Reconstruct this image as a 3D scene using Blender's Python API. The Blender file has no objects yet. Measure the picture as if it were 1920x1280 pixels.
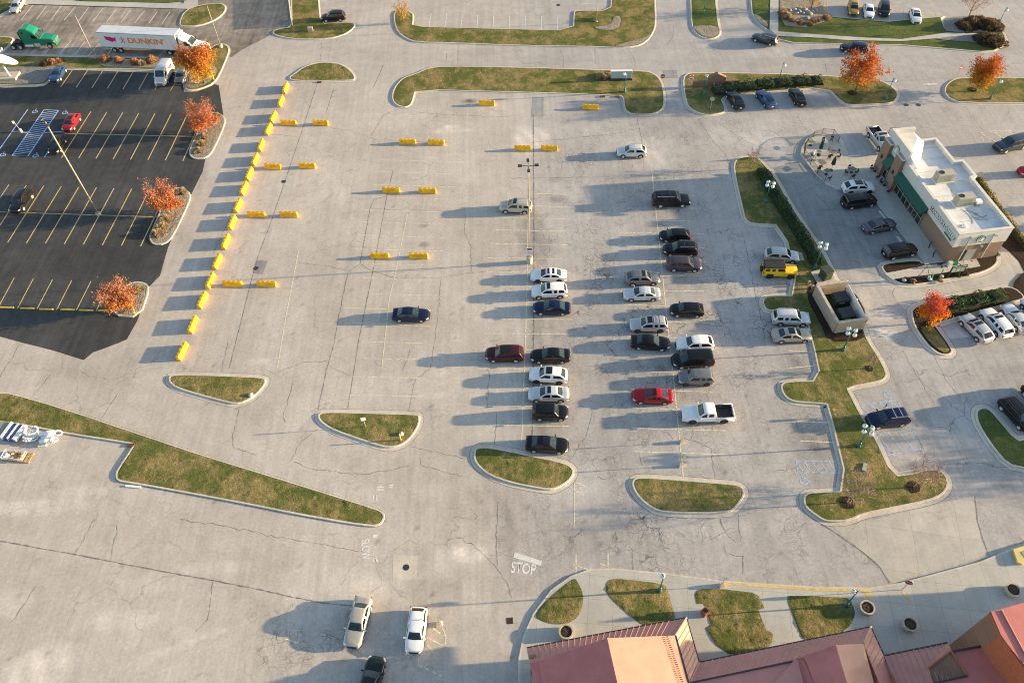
import bpy, bmesh, math, random
import numpy as np
from mathutils import Vector, Matrix, noise as mnoise
from mathutils.geometry import delaunay_2d_cdt
random.seed(7)
rng = np.random.default_rng(7)
scene = bpy.context.scene
COL = scene.collection
R2 = math.radians
# ------------------------------------------------------------------ camera geometry (surveyed from the photograph)
NX, NY, FPX, CAMH = 1010.8, 1828.4, 1443.0, 74.2
_d = np.array([(NX-960)/FPX, (NY-640)/FPX, 1.0]); _d /= np.linalg.norm(_d)
_F = np.array([0, 0, 1.0]) - _d*_d[2]; _F /= np.linalg.norm(_F)
_R = np.cross(_d, _F); _R = _R if _R[0] > 0 else -_R
def ray(x, y):
    r = np.array([(x-960)/FPX, (y-640)/FPX, 1.0])
    return np.array([r@_R, r@_F, -(r@_d)])
def P(x, y, z=0.0):
    """survey point: pixel of the 1920x1280 photo -> world point at height z"""
    k = ray(x, y); t = (z-CAMH)/k[2]
    return Vector((t*k[0], t*k[1], z))
def T(c, r, *pts):
    """points read off a 4x enlargement of tile (c, r) of the photo"""
    return [(480*c + x/4.0, 320*r + y/4.0) for x, y in pts]
cam_data = bpy.data.cameras.new("camera"); cam = bpy.data.objects.new("camera", cam_data); COL.objects.link(cam)
M = Matrix(((_R[0], -_R[1], -_R[2], 0), (_F[0], -_F[1], -_F[2], 0), (-_d[0], _d[1], _d[2], CAMH), (0, 0, 0, 1)))
cam.matrix_world = M
cam_data.sensor_width = 36.0; cam_data.lens = FPX/1920*36.0; cam_data.clip_start = 0.5; cam_data.clip_end = 9000
scene.camera = cam
# ------------------------------------------------------------------ light
SUN_EL, SUN_AZ = 9.2, 1.5
world = bpy.data.worlds.new("World"); scene.world = world; world.use_nodes = True
wn = world.node_tree; bg = wn.nodes['Background']
sky = wn.nodes.new('ShaderNodeTexSky'); sky.sky_type = 'NISHITA'; sky.sun_disc = False
sky.sun_elevation = R2(SUN_EL); sky.sun_rotation = R2(90-SUN_AZ)
wn.links.new(sky.outputs[0], bg.inputs[0]); bg.inputs[1].default_value = SKY_STRENGTH = 0.35
sl = bpy.data.lights.new("sun", 'SUN'); sl.energy = 15.5; sl.angle = R2(0.55); sl.color = (1.0, 0.75, 0.43)
so = bpy.data.objects.new("sun", sl); COL.objects.link(so)
sd = Vector((math.cos(R2(SUN_EL))*math.cos(R2(SUN_AZ)), math.cos(R2(SUN_EL))*math.sin(R2(SUN_AZ)), math.sin(R2(SUN_EL))))
so.rotation_euler = sd.to_track_quat('Z', 'Y').to_euler(); so.location = (60, 0, 60)
scene.view_settings.view_transform = 'Standard'; scene.view_settings.look = 'None'; scene.view_settings.exposure = 0
scene.render.engine = 'CYCLES'; scene.cycles.max_bounces = 6; scene.cycles.diffuse_bounces = 3
scene.cycles.use_denoising = True; scene.cycles.filter_width = 1.05
# ------------------------------------------------------------------ materials
MATS = {}
def nd(nt, t, **kw):
    n = nt.nodes.new(t)
    for k, v in kw.items():
        if hasattr(n, k): setattr(n, k, v)
        else: n.inputs[k].default_value = v
    return n
def mix(nt, fac, a, b, mode='MIX'):
    n = nt.nodes.new('ShaderNodeMix'); n.data_type = 'RGBA'; n.blend_type = mode; n.clamp_result = False
    for s, v in ((n.inputs['Factor'], fac), (n.inputs[6], a), (n.inputs[7], b)):
        if hasattr(v, 'is_output'): nt.links.new(v, s)
        elif isinstance(v, (tuple, list)): s.default_value = (*v[:3], 1)
        else: s.default_value = v
    return n.outputs[2]
def ramp(nt, val, p0, p1, c0=0.0, c1=1.0):
    n = nt.nodes.new('ShaderNodeMapRange'); n.interpolation_type = 'SMOOTHSTEP'
    nt.links.new(val, n.inputs[0]); n.inputs[1].default_value = p0; n.inputs[2].default_value = p1
    n.inputs[3].default_value = c0; n.inputs[4].default_value = c1
    return n.outputs[0]
def mth(nt, op, a, b=0.0):
    n = nt.nodes.new('ShaderNodeMath'); n.operation = op
    for s, v in ((n.inputs[0], a), (n.inputs[1], b)):
        if hasattr(v, 'is_output'): nt.links.new(v, s)
        else: s.default_value = v
    return n.outputs[0]
def tex(nt, vec, scale, detail=4, rough=.55, dist=0.0):
    n = nd(nt, 'ShaderNodeTexNoise'); n.inputs['Scale'].default_value = scale; n.inputs['Detail'].default_value = detail
    n.inputs['Roughness'].default_value = rough; n.inputs['Distortion'].default_value = dist
    nt.links.new(vec, n.inputs['Vector']); return n.outputs['Fac']
def mapping(nt, vec, scale=(1, 1, 1), rot=(0, 0, 0), loc=(0, 0, 0)):
    n = nd(nt, 'ShaderNodeMapping'); n.inputs['Scale'].default_value = scale; n.inputs['Rotation'].default_value = rot; n.inputs['Location'].default_value = loc
    nt.links.new(vec, n.inputs['Vector']); return n.outputs[0]
def newmat(name):
    m = bpy.data.materials.new(name); m.use_nodes = True
    nt = m.node_tree; b = nt.nodes['Principled BSDF']; MATS[name] = m
    g = nd(nt, 'ShaderNodeNewGeometry'); oi = nd(nt, 'ShaderNodeTexCoord')
    return m, nt, b, g.outputs['Position'], oi.outputs['Object']
def mat(name, color, rough=.7, var=.18, scale=3.0, metallic=0.0, coat=0.0, spec=.5, bump=0.0, bscale=30, emit=None, world_space=False, alpha=None):
    if name in MATS: return MATS[name]
    m, nt, b, pos, obj = newmat(name)
    vec = pos if world_space else obj
    n = tex(nt, vec, scale, 5, .6)
    f = ramp(nt, n, .3, .7)
    dark = tuple(c*(1-var) for c in color); lite = tuple(min(1, c*(1+var)) for c in color)
    nt.links.new(mix(nt, f, dark, lite), b.inputs['Base Color'])
    b.inputs['Roughness'].default_value = rough; b.inputs['Metallic'].default_value = metallic
    b.inputs['Coat Weight'].default_value = coat; b.inputs['Coat Roughness'].default_value = .05
    b.inputs['Specular IOR Level'].default_value = spec
    if bump:
        bp = nd(nt, 'ShaderNodeBump'); bp.inputs['Strength'].default_value = bump; bp.inputs['Distance'].default_value = .03
        nt.links.new(tex(nt, vec, bscale, 3), bp.inputs['Height']); nt.links.new(bp.outputs[0], b.inputs['Normal'])
    if emit: b.inputs['Emission Color'].default_value = (*emit[:3], 1); b.inputs['Emission Strength'].default_value = emit[3]
    return m
def attrmat(name, rough=.8, trans=.0, attr='col', spec=.2):
    m, nt, b, pos, obj = newmat(name)
    a = nd(nt, 'ShaderNodeAttribute'); a.attribute_name = attr
    nt.links.new(a.outputs['Color'], b.inputs['Base Color']); b.inputs['Roughness'].default_value = rough
    b.inputs['Specular IOR Level'].default_value = spec
    if trans:
        t = nd(nt, 'ShaderNodeBsdfTranslucent'); nt.links.new(a.outputs['Color'], t.inputs['Color'])
        mx = nd(nt, 'ShaderNodeMixShader'); mx.inputs[0].default_value = trans
        out = nt.nodes['Material Output']
        nt.links.new(b.outputs[0], mx.inputs[1]); nt.links.new(t.outputs[0], mx.inputs[2]); nt.links.new(mx.outputs[0], out.inputs[0])
    return m
# ------------------------------------------------------------------ mesh helpers
def tag(o, label=None, cat=None, group=None, kind=None):
    if label: o['label'] = label
    if cat: o['category'] = cat
    if group: o['group'] = group
    if kind: o['kind'] = kind
    return o
class MB:
    def __init__(s): s.v = []; s.f = []
    def add(s, vs, fs):
        o = len(s.v); s.v += [tuple(v) for v in vs]; s.f += [tuple(i+o for i in f) for f in fs]; return s
    def box(s, c, d, rz=0.0, taper=1.0):
        x, y, z = d[0]/2, d[1]/2, d[2]/2; vs = []
        ca, sa = math.cos(rz), math.sin(rz)
        for sz in (-1, 1):
            t = taper if sz > 0 else 1.0
            for sx, sy in ((-1, -1), (1, -1), (1, 1), (-1, 1)):
                px, py = sx*x*t, sy*y*t
                vs.append((c[0]+px*ca-py*sa, c[1]+px*sa+py*ca, c[2]+sz*z))
        return s.add(vs, [(0, 3, 2, 1), (4, 5, 6, 7), (0, 1, 5, 4), (1, 2, 6, 5), (2, 3, 7, 6), (3, 0, 4, 7)])
    def cyl(s, p0, p1, r0, r1=None, n=10, caps=True):
        r1 = r0 if r1 is None else r1
        p0, p1 = Vector(p0), Vector(p1); ax = (p1-p0)
        if ax.length < 1e-6: return s
        ax.normalize(); a = ax.orthogonal().normalized(); b = ax.cross(a); vs = []
        for p, r in ((p0, r0), (p1, r1)):
            for i in range(n):
                t = 2*math.pi*i/n; vs.append(p + a*(r*math.cos(t)) + b*(r*math.sin(t)))
        fs = [(i, (i+1) % n, n+(i+1) % n, n+i) for i in range(n)]
        if caps: fs += [tuple(reversed(range(n))), tuple(range(n, 2*n))]
        return s.add(vs, fs)
    def tube(s, pts, r, n=6):
        for a, b in zip(pts[:-1], pts[1:]): s.cyl(a, b, r, r, n)
        return s
    def lathe(s, prof, c=(0, 0, 0), n=16):
        vs = []; 
        for r, z in prof:
            for i in range(n):
                t = 2*math.pi*i/n; vs.append((c[0]+r*math.cos(t), c[1]+r*math.sin(t), c[2]+z))
        fs = [(k*n+i, k*n+(i+1) % n, (k+1)*n+(i+1) % n, (k+1)*n+i) for k in range(len(prof)-1) for i in range(n)]
        fs += [tuple(reversed(range(n))), tuple(range((len(prof)-1)*n, len(prof)*n))]
        return s.add(vs, fs)
    def sphere(s, c, r, n=12, m=8, sc=(1, 1, 1)):
        prof = [(max(.001, r*math.sin(math.pi*k/m)), -r*math.cos(math.pi*k/m)) for k in range(m+1)]
        o = len(s.v); s.lathe(prof, (0, 0, 0), n)
        s.v[o:] = [(c[0]+x*sc[0], c[1]+y*sc[1], c[2]+z*sc[2]) for x, y, z in s.v[o:]]; return s
    def quad(s, *p): return s.add(p, [tuple(range(len(p)))])
    def prism(s, poly, z0, z1):
        n = len(poly)
        ar = sum(poly[i][0]*poly[(i+1) % n][1]-poly[(i+1) % n][0]*poly[i][1] for i in range(n))
        if ar < 0: poly = poly[::-1]
        vs = [(p[0], p[1], z0) for p in poly] + [(p[0], p[1], z1) for p in poly]
        fs = [(i, (i+1) % n, n+(i+1) % n, n+i) for i in range(n)] + [tuple(reversed(range(n))), tuple(range(n, 2*n))]
        return s.add(vs, fs)
    def xform(s, m, start=0):
        s.v[start:] = [tuple(m @ Vector(v)) for v in s.v[start:]]; return s
    def mesh(s, name):
        me = bpy.data.meshes.new(name); me.from_pydata(s.v, [], s.f); me.update(); return me
    def build(s, name, m, parent=None, smooth=False, **tags):
        return link(name, s.mesh(name), m, parent, smooth, **tags)
def link(name, me, m=None, parent=None, smooth=False, **tags):
    if m and not me.materials: me.materials.append(m)
    if smooth: me.polygons.foreach_set('use_smooth', [True]*len(me.polygons))
    o = bpy.data.objects.new(name, me); COL.objects.link(o)
    if parent: o.parent = parent
    return tag(o, **tags)
def empty(name, loc=(0, 0, 0), rz=0.0, parent=None, **tags):
    o = bpy.data.objects.new(name, None); o.empty_display_size = .3; COL.objects.link(o)
    o.location = loc; o.rotation_euler = (0, 0, rz)
    if parent: o.parent = parent
    return tag(o, **tags)
def kids(o): return [c for c in ALLKIDS.get(o.name, [])] if False else list(o.children)
def copy_tree(o, parent=None):
    c = o.copy(); COL.objects.link(c); c.parent = parent
    for ch in o.children: copy_tree(ch, c)
    return c
def strip(mb, pts, w, z=0.01, closed=False, jitter=0.0):
    """flat ribbon along world points"""
    pts = [Vector((p[0], p[1], 0)) for p in pts]; n = len(pts); L = []; Rr = []
    for i in range(n):
        a = pts[i-1] if (i > 0 or closed) else pts[i]; b = pts[(i+1) % n] if (i < n-1 or closed) else pts[i]
        d = (b-a); d = d.normalized() if d.length > 1e-6 else Vector((1, 0, 0)); nn = Vector((-d.y, d.x, 0))
        ww = w*(1+random.uniform(-jitter, jitter))
        L.append(pts[i]+nn*ww/2); Rr.append(pts[i]-nn*ww/2)
    vs = [(p.x, p.y, z) for p in L]+[(p.x, p.y, z) for p in Rr]
    fs = [(n+i, n+(i+1) % n, (i+1) % n, i) for i in range(n if closed else n-1)]
    return mb.add(vs, fs)
def text_mesh(body, size, extrude=.0, offset=.0, align='CENTER', spacing=1.0):
    cu = bpy.data.curves.new('lettering', 'FONT'); cu.body = body; cu.size = size; cu.extrude = extrude; cu.offset = offset
    cu.align_x = align; cu.align_y = 'CENTER'; cu.space_character = spacing; cu.resolution_u = 3
    ob = bpy.data.objects.new('lettering', cu); COL.objects.link(ob)
    me = bpy.data.meshes.new_from_object(ob.evaluated_get(bpy.context.evaluated_depsgraph_get()))
    bpy.data.objects.remove(ob); bpy.data.curves.remove(cu); return me
def frame(origin, ex, ey):
    ex = Vector(ex).normalized(); ez = ex.cross(Vector(ey)).normalized(); ey = ez.cross(ex)
    return Matrix(((ex.x, ey.x, ez.x, origin[0]), (ex.y, ey.y, ez.y, origin[1]), (ex.z, ey.z, ez.z, origin[2]), (0, 0, 0, 1)))
def chaikin(p, it=1, q=.25):
    for _ in range(it):
        o = []
        for i in range(len(p)):
            a, b = Vector(p[i]), Vector(p[(i+1) % len(p)])
            o += [a.lerp(b, q), a.lerp(b, 1-q)]
        p = o
    return p
def area2(p): return sum(p[i][0]*p[(i+1) % len(p)][1]-p[(i+1) % len(p)][0]*p[i][1] for i in range(len(p)))
def offset(p, d):
    """outward offset of a CCW polygon"""
    n = len(p); out = []
    for i in range(n):
        a, b, c = Vector(p[i-1][:2]), Vector(p[i][:2]), Vector(p[(i+1) % n][:2])
        d1 = (b-a); d2 = (c-b)
        if d1.length < 1e-5: d1 = d2
        if d2.length < 1e-5: d2 = d1
        d1.normalize(); d2.normalize()
        n1 = Vector((d1.y, -d1.x)); n2 = Vector((d2.y, -d2.x)); m = n1+n2
        m = m.normalized() if m.length > 1e-4 else n1
        k = max(.45, m.dot(n1)); out.append((b.x+m.x*d/k, b.y+m.y*d/k))
    return out
def pip(poly, X, Y):
    px = np.array([p[0] for p in poly]); py = np.array([p[1] for p in poly]); ins = np.zeros(X.shape, bool); j = len(poly)-1
    for i in range(len(poly)):
        c = ((py[i] > Y) != (py[j] > Y)) & (X < (px[j]-px[i])*(Y-py[i])/(py[j]-py[i]+1e-12)+px[i]); ins ^= c; j = i
    return ins
def surface(poly, sp, z0, amp, seed=0):
    """triangulated bumpy sheet filling a world polygon"""
    r = np.random.default_rng(seed+11)
    xs = [p[0] for p in poly]; ys = [p[1] for p in poly]
    gx, gy = np.meshgrid(np.arange(min(xs)+sp/2, max(xs), sp), np.arange(min(ys)+sp/2, max(ys), sp))
    gx = gx+r.uniform(-.35, .35, gx.shape)*sp; gy = gy+r.uniform(-.35, .35, gy.shape)*sp
    inner = offset(poly, -sp*.55)
    k = pip(inner, gx, gy) & pip(poly, gx, gy)
    co = [Vector((p[0], p[1])) for p in poly]+[Vector((a, b)) for a, b in zip(gx[k], gy[k])]
    res = delaunay_2d_cdt(co, [], [list(range(len(poly)))], 1, 1e-4)
    nb = len(poly); vs = []
    for i, v in enumerate(res[0]):
        b = i < nb
        vs.append((v.x, v.y, z0 + (0 if b else float(r.uniform(0, amp)) + .25*amp*mnoise.noise((v.x*.6, v.y*.6, seed)))))
    return vs, [tuple(f) for f in res[2]]
# ------------------------------------------------------------------ ground sheet with painted-in wear (albedo only)
def axis(lo, hi, s, far):
    a = list(np.arange(lo, hi+s/2, s)); ext = [8, 20, 45, 100, 250, 700, 2000, far]
    return np.array([lo-e for e in reversed(ext)]+a+[hi+e for e in ext])
gxs = axis(-112, 118, .45, 4000); gys = axis(14, 170, .45, 4000)
GX, GY = np.meshgrid(gxs, gys)
tone = np.ones(GX.shape); warm = np.zeros(GX.shape); crk = np.zeros(GX.shape)
def seg_d(ax, ay, bx, by):
    dx, dy = bx-ax, by-ay; L = dx*dx+dy*dy+1e-9
    t = np.clip(((GX-ax)*dx+(GY-ay)*dy)/L, 0, 1); return np.hypot(GX-ax-t*dx, GY-ay-t*dy)
_wob = np.zeros(GX.shape)
for s, a in ((.35, 1.0), (.9, .6), (2.1, .35)):
    for k in range(3):
        th = rng.uniform(0, 6.28); _wob += a*np.sin(s*(GX*math.cos(th)+GY*math.sin(th))+rng.uniform(0, 6.28)+1.7*np.sin(.5*s*(GX*math.sin(th)-GY*math.cos(th))))
_wob /= 3.2
def blob(px, py, rx, ry, k, arr=None, rot=0.0, soft=.5):
    arr = tone if arr is None else arr
    c = P(px, py); x, y = GX-c.x, GY-c.y; ca, sa = math.cos(rot), math.sin(rot)
    d = np.hypot((x*ca+y*sa)/rx, (-x*sa+y*ca)/ry) + .22*_wob
    arr += (1.9 if k > 0 else 1.3)*k*np.clip((1-d)/soft, 0, 1)*(.75+.25*np.sin(GX*2.7+GY*1.3))
def streak(pts, w, k, arr=None):
    arr = tone if arr is None else arr
    w_ = [P(*p) for p in pts]; d = None
    for a, b in zip(w_[:-1], w_[1:]):
        e = seg_d(a.x, a.y, b.x, b.y); d = e if d is None else np.minimum(d, e)
    arr += k*np.clip(1-(d+.25*w*_wob)/w, 0, 1)
# warm, beige left half; greyer, badly crazed right half
XS = 3.2+(GY-80)*.05
warm += np.clip((XS-GX)/12+.5, 0, 1)*.55
warm += .18; warm -= .25*np.clip((GY-112)/14, 0, 1)*np.clip(warm, 0, 1)
crk += np.clip((GX-XS)/3, 0, 1)*np.clip((118-GY)/12, 0, 1)*.75
crk *= np.clip((62-GX)/20, .35, 1)
blob(600, 1190, 9, 5, .9, crk); blob(1120, 1000, 14, 5, .5, crk); blob(1240, 560, 22, 22, .35, crk)
for a in ((1002, 440, 2.2, 8, -.2), (1004, 690, 1.6, 6, -.17), (1004, 600, 1.2, 7, -.14), (1020, 815, 2.5, 3.2, -.2), (1008, 745, 1.3, 6, -.25), (1045, 373, 1.8, 1.1, -.3),
          (1040, 338, 1.5, .8, -.18), (1215, 705, 5.5, 2.4, -.16), (1215, 680, 5.5, 1.6, -.16), (1230, 795, 6, 2.2, -.12), (1290, 742, 2.6, 1.3, -.18),
          (1500, 690, 2.8, 3.8, -.24), (1520, 820, 3.4, 2.2, -.2), (1530, 850, 3.0, 1.5, -.15), (1545, 895, 2, 2, -.12), (1455, 445, 1.4, 2.2, -.2), (1460, 540, 2.5, 1.2, -.15),
          (880, 190, 1.6, .6, -.55), (793, 423, .9, .5, -.3), (795, 459, .9, .6, -.35), (790, 395, 1, .9, -.12), (660, 398, 1, .3, -.1), (1390, 240, 3, 2, -.1), (1640, 497, 1.3, .6, -.3), (1594, 497, .7, .5, -.2),
          (860, 1075, 1.1, 2.0, -.07), (873, 1060, 1.4, 1.8, -.05), (1145, 600, 4, 2, -.1), (1240, 600, 3, 1.8, -.1), (735, 630, 3, 1.5, -.06), (1340, 880, 1.6, 1.2, -.15),
          (930, 95, 8, 1.6, -.1), (1010, 200, 1.1, 4, -.24), (952, 990, 1.2, 6, -.14), (970, 930, 3, 4, -.05), (330, 450, 2.5, 30, -.05), (895, 945, 7, 3, -.06),
          (1285, 240, 8, 4, -.08), (1300, 300, 5, 5, -.05), (1540, 195, 5, 2, -.16), (1500, 205, 4, 1, -.1), (1140, 1010, 14, 3, -.09)):
    blob(*a)
for a in ((1210, 300, 6, 3.5, .14), (1215, 275, 5, 3, .12), (1000, 262, 4, 4, .16), (985, 260, 3, 5, .1), (850, 245, 5, .9, .16), (845, 238, 2.5, .6, .2), (1830, 655, 6, 4, .3), (1885, 690, 6, 3.5, .2), (1760, 850, 4, 1.4, .1),
          (880, 1035, 3.2, 1.3, .22), (860, 1050, 3.5, 2, .12), (600, 1095, 8, 2.2, .09), (680, 1110, 4, 1.5, .1), (70, 950, 7, 1.2, .13), (100, 1230, 3.5, 1.4, .14), (60, 1265, 4, 2, .14), (225, 1160, 5, 1.6, .1), (10, 1130, 4, 2, .12),
          (400, 1065, 5, 1.0, .09), (160, 920, 4, .8, .1), (1840, 730, 6, 4, .14), (1660, 590, 2, 1, .24), (1655, 625, 2.2, 1.2, .26), (815, 740, 2.5, .7, .12), (485, 676, 1.6, .6, .2), (1440, 270, 5, 4, .09), (1060, 245, 6, 2, .09),
          (1320, 85, 3, 1, .12), (1440, 100, 6, 2, .1), (1370, 255, 4, 3, .08), (1080, 355, 6, 3, .09), (820, 700, 2, 1, .1), (1445, 325, 5, 3, .08), (1400, 510, 5, 4, .07), (1480, 250, 12, 4, .05), (1260, 1000, 10, 2, .08), (1500, 1000, 3, 4, .1),
          (750, 230, 12, 5, .05), (640, 330, 6, 14, .04), (560, 230, 5, 9, .03), (540, 610, 4, 8, .04), (1075, 905, 7, 2.4, .06), (950, 650, 4, 9, .05), (700, 720, 6, 2, .05), (1180, 250, 9, 4, .06)):
    blob(*a)
# wheel tracks and lane wear
for pts, w, k in ((((600, 200), (560, 420), (520, 640)), 3.0, .03), (((650, 200), (615, 420), (575, 660)), 1.4, -.045), (((690, 190), (655, 420), (610, 700)), 1.2, -.035), (((560, 220), (470, 560), (430, 700)), 1.0, -.04),
                  (((420, 200), (340, 470), (240, 690)), 2.2, -.05), (((395, 330), (320, 540)), 1.4, .05), (((910, 300), (890, 560), (870, 840)), 1.6, -.035), (((880, 240), (850, 640)), 2.0, .03),
                  (((1110, 300), (1130, 600), (1150, 880)), 1.8, -.04), (((1150, 300), (1180, 640)), 1.2, .04), (((1380, 460), (1430, 700), (1490, 940)), 2.0, .05), (((1350, 480), (1400, 760), (1440, 930)), 1.6, -.03),
                  (((600, 95), (1000, 110), (1400, 120), (1900, 128)), 1.2, -.05), (((700, 110), (1100, 122), (1880, 150)), 1.0, -.04), (((460, 130), (600, 100), (740, 92)), 1.6, .05), (((300, 655), (200, 700), (40, 670)), 2.2, -.05),
                  (((500, 780), (350, 740), (100, 700)), 1.6, -.04), (((560, 700), (480, 790), (700, 880), (1000, 960)), 1.8, -.045), (((640, 860), (820, 960), (1200, 1010), (1500, 1010)), 2.0, -.05), (((420, 690), (520, 800)), 1.0, -.04),
                  (((1700, 780), (1640, 650), (1560, 440)), 1.2, -.05), (((1760, 760), (1680, 600)), 1.0, .05), (((820, 1250), (800, 1120), (830, 1000), (960, 960)), 2.0, -.05), (((900, 1240), (880, 1100)), 1.6, .05),
                  (((0, 1010), (300, 1100), (600, 1150)), 2.0, .035), (((420, 1180), (250, 1240), (170, 1290)), .5, .09), (((470, 1165), (330, 1210), (200, 1290)), .4, .08)):
    streak(pts, w, k)
# worn turning arcs round the parked blue saloon and the island tips
for cx, cy, r, a0, a1 in ((790, 640, 3.8, .2, 2.4), (800, 650, 4.6, .3, 2.2), (840, 900, 5, 2.2, 4.2), (1600, 1040, 9, 1.2, 2.6), (600, 400, 6, 1, 2.6)):
    c = P(cx, cy); rr = np.hypot(GX-c.x, GY-c.y); an = np.mod(np.arctan2(GY-c.y, GX-c.x), 6.283)
    for dr in (-.5, .5): tone -= .05*np.clip(1-np.abs(rr-r-dr)/.35, 0, 1)*((an > a0) & (an < a1))
rr_ = np.random.default_rng(3)
tone += rr_.normal(0, .012, tone.shape)
_oil = [(x+rr_.uniform(-14, 14), y+rr_.uniform(-4, 4)) for x, y0, y1, n in ((1035, 400, 860, 17), (1205, 430, 860, 15), (1300, 380, 880, 17), (960, 400, 800, 12), (770, 330, 740, 14), (500, 340, 640, 10), (575, 240, 520, 9)) for y in np.linspace(y0, y1, n)]
for _p in _oil: blob(_p[0], _p[1], rr_.uniform(.3, .8), rr_.uniform(.2, .5), -rr_.uniform(.08, .24))
for k in range(150):                                      # small dark spots and leaf litter marks
    c = P(rr_.uniform(0, 1500), rr_.uniform(170, 1270)); i = np.searchsorted(gys, c.y); j = np.searchsorted(gxs, c.x)
    tone[i, j] -= rr_.uniform(.1, .35)
ny, nx = GX.shape
idx = np.arange(nx*ny).reshape(ny, nx)
F4 = np.stack([idx[:-1, :-1], idx[:-1, 1:], idx[1:, 1:], idx[1:, :-1]], -1).reshape(-1, 4)
gme = bpy.data.meshes.new("ground")
gme.vertices.add(nx*ny); gme.vertices.foreach_set('co', np.stack([GX, GY, np.zeros_like(GX)], -1).astype('f').ravel())
gme.loops.add(F4.size); gme.loops.foreach_set('vertex_index', F4.ravel().astype('i'))
gme.polygons.add(len(F4)); gme.polygons.foreach_set('loop_start', (np.arange(len(F4))*4).astype('i')); gme.polygons.foreach_set('loop_total', np.full(len(F4), 4, 'i'))
gme.update(calc_edges=True)
ca = gme.color_attributes.new('wear', 'FLOAT_COLOR', 'POINT')
ca.data.foreach_set('color', np.stack([tone, warm, crk, np.ones_like(tone)], -1).astype('f').ravel())

def pavement(name, base, warmcol=None, attr=False, crackk=.3, streakk=.1, rough=.9, fine=.12, big=.12, slab=None, crackscale=.16):
    m, nt, b, pos, obj = newmat(name)
    big_n = ramp(nt, tex(nt, pos, .07, 5, .6), .3, .7, 1-big, 1+big*.8)
    med = ramp(nt, tex(nt, pos, .55, 5, .65, .4), .28, .72, 1-big*.7, 1+big*.6)
    fin = ramp(nt, tex(nt, pos, 3.2, 5, .8), .25, .75, 1-fine*1.25, 1+fine*1.25)
    st = ramp(nt, tex(nt, mapping(nt, pos, (1.5, .05, 1), (0, 0, R2(-3))), 1.0, 4, .6), .3, .7, 1-streakk, 1+streakk)
    v = mth(nt, 'MULTIPLY', mth(nt, 'MULTIPLY', big_n, med), mth(nt, 'MULTIPLY', fin, st))
    col = base
    if attr:
        a = nd(nt, 'ShaderNodeAttribute'); a.attribute_name = 'wear'
        sp = nd(nt, 'ShaderNodeSeparateColor'); nt.links.new(a.outputs['Color'], sp.inputs[0])
        v = mth(nt, 'MULTIPLY', v, sp.outputs[0]); col = mix(nt, sp.outputs[1], base, warmcol)
    # crack nets: wide cells everywhere, crazing where the wear says so
    w = nd(nt, 'ShaderNodeVectorMath'); w.operation = 'ADD'
    nn = nd(nt, 'ShaderNodeTexNoise'); nn.inputs['Scale'].default_value = .5; nn.inputs['Detail'].default_value = 5; nt.links.new(pos, nn.inputs['Vector'])
    sc = nd(nt, 'ShaderNodeVectorMath'); sc.operation = 'SCALE'; sc.inputs[3].default_value = 2.2; nt.links.new(nn.outputs['Color'], sc.inputs[0])
    nt.links.new(pos, w.inputs[0]); nt.links.new(sc.outputs[0], w.inputs[1])
    def cells(scale, width):
        vo = nd(nt, 'ShaderNodeTexVoronoi'); vo.feature = 'DISTANCE_TO_EDGE'; vo.inputs['Scale'].default_value = scale; nt.links.new(w.outputs[0], vo.inputs['Vector'])
        return ramp(nt, vo.outputs['Distance'], 0, width*scale, 1, 0)
    m1 = ramp(nt, tex(nt, pos, .11, 2), .42, .6)
    c1 = mth(nt, 'MULTIPLY', cells(crackscale, .07), m1)
    c = mth(nt, 'MULTIPLY', c1, crackk)
    if attr:
        m2 = mth(nt, 'MULTIPLY', ramp(nt, tex(nt, pos, .2, 4, .65), .40, .66), sp.outputs[2])
        c2 = mth(nt, 'MULTIPLY', mth(nt, 'MAXIMUM', cells(.75, .055), mth(nt, 'MULTIPLY', cells(1.9, .04), .7)), m2)
        c = mth(nt, 'MAXIMUM', c, mth(nt, 'MULTIPLY', c2, .6))
    v = mth(nt, 'MULTIPLY', v, mth(nt, 'SUBTRACT', 1.0, c))
    if slab:
        br = nd(nt, 'ShaderNodeTexBrick'); br.offset = 0; nt.links.new(mapping(nt, pos, (1, 1, 1), (0, 0, R2(slab[1]))), br.inputs['Vector'])
        br.inputs['Scale'].default_value = 1; br.inputs['Brick Width'].default_value = slab[0]; br.inputs['Row Height'].default_value = slab[0]; br.inputs['Mortar Size'].default_value = .016
        br.inputs['Color1'].default_value = (1, 1, 1, 1); br.inputs['Color2'].default_value = (.93, .93, .93, 1); br.inputs['Mortar'].default_value = (.62, .6, .57, 1)
        colv = mix(nt, 1.0, col if not isinstance(col, tuple) else col, br.outputs['Color'], 'MULTIPLY'); col = colv
    vm = nd(nt, 'ShaderNodeVectorMath'); vm.operation = 'SCALE'
    if isinstance(col, tuple): vm.inputs[0].default_value = col[:3]
    else: nt.links.new(col, vm.inputs[0])
    nt.links.new(v, vm.inputs[3]); nt.links.new(vm.outputs[0], b.inputs['Base Color'])
    b.inputs['Roughness'].default_value = rough; b.inputs['Specular IOR Level'].default_value = .25
    bp = nd(nt, 'ShaderNodeBump'); bp.inputs['Strength'].default_value = .25; bp.inputs['Distance'].default_value = .02
    nt.links.new(fin, bp.inputs['Height']); nt.links.new(bp.outputs[0], b.inputs['Normal'])
    return m
M_PAVE = pavement('worn_pavement', (.372, .358, .355), (.498, .443, .39), True, .26, .06, big=.11)
M_BLACK = pavement('sealed_asphalt', (.057, .058, .060), None, False, .12, .14, .8, .16, .26)
M_BROWN = pavement('old_brown_asphalt', (.27, .235, .205), None, False, .3, .16, .9, .15, .34)
M_GREYASPH = pavement('grey_asphalt', (.27, .27, .275), None, False, .45, .10, .9, .12, .16)
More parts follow.
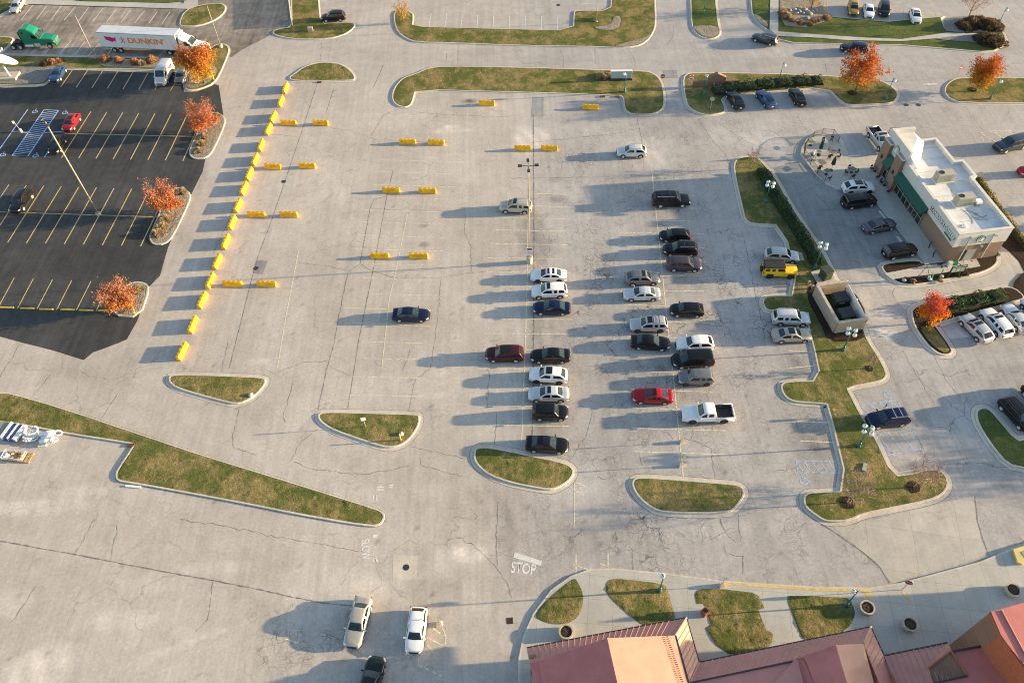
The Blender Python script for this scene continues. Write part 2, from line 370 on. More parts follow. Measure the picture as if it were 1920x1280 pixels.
M_GREYLOT = pavement('grey_lot_asphalt', (.36, .35, .345), None, False, .45, .08, .9, .12, .18)
M_WALK = pavement('concrete_walk', (.47, .455, .42), None, False, .1, .03, .9, .06, .08, slab=(2.4, 8))
M_SLAB = pavement('concrete_slab', (.47, .44, .40), None, False, .2, .05, .9, .08, .12, slab=(4.6, 12))
M_PLAZA = pavement('patio_concrete', (.50, .47, .42), None, False, .05, .03, .9, .05, .06, slab=(1.6, 6))
M_KERB = pavement('kerb_concrete', (.56, .51, .44), None, False, .1, .05, .9, .12, .14)
M_GUTTER = pavement('gutter_concrete', (.54, .49, .42), None, False, .15, .05, .9, .1, .12)
tag(link('ground', gme, M_PAVE), 'worn pale grey pavement of the big parking lot', None, None, 'structure')

def sheet(name, pts, m, z=.004, label=None, px=True, smooth=0):
    w = [(*P(*p)[:2],) for p in pts] if px else pts
    if smooth: w = [tuple(v) for v in chaikin([Vector(p) for p in w], smooth)]
    if area2(w) < 0: w = w[::-1]
    res = delaunay_2d_cdt([Vector(p) for p in w], [], [list(range(len(w)))], 1, 1e-4)
    mb = MB().add([(v.x, v.y, z) for v in res[0]], [tuple(f) for f in res[2]])
    return mb.build(name, m, label=label, kind='structure')

# ------------------------------------------------------------------ planted islands
def lawnmat(name, dry, green, lush, p=.5):
    m, nt, b, pos, obj = newmat(name)
    n1 = ramp(nt, tex(nt, pos, .3, 5, .7), .40, .58); n2 = ramp(nt, tex(nt, mapping(nt, pos, (1, .5, 1)), 2.6, 4, .7), .3, .72); n3 = ramp(nt, tex(nt, pos, 6, 4, .85), .22, .62)
    c = mix(nt, n1, dry, green); c = mix(nt, mth(nt, 'MULTIPLY', n2, p), c, lush); c = mix(nt, n3, tuple(x*.42 for x in green), c)
    c = mix(nt, ramp(nt, tex(nt, pos, 1.3, 3), .62, .75, 0, .5), c, tuple(x*1.2 for x in dry))
    nt.links.new(c, b.inputs['Base Color']); b.inputs['Roughness'].default_value = 1; b.inputs['Specular IOR Level'].default_value = .05
    bp = nd(nt, 'ShaderNodeBump'); bp.inputs['Strength'].default_value = .9; bp.inputs['Distance'].default_value = .12
    nt.links.new(tex(nt, pos, 5, 4, .8), bp.inputs['Height']); nt.links.new(bp.outputs[0], b.inputs['Normal']); return m
M_LAWN = lawnmat('autumn_lawn', (.35, .26, .125), (.128, .142, .044), (.082, .112, .031))
M_LUSH = lawnmat('green_lawn', (.17, .18, .065), (.105, .14, .045), (.07, .11, .033), .6)
def gravelmat(name, a, bcol, sc=6):
    m, nt, b, pos, obj = newmat(name)
    vo = nd(nt, 'ShaderNodeTexVoronoi'); vo.inputs['Scale'].default_value = sc; nt.links.new(pos, vo.inputs['Vector'])
    sp = nd(nt, 'ShaderNodeSeparateColor'); nt.links.new(vo.outputs['Color'], sp.inputs[0])
    c = mix(nt, sp.outputs[0], a, bcol); c = mix(nt, ramp(nt, vo.outputs['Distance'], .3, .6, 0, .55), c, tuple(x*.4 for x in a))
    nt.links.new(c, b.inputs['Base Color']); b.inputs['Roughness'].default_value = .95; b.inputs['Specular IOR Level'].default_value = .1
    bp = nd(nt, 'ShaderNodeBump'); bp.inputs['Strength'].default_value = .6; bp.inputs['Distance'].default_value = .05; bp.invert = True
    nt.links.new(vo.outputs['Distance'], bp.inputs['Height']); nt.links.new(bp.outputs[0], b.inputs['Normal']); return m
M_GRAVEL = gravelmat('river_gravel', (.30, .25, .19), (.46, .40, .31))
M_GREYGRAV = gravelmat('grey_gravel', (.24, .23, .215), (.36, .34, .32), 8)
M_MULCH = gravelmat('dark_mulch', (.035, .024, .018), (.075, .05, .036), 9)
JOINTS = MB()
def island(pts, what, m=M_LAWN, smooth=1, gut=.45, kerb=.17, sp=None, name='lawn', z=.115, amp=.055, seed=[0], px=True):
    seed[0] += 1
    w = [P(*p) for p in pts] if px else [Vector(p) for p in pts]
    if area2(w) < 0: w = w[::-1]
    if smooth: w = chaikin(w, smooth)
    w = [(v.x, v.y) for v in w]
    if sp is None:
        ar = abs(area2(w))/2; sp = min(.75, max(.28, math.sqrt(ar/3500)))
    v, f = surface(w, sp, z, amp, seed[0]); MB().add(v, f).build(name, m, smooth=True, label=('%s of the %s' % ('gravel bed' if 'gravel' in name else 'mulch bed' if 'mulch' in name else 'grass', what)), kind='structure')
    if kerb:
        n = len(w); o1 = offset(w, kerb); o2 = offset(w, kerb+.03)
        vs = [(*p, .09) for p in w]+[(*p, .135) for p in w]+[(*p, .135) for p in o1]+[(*p, 0) for p in o2]; fs = []
        for k in range(3): fs += [(k*n+i, (k+1)*n+i, (k+1)*n+(i+1) % n, k*n+(i+1) % n) for i in range(n)]
        MB().add(vs, [tuple(reversed(q)) for q in fs]).build('kerb', M_KERB, label='concrete kerb round the '+what, kind='structure')
    if gut:
        a, b = offset(w, kerb+.032), offset(w, kerb+gut); n = len(w)
        MB().add([(*p, .007) for p in a]+[(*p, .007) for p in b], [(i, n+i, n+(i+1) % n, (i+1) % n) for i in range(n)]).build('gutter', M_GUTTER, label='pale concrete gutter strip round the '+what, kind='structure')
    if kerb or gut: strip(JOINTS, offset(w, max(kerb+.05, kerb+gut if gut else 0)+.03), .055, .0085, True, .5)
    return w
def bed(pts, what, m, name='gravel_bed', z=.16, smooth=1, px=True, amp=.05, sp=.4):
    w = [P(*p) for p in pts] if px else [Vector(p) for p in pts]
    if area2(w) < 0: w = w[::-1]
    if smooth: w = chaikin(w, smooth)
    v, f = surface([(p.x, p.y) for p in w], sp, z, amp, len(pts)); return MB().add(v, f).build(name, m, smooth=True, label=what, kind='structure')
# ------------------------------------------------------------------ paved sheets
sheet('sealed_car_park', [(-160, 130), (-60, 158), (10, 165), (82, 162), (93, 153), (125, 131), (297, 137), (340, 140), (345, 172), (370, 172), (402, 158), (410, 160), (414, 185), (419, 216), (410, 260), (385, 300), (380, 322), (366, 350), (358, 366), (337, 410), (315, 465), (300, 517), (281, 536), (270, 566), (258, 600), (238, 636), (222, 643), (190, 655), (175, 660), (157, 675), (100, 657), (37, 641), (0, 631), (-160, 590)], M_BLACK, .004, 'newly sealed black asphalt car park')
sheet('truck_park', [(-260, -30), (57, 8), (345, 19), (372, 19), (372, -60), (545, -60), (548, 52), (507, 66), (497, 72), (470, 85), (452, 95), (434, 108), (421, 100), (400, 84), (340, 108), (250, 106), (5, 100), (-200, 96)], M_BROWN, .004, 'old brown stained asphalt of the truck park')
sheet('coffee_lane', T(3, 1, (40, -20), (170, -60), (290, -40), (370, 0), (430, 110), (530, 135), (770, 100), (960, 430), (1140, 680), (860, 700), (820, 730), (840, 790), (620, 740), (500, 760), (430, 700), (370, 560), (280, 440), (160, 270)), M_GREYASPH, .004, 'grey asphalt lane beside the coffee shop')
sheet('drive_through_lane', T(3, 1, (820, 735), (845, 800), (1000, 880), (1100, 890), (1330, 850), (1720, 750), (1745, 640), (1760, 470), (1820, 450), (1900, 560), (1990, 700), (1960, 840), (1840, 890), (1740, 905), (1330, 950), (1110, 1030), (1060, 1060), (1000, 1020), (930, 900), (860, 870)), M_SLAB, .004, 'curving concrete drive-through lane')
sheet('concrete_apron', T(3, 3, (490, 110), (900, 30), (1300, -70), (1550, -120), (1560, 60), (1600, 200), (1650, 310), (1400, 400), (1050, 490), (930, 535), (900, 505), (830, 400), (700, 290), (600, 200)), M_SLAB, .004, 'pale concrete apron across the drive')
sheet('grey_lot', T(3, 2, (1330, -20), (1920, -60), (2500, 0), (2500, 900), (1920, 1040), (1560, 1180), (1558, 1130), (1400, 1180), (1380, 1050), (1330, 980), (1180, 940), (1200, 800), (1000, 440), (960, 330), (900, 200)), M_GREYLOT, .0035, 'grey asphalt lot on the right')
sheet('patch', [(737, 1040), (785, 1041), (781, 1085), (736, 1088)], M_GUTTER, .005, 'square concrete patch round the manhole')
sheet('patch', [(998, 182), (1020, 182), (1018, 219), (996, 219)], M_BROWN, .005, 'dark rectangular asphalt repair near the top kerb').active_material = M_GREYASPH
sheet('patch', [(1242, 132), (1270, 132), (1270, 147), (1247, 147)], M_GREYASPH, .005, 'dark repair patch in the road mouth')
sheet('patch', [(508, 335), (553, 329), (542, 361), (512, 360)], M_SLAB, .0045, 'light square repair beside a manhole')
sheet('patch', [(480, 488), (502, 489), (492, 515), (474, 512)], M_GREYASPH, .0045, 'small square repair round a manhole')
sheet('sidewalk', [(-80, -20), (57, 2), (345, 8), (350, -30), (372, -30), (372, 19), (345, 18), (57, 9), (-80, 40)], M_WALK, .12, 'pale sidewalk at the top left')
# mall forecourt
WALK = [(978, 1500), (976, 1280), (976, 1235), (984, 1195), (1003, 1152), (1036, 1108), (1072, 1083), (1108, 1070), (1150, 1069), (1250, 1078), (1350, 1092), (1440, 1098), (1540, 1104), (1630, 1105), (1690, 1096), (1840, 1056), (1935, 1016), (2300, 900), (2500, 1300), (2500, 1600), (1200, 1600)]
w_ = [tuple(P(*p)[:2]) for p in WALK]; w_ = w_ if area2(w_) > 0 else w_[::-1]
res = delaunay_2d_cdt([Vector(p) for p in w_], [], [list(range(len(w_)))], 1, 1e-4)
MB().add([(v.x, v.y, .13) for v in res[0]], [tuple(f) for f in res[2]]).build('walkway', M_WALK, label='concrete forecourt walk in front of the red-roofed building', kind='structure')
n = len(w_); o1 = offset(w_, .18); o2 = offset(w_, .21)
MB().add([(*p, .137) for p in w_]+[(*p, .137) for p in o1]+[(*p, 0) for p in o2], [(k*n+i, (k+1)*n+i, (k+1)*n+(i+1) % n, k*n+(i+1) % n)[::-1] for k in range(2) for i in range(n)]).build('kerb', M_KERB, label='concrete kerb of the forecourt walk', kind='structure')
for what, pts in (('leaf-shaped forecourt bed', T(2, 3, (470, 500), (485, 510), (520, 580), (535, 640), (525, 720), (490, 790), (430, 835), (340, 845), (250, 830), (165, 785), (220, 700), (330, 600), (430, 520))),
                  ('forecourt bed with the single lamp', T(2, 3, (700, 560), (715, 520), (750, 502), (850, 505), (1140, 540), (1165, 580), (1220, 780), (1235, 830), (1100, 905), (965, 840), (880, 775), (760, 670), (710, 610))),
                  ('notched forecourt bed beside the litter bin', T(2, 3, (1370, 620), (1385, 590), (1430, 577), (1600, 580), (1800, 605), (1850, 630), (1890, 720), (1845, 735), (1870, 800), (1905, 885), (1940, 900), (1955, 920), (1945, 980), (1905, 1030), (1780, 1070), (1625, 1065), (1530, 1000), (1450, 870), (1490, 845), (1465, 770), (1440, 690), (1385, 690))),
                  ('forecourt bed by the round planter', T(3, 3, (135, 640), (165, 625), (560, 640), (610, 655), (650, 740), (640, 800), (590, 880), (420, 980), (265, 960), (240, 920), (180, 760)))):
    island(pts, what, M_LAWN, 0 if 'notched' in what else 1, gut=0, kerb=0, z=.15, amp=.06, sp=.24)
# ------------------------------------------------------------------ islands of the lot
I_A = [(322, 705.5), (350, 704), (480, 709), (494, 711), (497, 715), (492, 725), (480, 738), (470, 746), (450, 755), (435, 755), (375, 739), (332.5, 726), (321, 716), (319.5, 710)]
island(I_A, 'small triangular island by the yellow barriers')
I_B = T(1, 2, (480, 545), (560, 538), (900, 548), (1200, 555), (1218, 570), (1215, 610), (1195, 660), (1140, 735), (1080, 775), (1020, 788), (960, 785), (800, 735), (600, 665), (520, 620), (480, 580))
island(I_B, 'island with the white sign')
I_C = T(1, 2, (1650, 815), (1680, 803), (1750, 805), (1920, 835))+T(2, 2, (130, 865), (330, 905), (420, 935), (450, 965), (450, 1000), (410, 1050), (330, 1095), (270, 1105), (150, 1085), (0, 1055))+T(1, 2, (1760, 1000), (1680, 935), (1645, 880))
island(I_C, 'island below the lowest black saloon')
I_D = T(2, 2, (915, 1045), (950, 1030), (1100, 1035), (1600, 1075), (1690, 1085), (1725, 1110), (1730, 1150), (1700, 1200), (1650, 1260), (1600, 1275), (1400, 1283), (1150, 1275), (1060, 1250), (960, 1170), (915, 1090))
island(I_D, 'long rounded island at the lot end')
I_E = [(-120, 735), (0, 739), (20, 739), (110, 765), (200, 795), (267, 817.5), (375, 854), (480, 886), (580, 917), (705, 956), (714, 961), (719, 967.5), (715, 979), (705, 984), (695, 984), (655, 979), (555, 961.5), (480, 946), (400, 931), (300, 912.5), (240, 902.5), (224, 900), (220, 892), (222.5, 882), (252, 838), (253, 832), (242, 829), (125, 811), (60, 798), (0, 789), (-150, 770)]
island(I_E, 'long wedge verge on the left', gut=0)
I_F = T(1, 0, (250, 590), (300, 555), (360, 510), (450, 480), (540, 475), (620, 485), (680, 515), (720, 555), (738, 590), (725, 605), (500, 608), (300, 607))
island(I_F, 'half-moon island at the top of the barrier line')
I_G = T(1, 0, (1200, 560), (1290, 520), (1400, 505), (1920, 512))+T(2, 0, (600, 530), (1000, 540), (1060, 560), (1105, 600), (1130, 680), (1138, 780), (1115, 830), (1060, 855), (960, 862), (890, 855), (855, 830), (845, 790), (840, 725), (780, 718), (400, 703), (0, 692))+T(1, 0, (1190, 672), (1170, 760), (1150, 795), (1110, 805), (1060, 790), (1030, 755), (1030, 700), (1060, 640), (1110, 590))
island(I_G, 'long verge along the road', gut=.35, sp=.5)
I_H = T(1, 0, (1040, 90), (1100, 80), (1170, 100), (1175, 150), (1165, 205), (1500, 215), (1920, 225))+T(2, 0, (465, 238), (470, 95), (485, 86), (742, 88), (752, -20), (760, -260), (1062, -260), (1066, 0), (1072, 180), (1055, 245), (1000, 320), (920, 352), (800, 360), (600, 352), (0, 342))+T(1, 0, (1500, 325), (1200, 318), (1130, 290), (1070, 245), (1045, 180))
island(I_H, 'big verge round the upper car park', gut=.25, sp=.55)
I_I = T(1, 0, (268, -200), (460, -200), (463, 0), (480, 185), (600, 178), (700, 175), (738, 187), (730, 210), (690, 245), (640, 268), (560, 290), (400, 298), (250, 290), (160, 270), (130, 250), (150, 228), (280, 208), (272, 100))
island(I_I, 'verge below the fence at the top', gut=.3, sp=.5)
I_J = T(0, 0, (1350, 180), (1390, 85), (1500, 45), (1640, 30), (1680, 45), (1690, 75), (1660, 120), (1600, 160), (1500, 195), (1370, 200))
island(I_J, 'small island with the slim light pole', gut=.3)
island([(-90, -60), (10, -60), (30, 0), (22, 18), (-2, 30), (-90, 60)], 'corner lawn at the top left edge', gut=.8, sp=.6)
island([(-120, 72), (5, 71), (21, 72), (24, 77), (10, 92), (0, 100), (-120, 130)], 'small lawn end by the green truck', gut=.3, sp=.6)
island([(140, -8), (352, -8), (352, 6), (220, 5), (140, 3)], 'lawn strip behind the top sidewalk', M_LUSH, gut=0, kerb=0, sp=.7)
I_L = [(-140, 105), (5, 104.5), (188, 110), (340, 112), (375, 104), (398, 91), (402, 87.5), (412, 83.5), (424, 86), (429, 95), (423, 112), (411, 140), (400, 157), (376, 167), (356, 170), (349, 166), (355, 150), (345, 137), (297, 131), (126, 128.5), (118, 131), (92, 152), (80, 160), (38, 161), (10, 160), (-140, 150)]
island(I_L, 'planted strip between the two left car parks', gut=.3, sp=.5)
bed([(-140, 128), (5, 128), (70, 126), (100, 124), (113, 131), (90, 151), (79, 158.5), (38, 159.5), (10, 158.5), (-140, 148)], 'grey gravel bed under the satellite dish', M_GREYGRAV, z=.19)
bed([(188, 111.5), (300, 115), (300, 129), (200, 128), (185, 121)], 'gravel bed under the row of brown shrubs', M_GRAVEL, z=.19)
bed([(350, 165), (357, 150), (348, 137), (362, 128), (395, 125), (410, 130), (405, 143), (396, 154), (376, 164.5), (358, 168)], 'gravel bed under the big orange tree', M_GRAVEL, z=.19)
M1 = T(0, 0, (1590, 850), (1640, 858), (1680, 885), (1680, 940), (1600, 1120), (1550, 1185), (1470, 1192), (1432, 1165), (1430, 1120), (1490, 1000), (1530, 900))
M2 = T(0, 1, (1310, 135), (1370, 140), (1425, 180), (1410, 250), (1290, 500), (1230, 550), (1160, 552), (1130, 510), (1140, 470), (1215, 300), (1270, 180))
M3 = T(0, 1, (950, 870), (1010, 842), (1080, 848), (1115, 885), (1045, 1095), (852, 1080), (900, 970))
for pts, what in ((M1, 'upper tree island of the black car park'), (M2, 'middle tree island of the black car park'), (M3, 'lower tree island of the black car park')):
    island(pts, what, M_GRAVEL, 1, gut=0, kerb=.2, name='gravel_bed', amp=.06)
I_N = T(2, 0, (1290, 590), (1320, 560), (1380, 553), (1920, 560))+T(3, 0, (400, 575), (550, 585), (830, 610), (900, 640), (960, 690), (965, 730), (930, 775), (780, 785), (600, 790), (550, 765), (440, 655), (0, 690))+T(2, 0, (1720, 705), (1555, 730), (1600, 830), (1570, 850), (1470, 865), (1400, 850), (1330, 810), (1310, 760), (1295, 680))
island(I_N, 'island with the brick sign wall', gut=.4, sp=.5)
I_O = T(3, 0, (1330, 680), (1345, 640), (1400, 600), (1480, 590), (1920, 590), (2300, 605), (2300, 775), (1920, 775), (1450, 772), (1370, 745), (1335, 710))
island(I_O, 'verge under the right-hand orange tree', gut=.4, sp=.5)
I_P = T(2, 0, (1342, -220), (1343, 0), (1350, 150), (1360, 220), (1400, 270), (1470, 295), (1530, 285), (1560, 250), (1540, 180), (1520, 0), (1512, -220))
island(I_P, 'narrow island between the two roads at the top', M_LUSH, gut=.4, sp=.5)
bed(T(2, 0, (1358, 200), (1540, 200), (1556, 250), (1528, 281), (1470, 291), (1402, 267), (1364, 222)), 'gravel nose of the narrow top island', M_GRAVEL, z=.17)
I_Q = [(1408, -60), (1409, 5), (1411, 25), (1422, 42), (1438, 56), (1446, 58)]+T(3, 0, (90, 300), (200, 325), (600, 332), (1000, 340), (1600, 390), (1690, 382), (1750, 350), (1775, 300), (1755, 250), (1720, 195), (1600, 185), (1320, 220), (1290, 140), (1310, 130), (900, 170), (500, 135), (300, 110), (280, -200))
island(I_Q, 'landscaped corner at the top right', M_LUSH, 0, gut=.4, sp=.6)
sheet('sidewalk', T(3, 0, (20, -200), (80, -200), (75, 245), (300, 262), (700, 290), (1000, 302), (1330, 255), (1700, 258), (1700, 285), (1240, 298), (1000, 318), (600, 310), (300, 288), (70, 280), (10, 228)), M_WALK, .2, 'sidewalk through the top right landscaping')
bed(T(3, 0, (85, -60), (85, 195), (250, 215), (330, 205), (480, 150), (480, 120), (420, 100), (400, 20), (330, -60)), 'pale gravel bed with boulders at the top right', M_GRAVEL, z=.2)
bed(T(3, 0, (1315, 220), (1330, 140), (1560, 125), (1700, 190), (1730, 230), (1700, 250), (1340, 250)), 'grey gravel bed with dark shrubs at the far right', M_GREYGRAV, z=.2)
bed(T(3, 0, (1245, 296), (1560, 262), (1740, 262), (1765, 300), (1740, 345), (1680, 370), (1560, 325), (1320, 310)), 'grey gravel point at the far right', M_GREYGRAV, z=.2)
bed(T(2, 0, (1810, 110), (1850, 175), (1905, 215), (1925, 190), (1860, 130)), 'gravel triangle beside the road bend', M_GREYGRAV, z=.2)
# long island west of the coffee shop
I_R = [(1380, 302), (1390, 297), (1407, 295), (1422, 300), (1432, 311), (1451, 332), (1480, 385), (1512, 432), (1532, 460), (1552, 495), (1567, 530), (1600, 560), (1618, 622), (1625, 640), (1645, 670), (1660, 700), (1657, 709), (1645, 715), (1585, 726), (1590, 737), (1612, 780), (1637, 817), (1672, 895), (1712, 890), (1740, 882), (1762, 884), (1772, 895), (1775, 910), (1765, 925), (1740, 937), (1665, 952), (1615, 962), (1590, 974), (1562, 976), (1545, 974), (1530, 964), (1512, 950), (1509, 937), (1512, 928), (1527, 925), (1594, 924), (1554, 759), (1547, 756), (1515, 754), (1490, 752), (1475, 745), (1467, 732), (1467, 722), (1477, 717), (1541, 716), (1525, 640), (1509, 584), (1440, 583), (1432, 572), (1433, 561), (1441, 557), (1501, 556), (1470, 422), (1410, 420), (1399, 413), (1395, 400), (1377, 320)]
I_Rw = island(I_R, 'long island west of the coffee shop', M_LAWN, 1, gut=.45, sp=.36)
bed(T(3, 1, (318, 770), (360, 860), (290, 880), (300, 1000), (380, 1130), (450, 1290), (720, 1280), (700, 1190), (745, 1090), (640, 900), (520, 860), (460, 750)), 'dark mulch bed round the dumpster enclosure', M_MULCH, 'mulch_bed', z=.18)
# coffee shop surrounds
sheet('patio', [(1503, 291), (1505, 278), (1514, 262), (1524, 255), (1541, 250), (1560, 251), (1571, 258), (1577, 266), (1592, 300), (1650, 290), (1690, 270), (1720, 330), (1668, 352), (1640, 352), (1610, 360), (1569, 354), (1551, 344), (1530, 325)], M_PLAZA, .13, 'pale concrete patio with cafe tables')
w_ = [tuple(P(*p)[:2]) for p in [(1503, 291), (1505, 278), (1514, 262), (1524, 255), (1541, 250), (1560, 251), (1571, 258), (1577, 266), (1592, 300), (1600, 312), (1640, 300), (1660, 352), (1640, 356), (1610, 360), (1569, 354), (1551, 344), (1530, 325)]]
w_ = w_ if area2(w_) > 0 else w_[::-1]; n = len(w_); o1 = offset(w_, .18); o2 = offset(w_, .2)
MB().add([(*p, .137) for p in w_]+[(*p, .137) for p in o1]+[(*p, 0) for p in o2], [(k*n+i, (k+1)*n+i, (k+1)*n+(i+1) % n, k*n+(i+1) % n)[::-1] for k in range(2) for i in range(n)]).build('kerb', M_KERB, label='kerb round the cafe patio', kind='structure')
sheet('sidewalk', [(1620, 356), (1665, 345), (1720, 420), (1772, 494), (1770, 520), (1735, 500), (1728, 489), (1700, 455), (1660, 405)], M_WALK, .12, 'shaded sidewalk along the coffee shop windows')
sheet('sidewalk', T(3, 1, (870, 775), (1160, 720), (1310, 700), (1560, 665), (1590, 722), (1290, 775), (1000, 808), (930, 820)), M_PLAZA, .14, 'sunlit walk behind the menu board')
I_S = T(3, 1, (852, 735), (880, 705), (1000, 688), (1130, 680), (1150, 705), (1300, 690), (1560, 655), (1580, 640), (1690, 622), (1710, 640), (1712, 690), (1655, 738), (1550, 776), (1300, 817), (1180, 843), (1080, 855), (990, 845), (940, 820))
island(I_S, 'drive-through island', M_MULCH, 1, gut=.5, name='mulch_bed', amp=.03)
I_T = [(1710, 586), (1714, 580), (1725, 572), (1772, 560), (1880, 540), (1900, 541), (1918, 556), (1914, 562), (1748, 607), (1752, 612), (1783, 655), (1781, 663), (1768, 665), (1755, 660), (1738, 645), (1716, 613)]
island(I_T, 'island with the small orange tree on the right', M_MULCH, 1, gut=.5, name='mulch_bed', amp=.03)
bed([(1722, 615), (1740, 612), (1750, 614), (1780, 656), (1776, 662), (1766, 662), (1742, 643)], 'grassy tip of the right-hand mulch island', M_LAWN, 'lawn', z=.16)
I_U = [(1831, 775), (1838, 767), (1850, 767), (1862, 777), (1905, 829), (1925, 824), (2030, 800), (2060, 850), (2030, 905), (1920, 876), (1890, 870), (1860, 835), (1835, 795)]
island(I_U, 'lush green island at the right edge', M_LUSH, 1, gut=.5)
bed([(1845, 440), (1905, 420), (1925, 470), (1925, 520), (1905, 480)], 'mulch strip under the hedge behind the coffee shop', M_MULCH, 'mulch_bed', z=.02)
bed([(1895, 535), (1925, 505), (1960, 530), (1940, 570), (1910, 550)], 'mulch corner at the right edge', M_MULCH, 'mulch_bed', z=.12)
bed(T(2, 0, (615, 210), (680, 205), (730, 190), (755, 165), (760, 135), (790, 125), (815, 135), (812, 190), (790, 220), (740, 235), (640, 228)), 'curved stone bed in the upper verge', M_GRAVEL, z=.18)
bed(T(2, 0, (760, 355), (850, 325), (960, 300), (1045, 260), (1035, 290), (1000, 318), (920, 350), (830, 358)), 'gravel worn corner of the upper verge', M_GRAVEL, z=.17)
for cx, cy, r in ((1712, 914, .72), (1588, 943, .8), (1629, 692, .5), (1598, 176, .8), (1823, 170, .7), (1146, 145, 0)):
    if r:
        c = P(cx, cy); bed([(c.x+r*math.cos(a)*random.uniform(.85, 1.1), c.y+r*math.sin(a)*random.uniform(.85, 1.1), 0) for a in np.arange(0, 6.28, .5)], 'dark mulch ring under the tree at %s' % {1712: 'the lot corner', 1588: 'the island tip', 1629: 'the dumpster lawn', 1598: 'the lamp post', 1823: 'the right verge'}[cx], M_MULCH, 'mulch_bed', z=.19, px=False)
# ------------------------------------------------------------------ painted markings
def paint(name, c, fade=.5, lo=.35, hi=.6, rough=.8):
    m, nt, b, pos, obj = newmat(name)
    nt.links.new(mix(nt, ramp(nt, tex(nt, pos, 2.5, 4), .3, .7), tuple(x*.8 for x in c), c), b.inputs['Base Color']); b.inputs['Roughness'].default_value = rough
    tr = nd(nt, 'ShaderNodeBsdfTransparent'); mx = nd(nt, 'ShaderNodeMixShader')
    f = ramp(nt, tex(nt, pos, 3.0, 5, .75), lo, hi, fade, 1)
    nt.links.new(f, mx.inputs[0]); nt.links.new(tr.outputs[0], mx.inputs[1]); nt.links.new(b.outputs[0], mx.inputs[2]); nt.links.new(mx.outputs[0], nt.nodes['Material Output'].inputs[0]); return m
M_YEL = paint('yellow_paint', (.70, .52, .20), .8)
M_OLDYEL = paint('faded_yellow_paint', (.84, .75, .54), .3, .3, .6)
M_WHT = paint('white_paint', (.78, .77, .74), .5)
M_FADEW = paint('worn_white_paint', (.82, .80, .77), .5, .3, .6)
M_BLUE = paint('blue_paint', (.38, .55, .88), .9)
M_FADEB = paint('faded_blue_paint', (.46, .60, .82), .5, .35, .65)
M_CRACK = paint('crack_filler', (.21, .195, .185), .2, .35, .65)
def stalls(mb, t0, b0, t1, b1, n, w=.16, ks=None, z=.009):
    t0, b0, t1, b1 = P(*t0), P(*b0), P(*t1), P(*b1)
    for k in (ks if ks is not None else range(n+1)): strip(mb, [t0.lerp(t1, k/n), b0.lerp(b1, k/n)], w, z)
def lines(mb, segs, w=.11, z=.009):
    for s in segs: strip(mb, [P(*p) for p in s], w, z)
def wheelchair(mb, c, s, rz=0, z=.010):
    ca, sa = math.cos(rz), math.sin(rz); f = lambda x, y: (c[0]+s*(x*ca-y*sa), c[1]+s*(x*sa+y*ca))
    strip(mb, [f(-.12+.32*math.cos(t), -.18+.32*math.sin(t)) for t in np.linspace(2.2, 6.0, 10)], .1*s+.04, z)
    strip(mb, [f(-.15, .35), f(-.1, -.05), f(.25, -.08), f(.38, -.42)], .1*s+.05, z); strip(mb, [f(-.13, .16), f(.15, .14)], .09*s+.03, z); strip(mb, [f(-.2, .48), f(-.08, .5)], .16*s, z)
yl = MB()
stalls(yl, (136.2, 131.2), (113.7, 163.7), (277.5, 137.5), (260.5, 168), 5)
lines(yl, [((304, 141), (290.5, 169)), ((334, 147), (319.5, 170.5))])
stalls(yl, (170.5, 209.5), (115.5, 295.7), (351.2, 215), (310, 301), 6, ks=range(0, 8))
lines(yl, [((122, 250.6), (372, 256.5)), ((-40, 310), (-2, 392)), ])
stalls(yl, (82, 348.7), (14.5, 454.5), (280.5, 355), (227.8, 460.6), 6, ks=range(-2, 8))
lines(yl, [((-30, 396.5), (298, 407))])
stalls(yl, (62.5, 522.5), (32.5, 578.7), (207, 528.7), (180, 583.2), 4, ks=range(-3, 5), w=.13)
yl.build('parking_lines', M_YEL, label='bright yellow stall lines on the black car park', kind='structure')
ol = MB()
L1 = [((698, 346), (855, 351)), ((695, 369), (846, 374)), ((682, 394), (840, 398)), ((680, 416), (838, 421)), ((670, 440), (835, 446)), ((665, 467), (830, 471)), ((667, 494), (828, 498)), ((665, 520), (745, 524)), ((697, 551), (820, 554)), ((642, 577), (812, 582)), ((640, 604), (808, 612)), ((680, 640), (805, 644)), ((680, 672), (800, 673)), ((660, 706), (800, 709)), ((655, 740), (795, 743)), ((710, 322), (862, 327)), ((715, 300), (866, 304))]
L2 = [((940, 409), (1068, 410)), ((925, 431), (1068, 434)), ((920, 457), (1065, 459)), ((915, 484), (1055, 485)), ((912, 510), (1070, 511)), ((908, 537), (1072, 538)), ((905, 565), (1074, 566)), ((905, 597), (1074, 599)), ((908, 625), (1072, 626)), ((900, 655), (1070, 656)), ((895, 691), (1068, 692)), ((895, 727), (1068, 728)), ((893, 760), (1068, 762)), ((890, 796), (1068, 799)), ((950, 385), (1066, 388)), ((975, 362), (1066, 365))]
L3 = [((1218, 366), (1302, 367)), ((1222, 389), (1306, 391)), ((1234, 413.5), (1300, 415)), ((1160, 436), (1320, 439)), ((1182, 462.5), (1322, 465)), ((1167, 488), (1325, 491)), ((1170, 515), (1315, 518)), ((1175, 544), (1320, 546)), ((1170, 571), (1262, 574)), ((1180, 602), (1328, 605)), ((1175, 632), (1270, 634)), ((1183, 664.5), (1340, 667)), ((1180, 696), (1345, 700)), ((1182, 730), (1348, 735)), ((1185, 765), (1352, 769)), ((1185, 802.5), (1360, 807)), ((1190, 846), (1368, 852))]
lines(ol, L1, .085); lines(ol, L2+L3, .11)
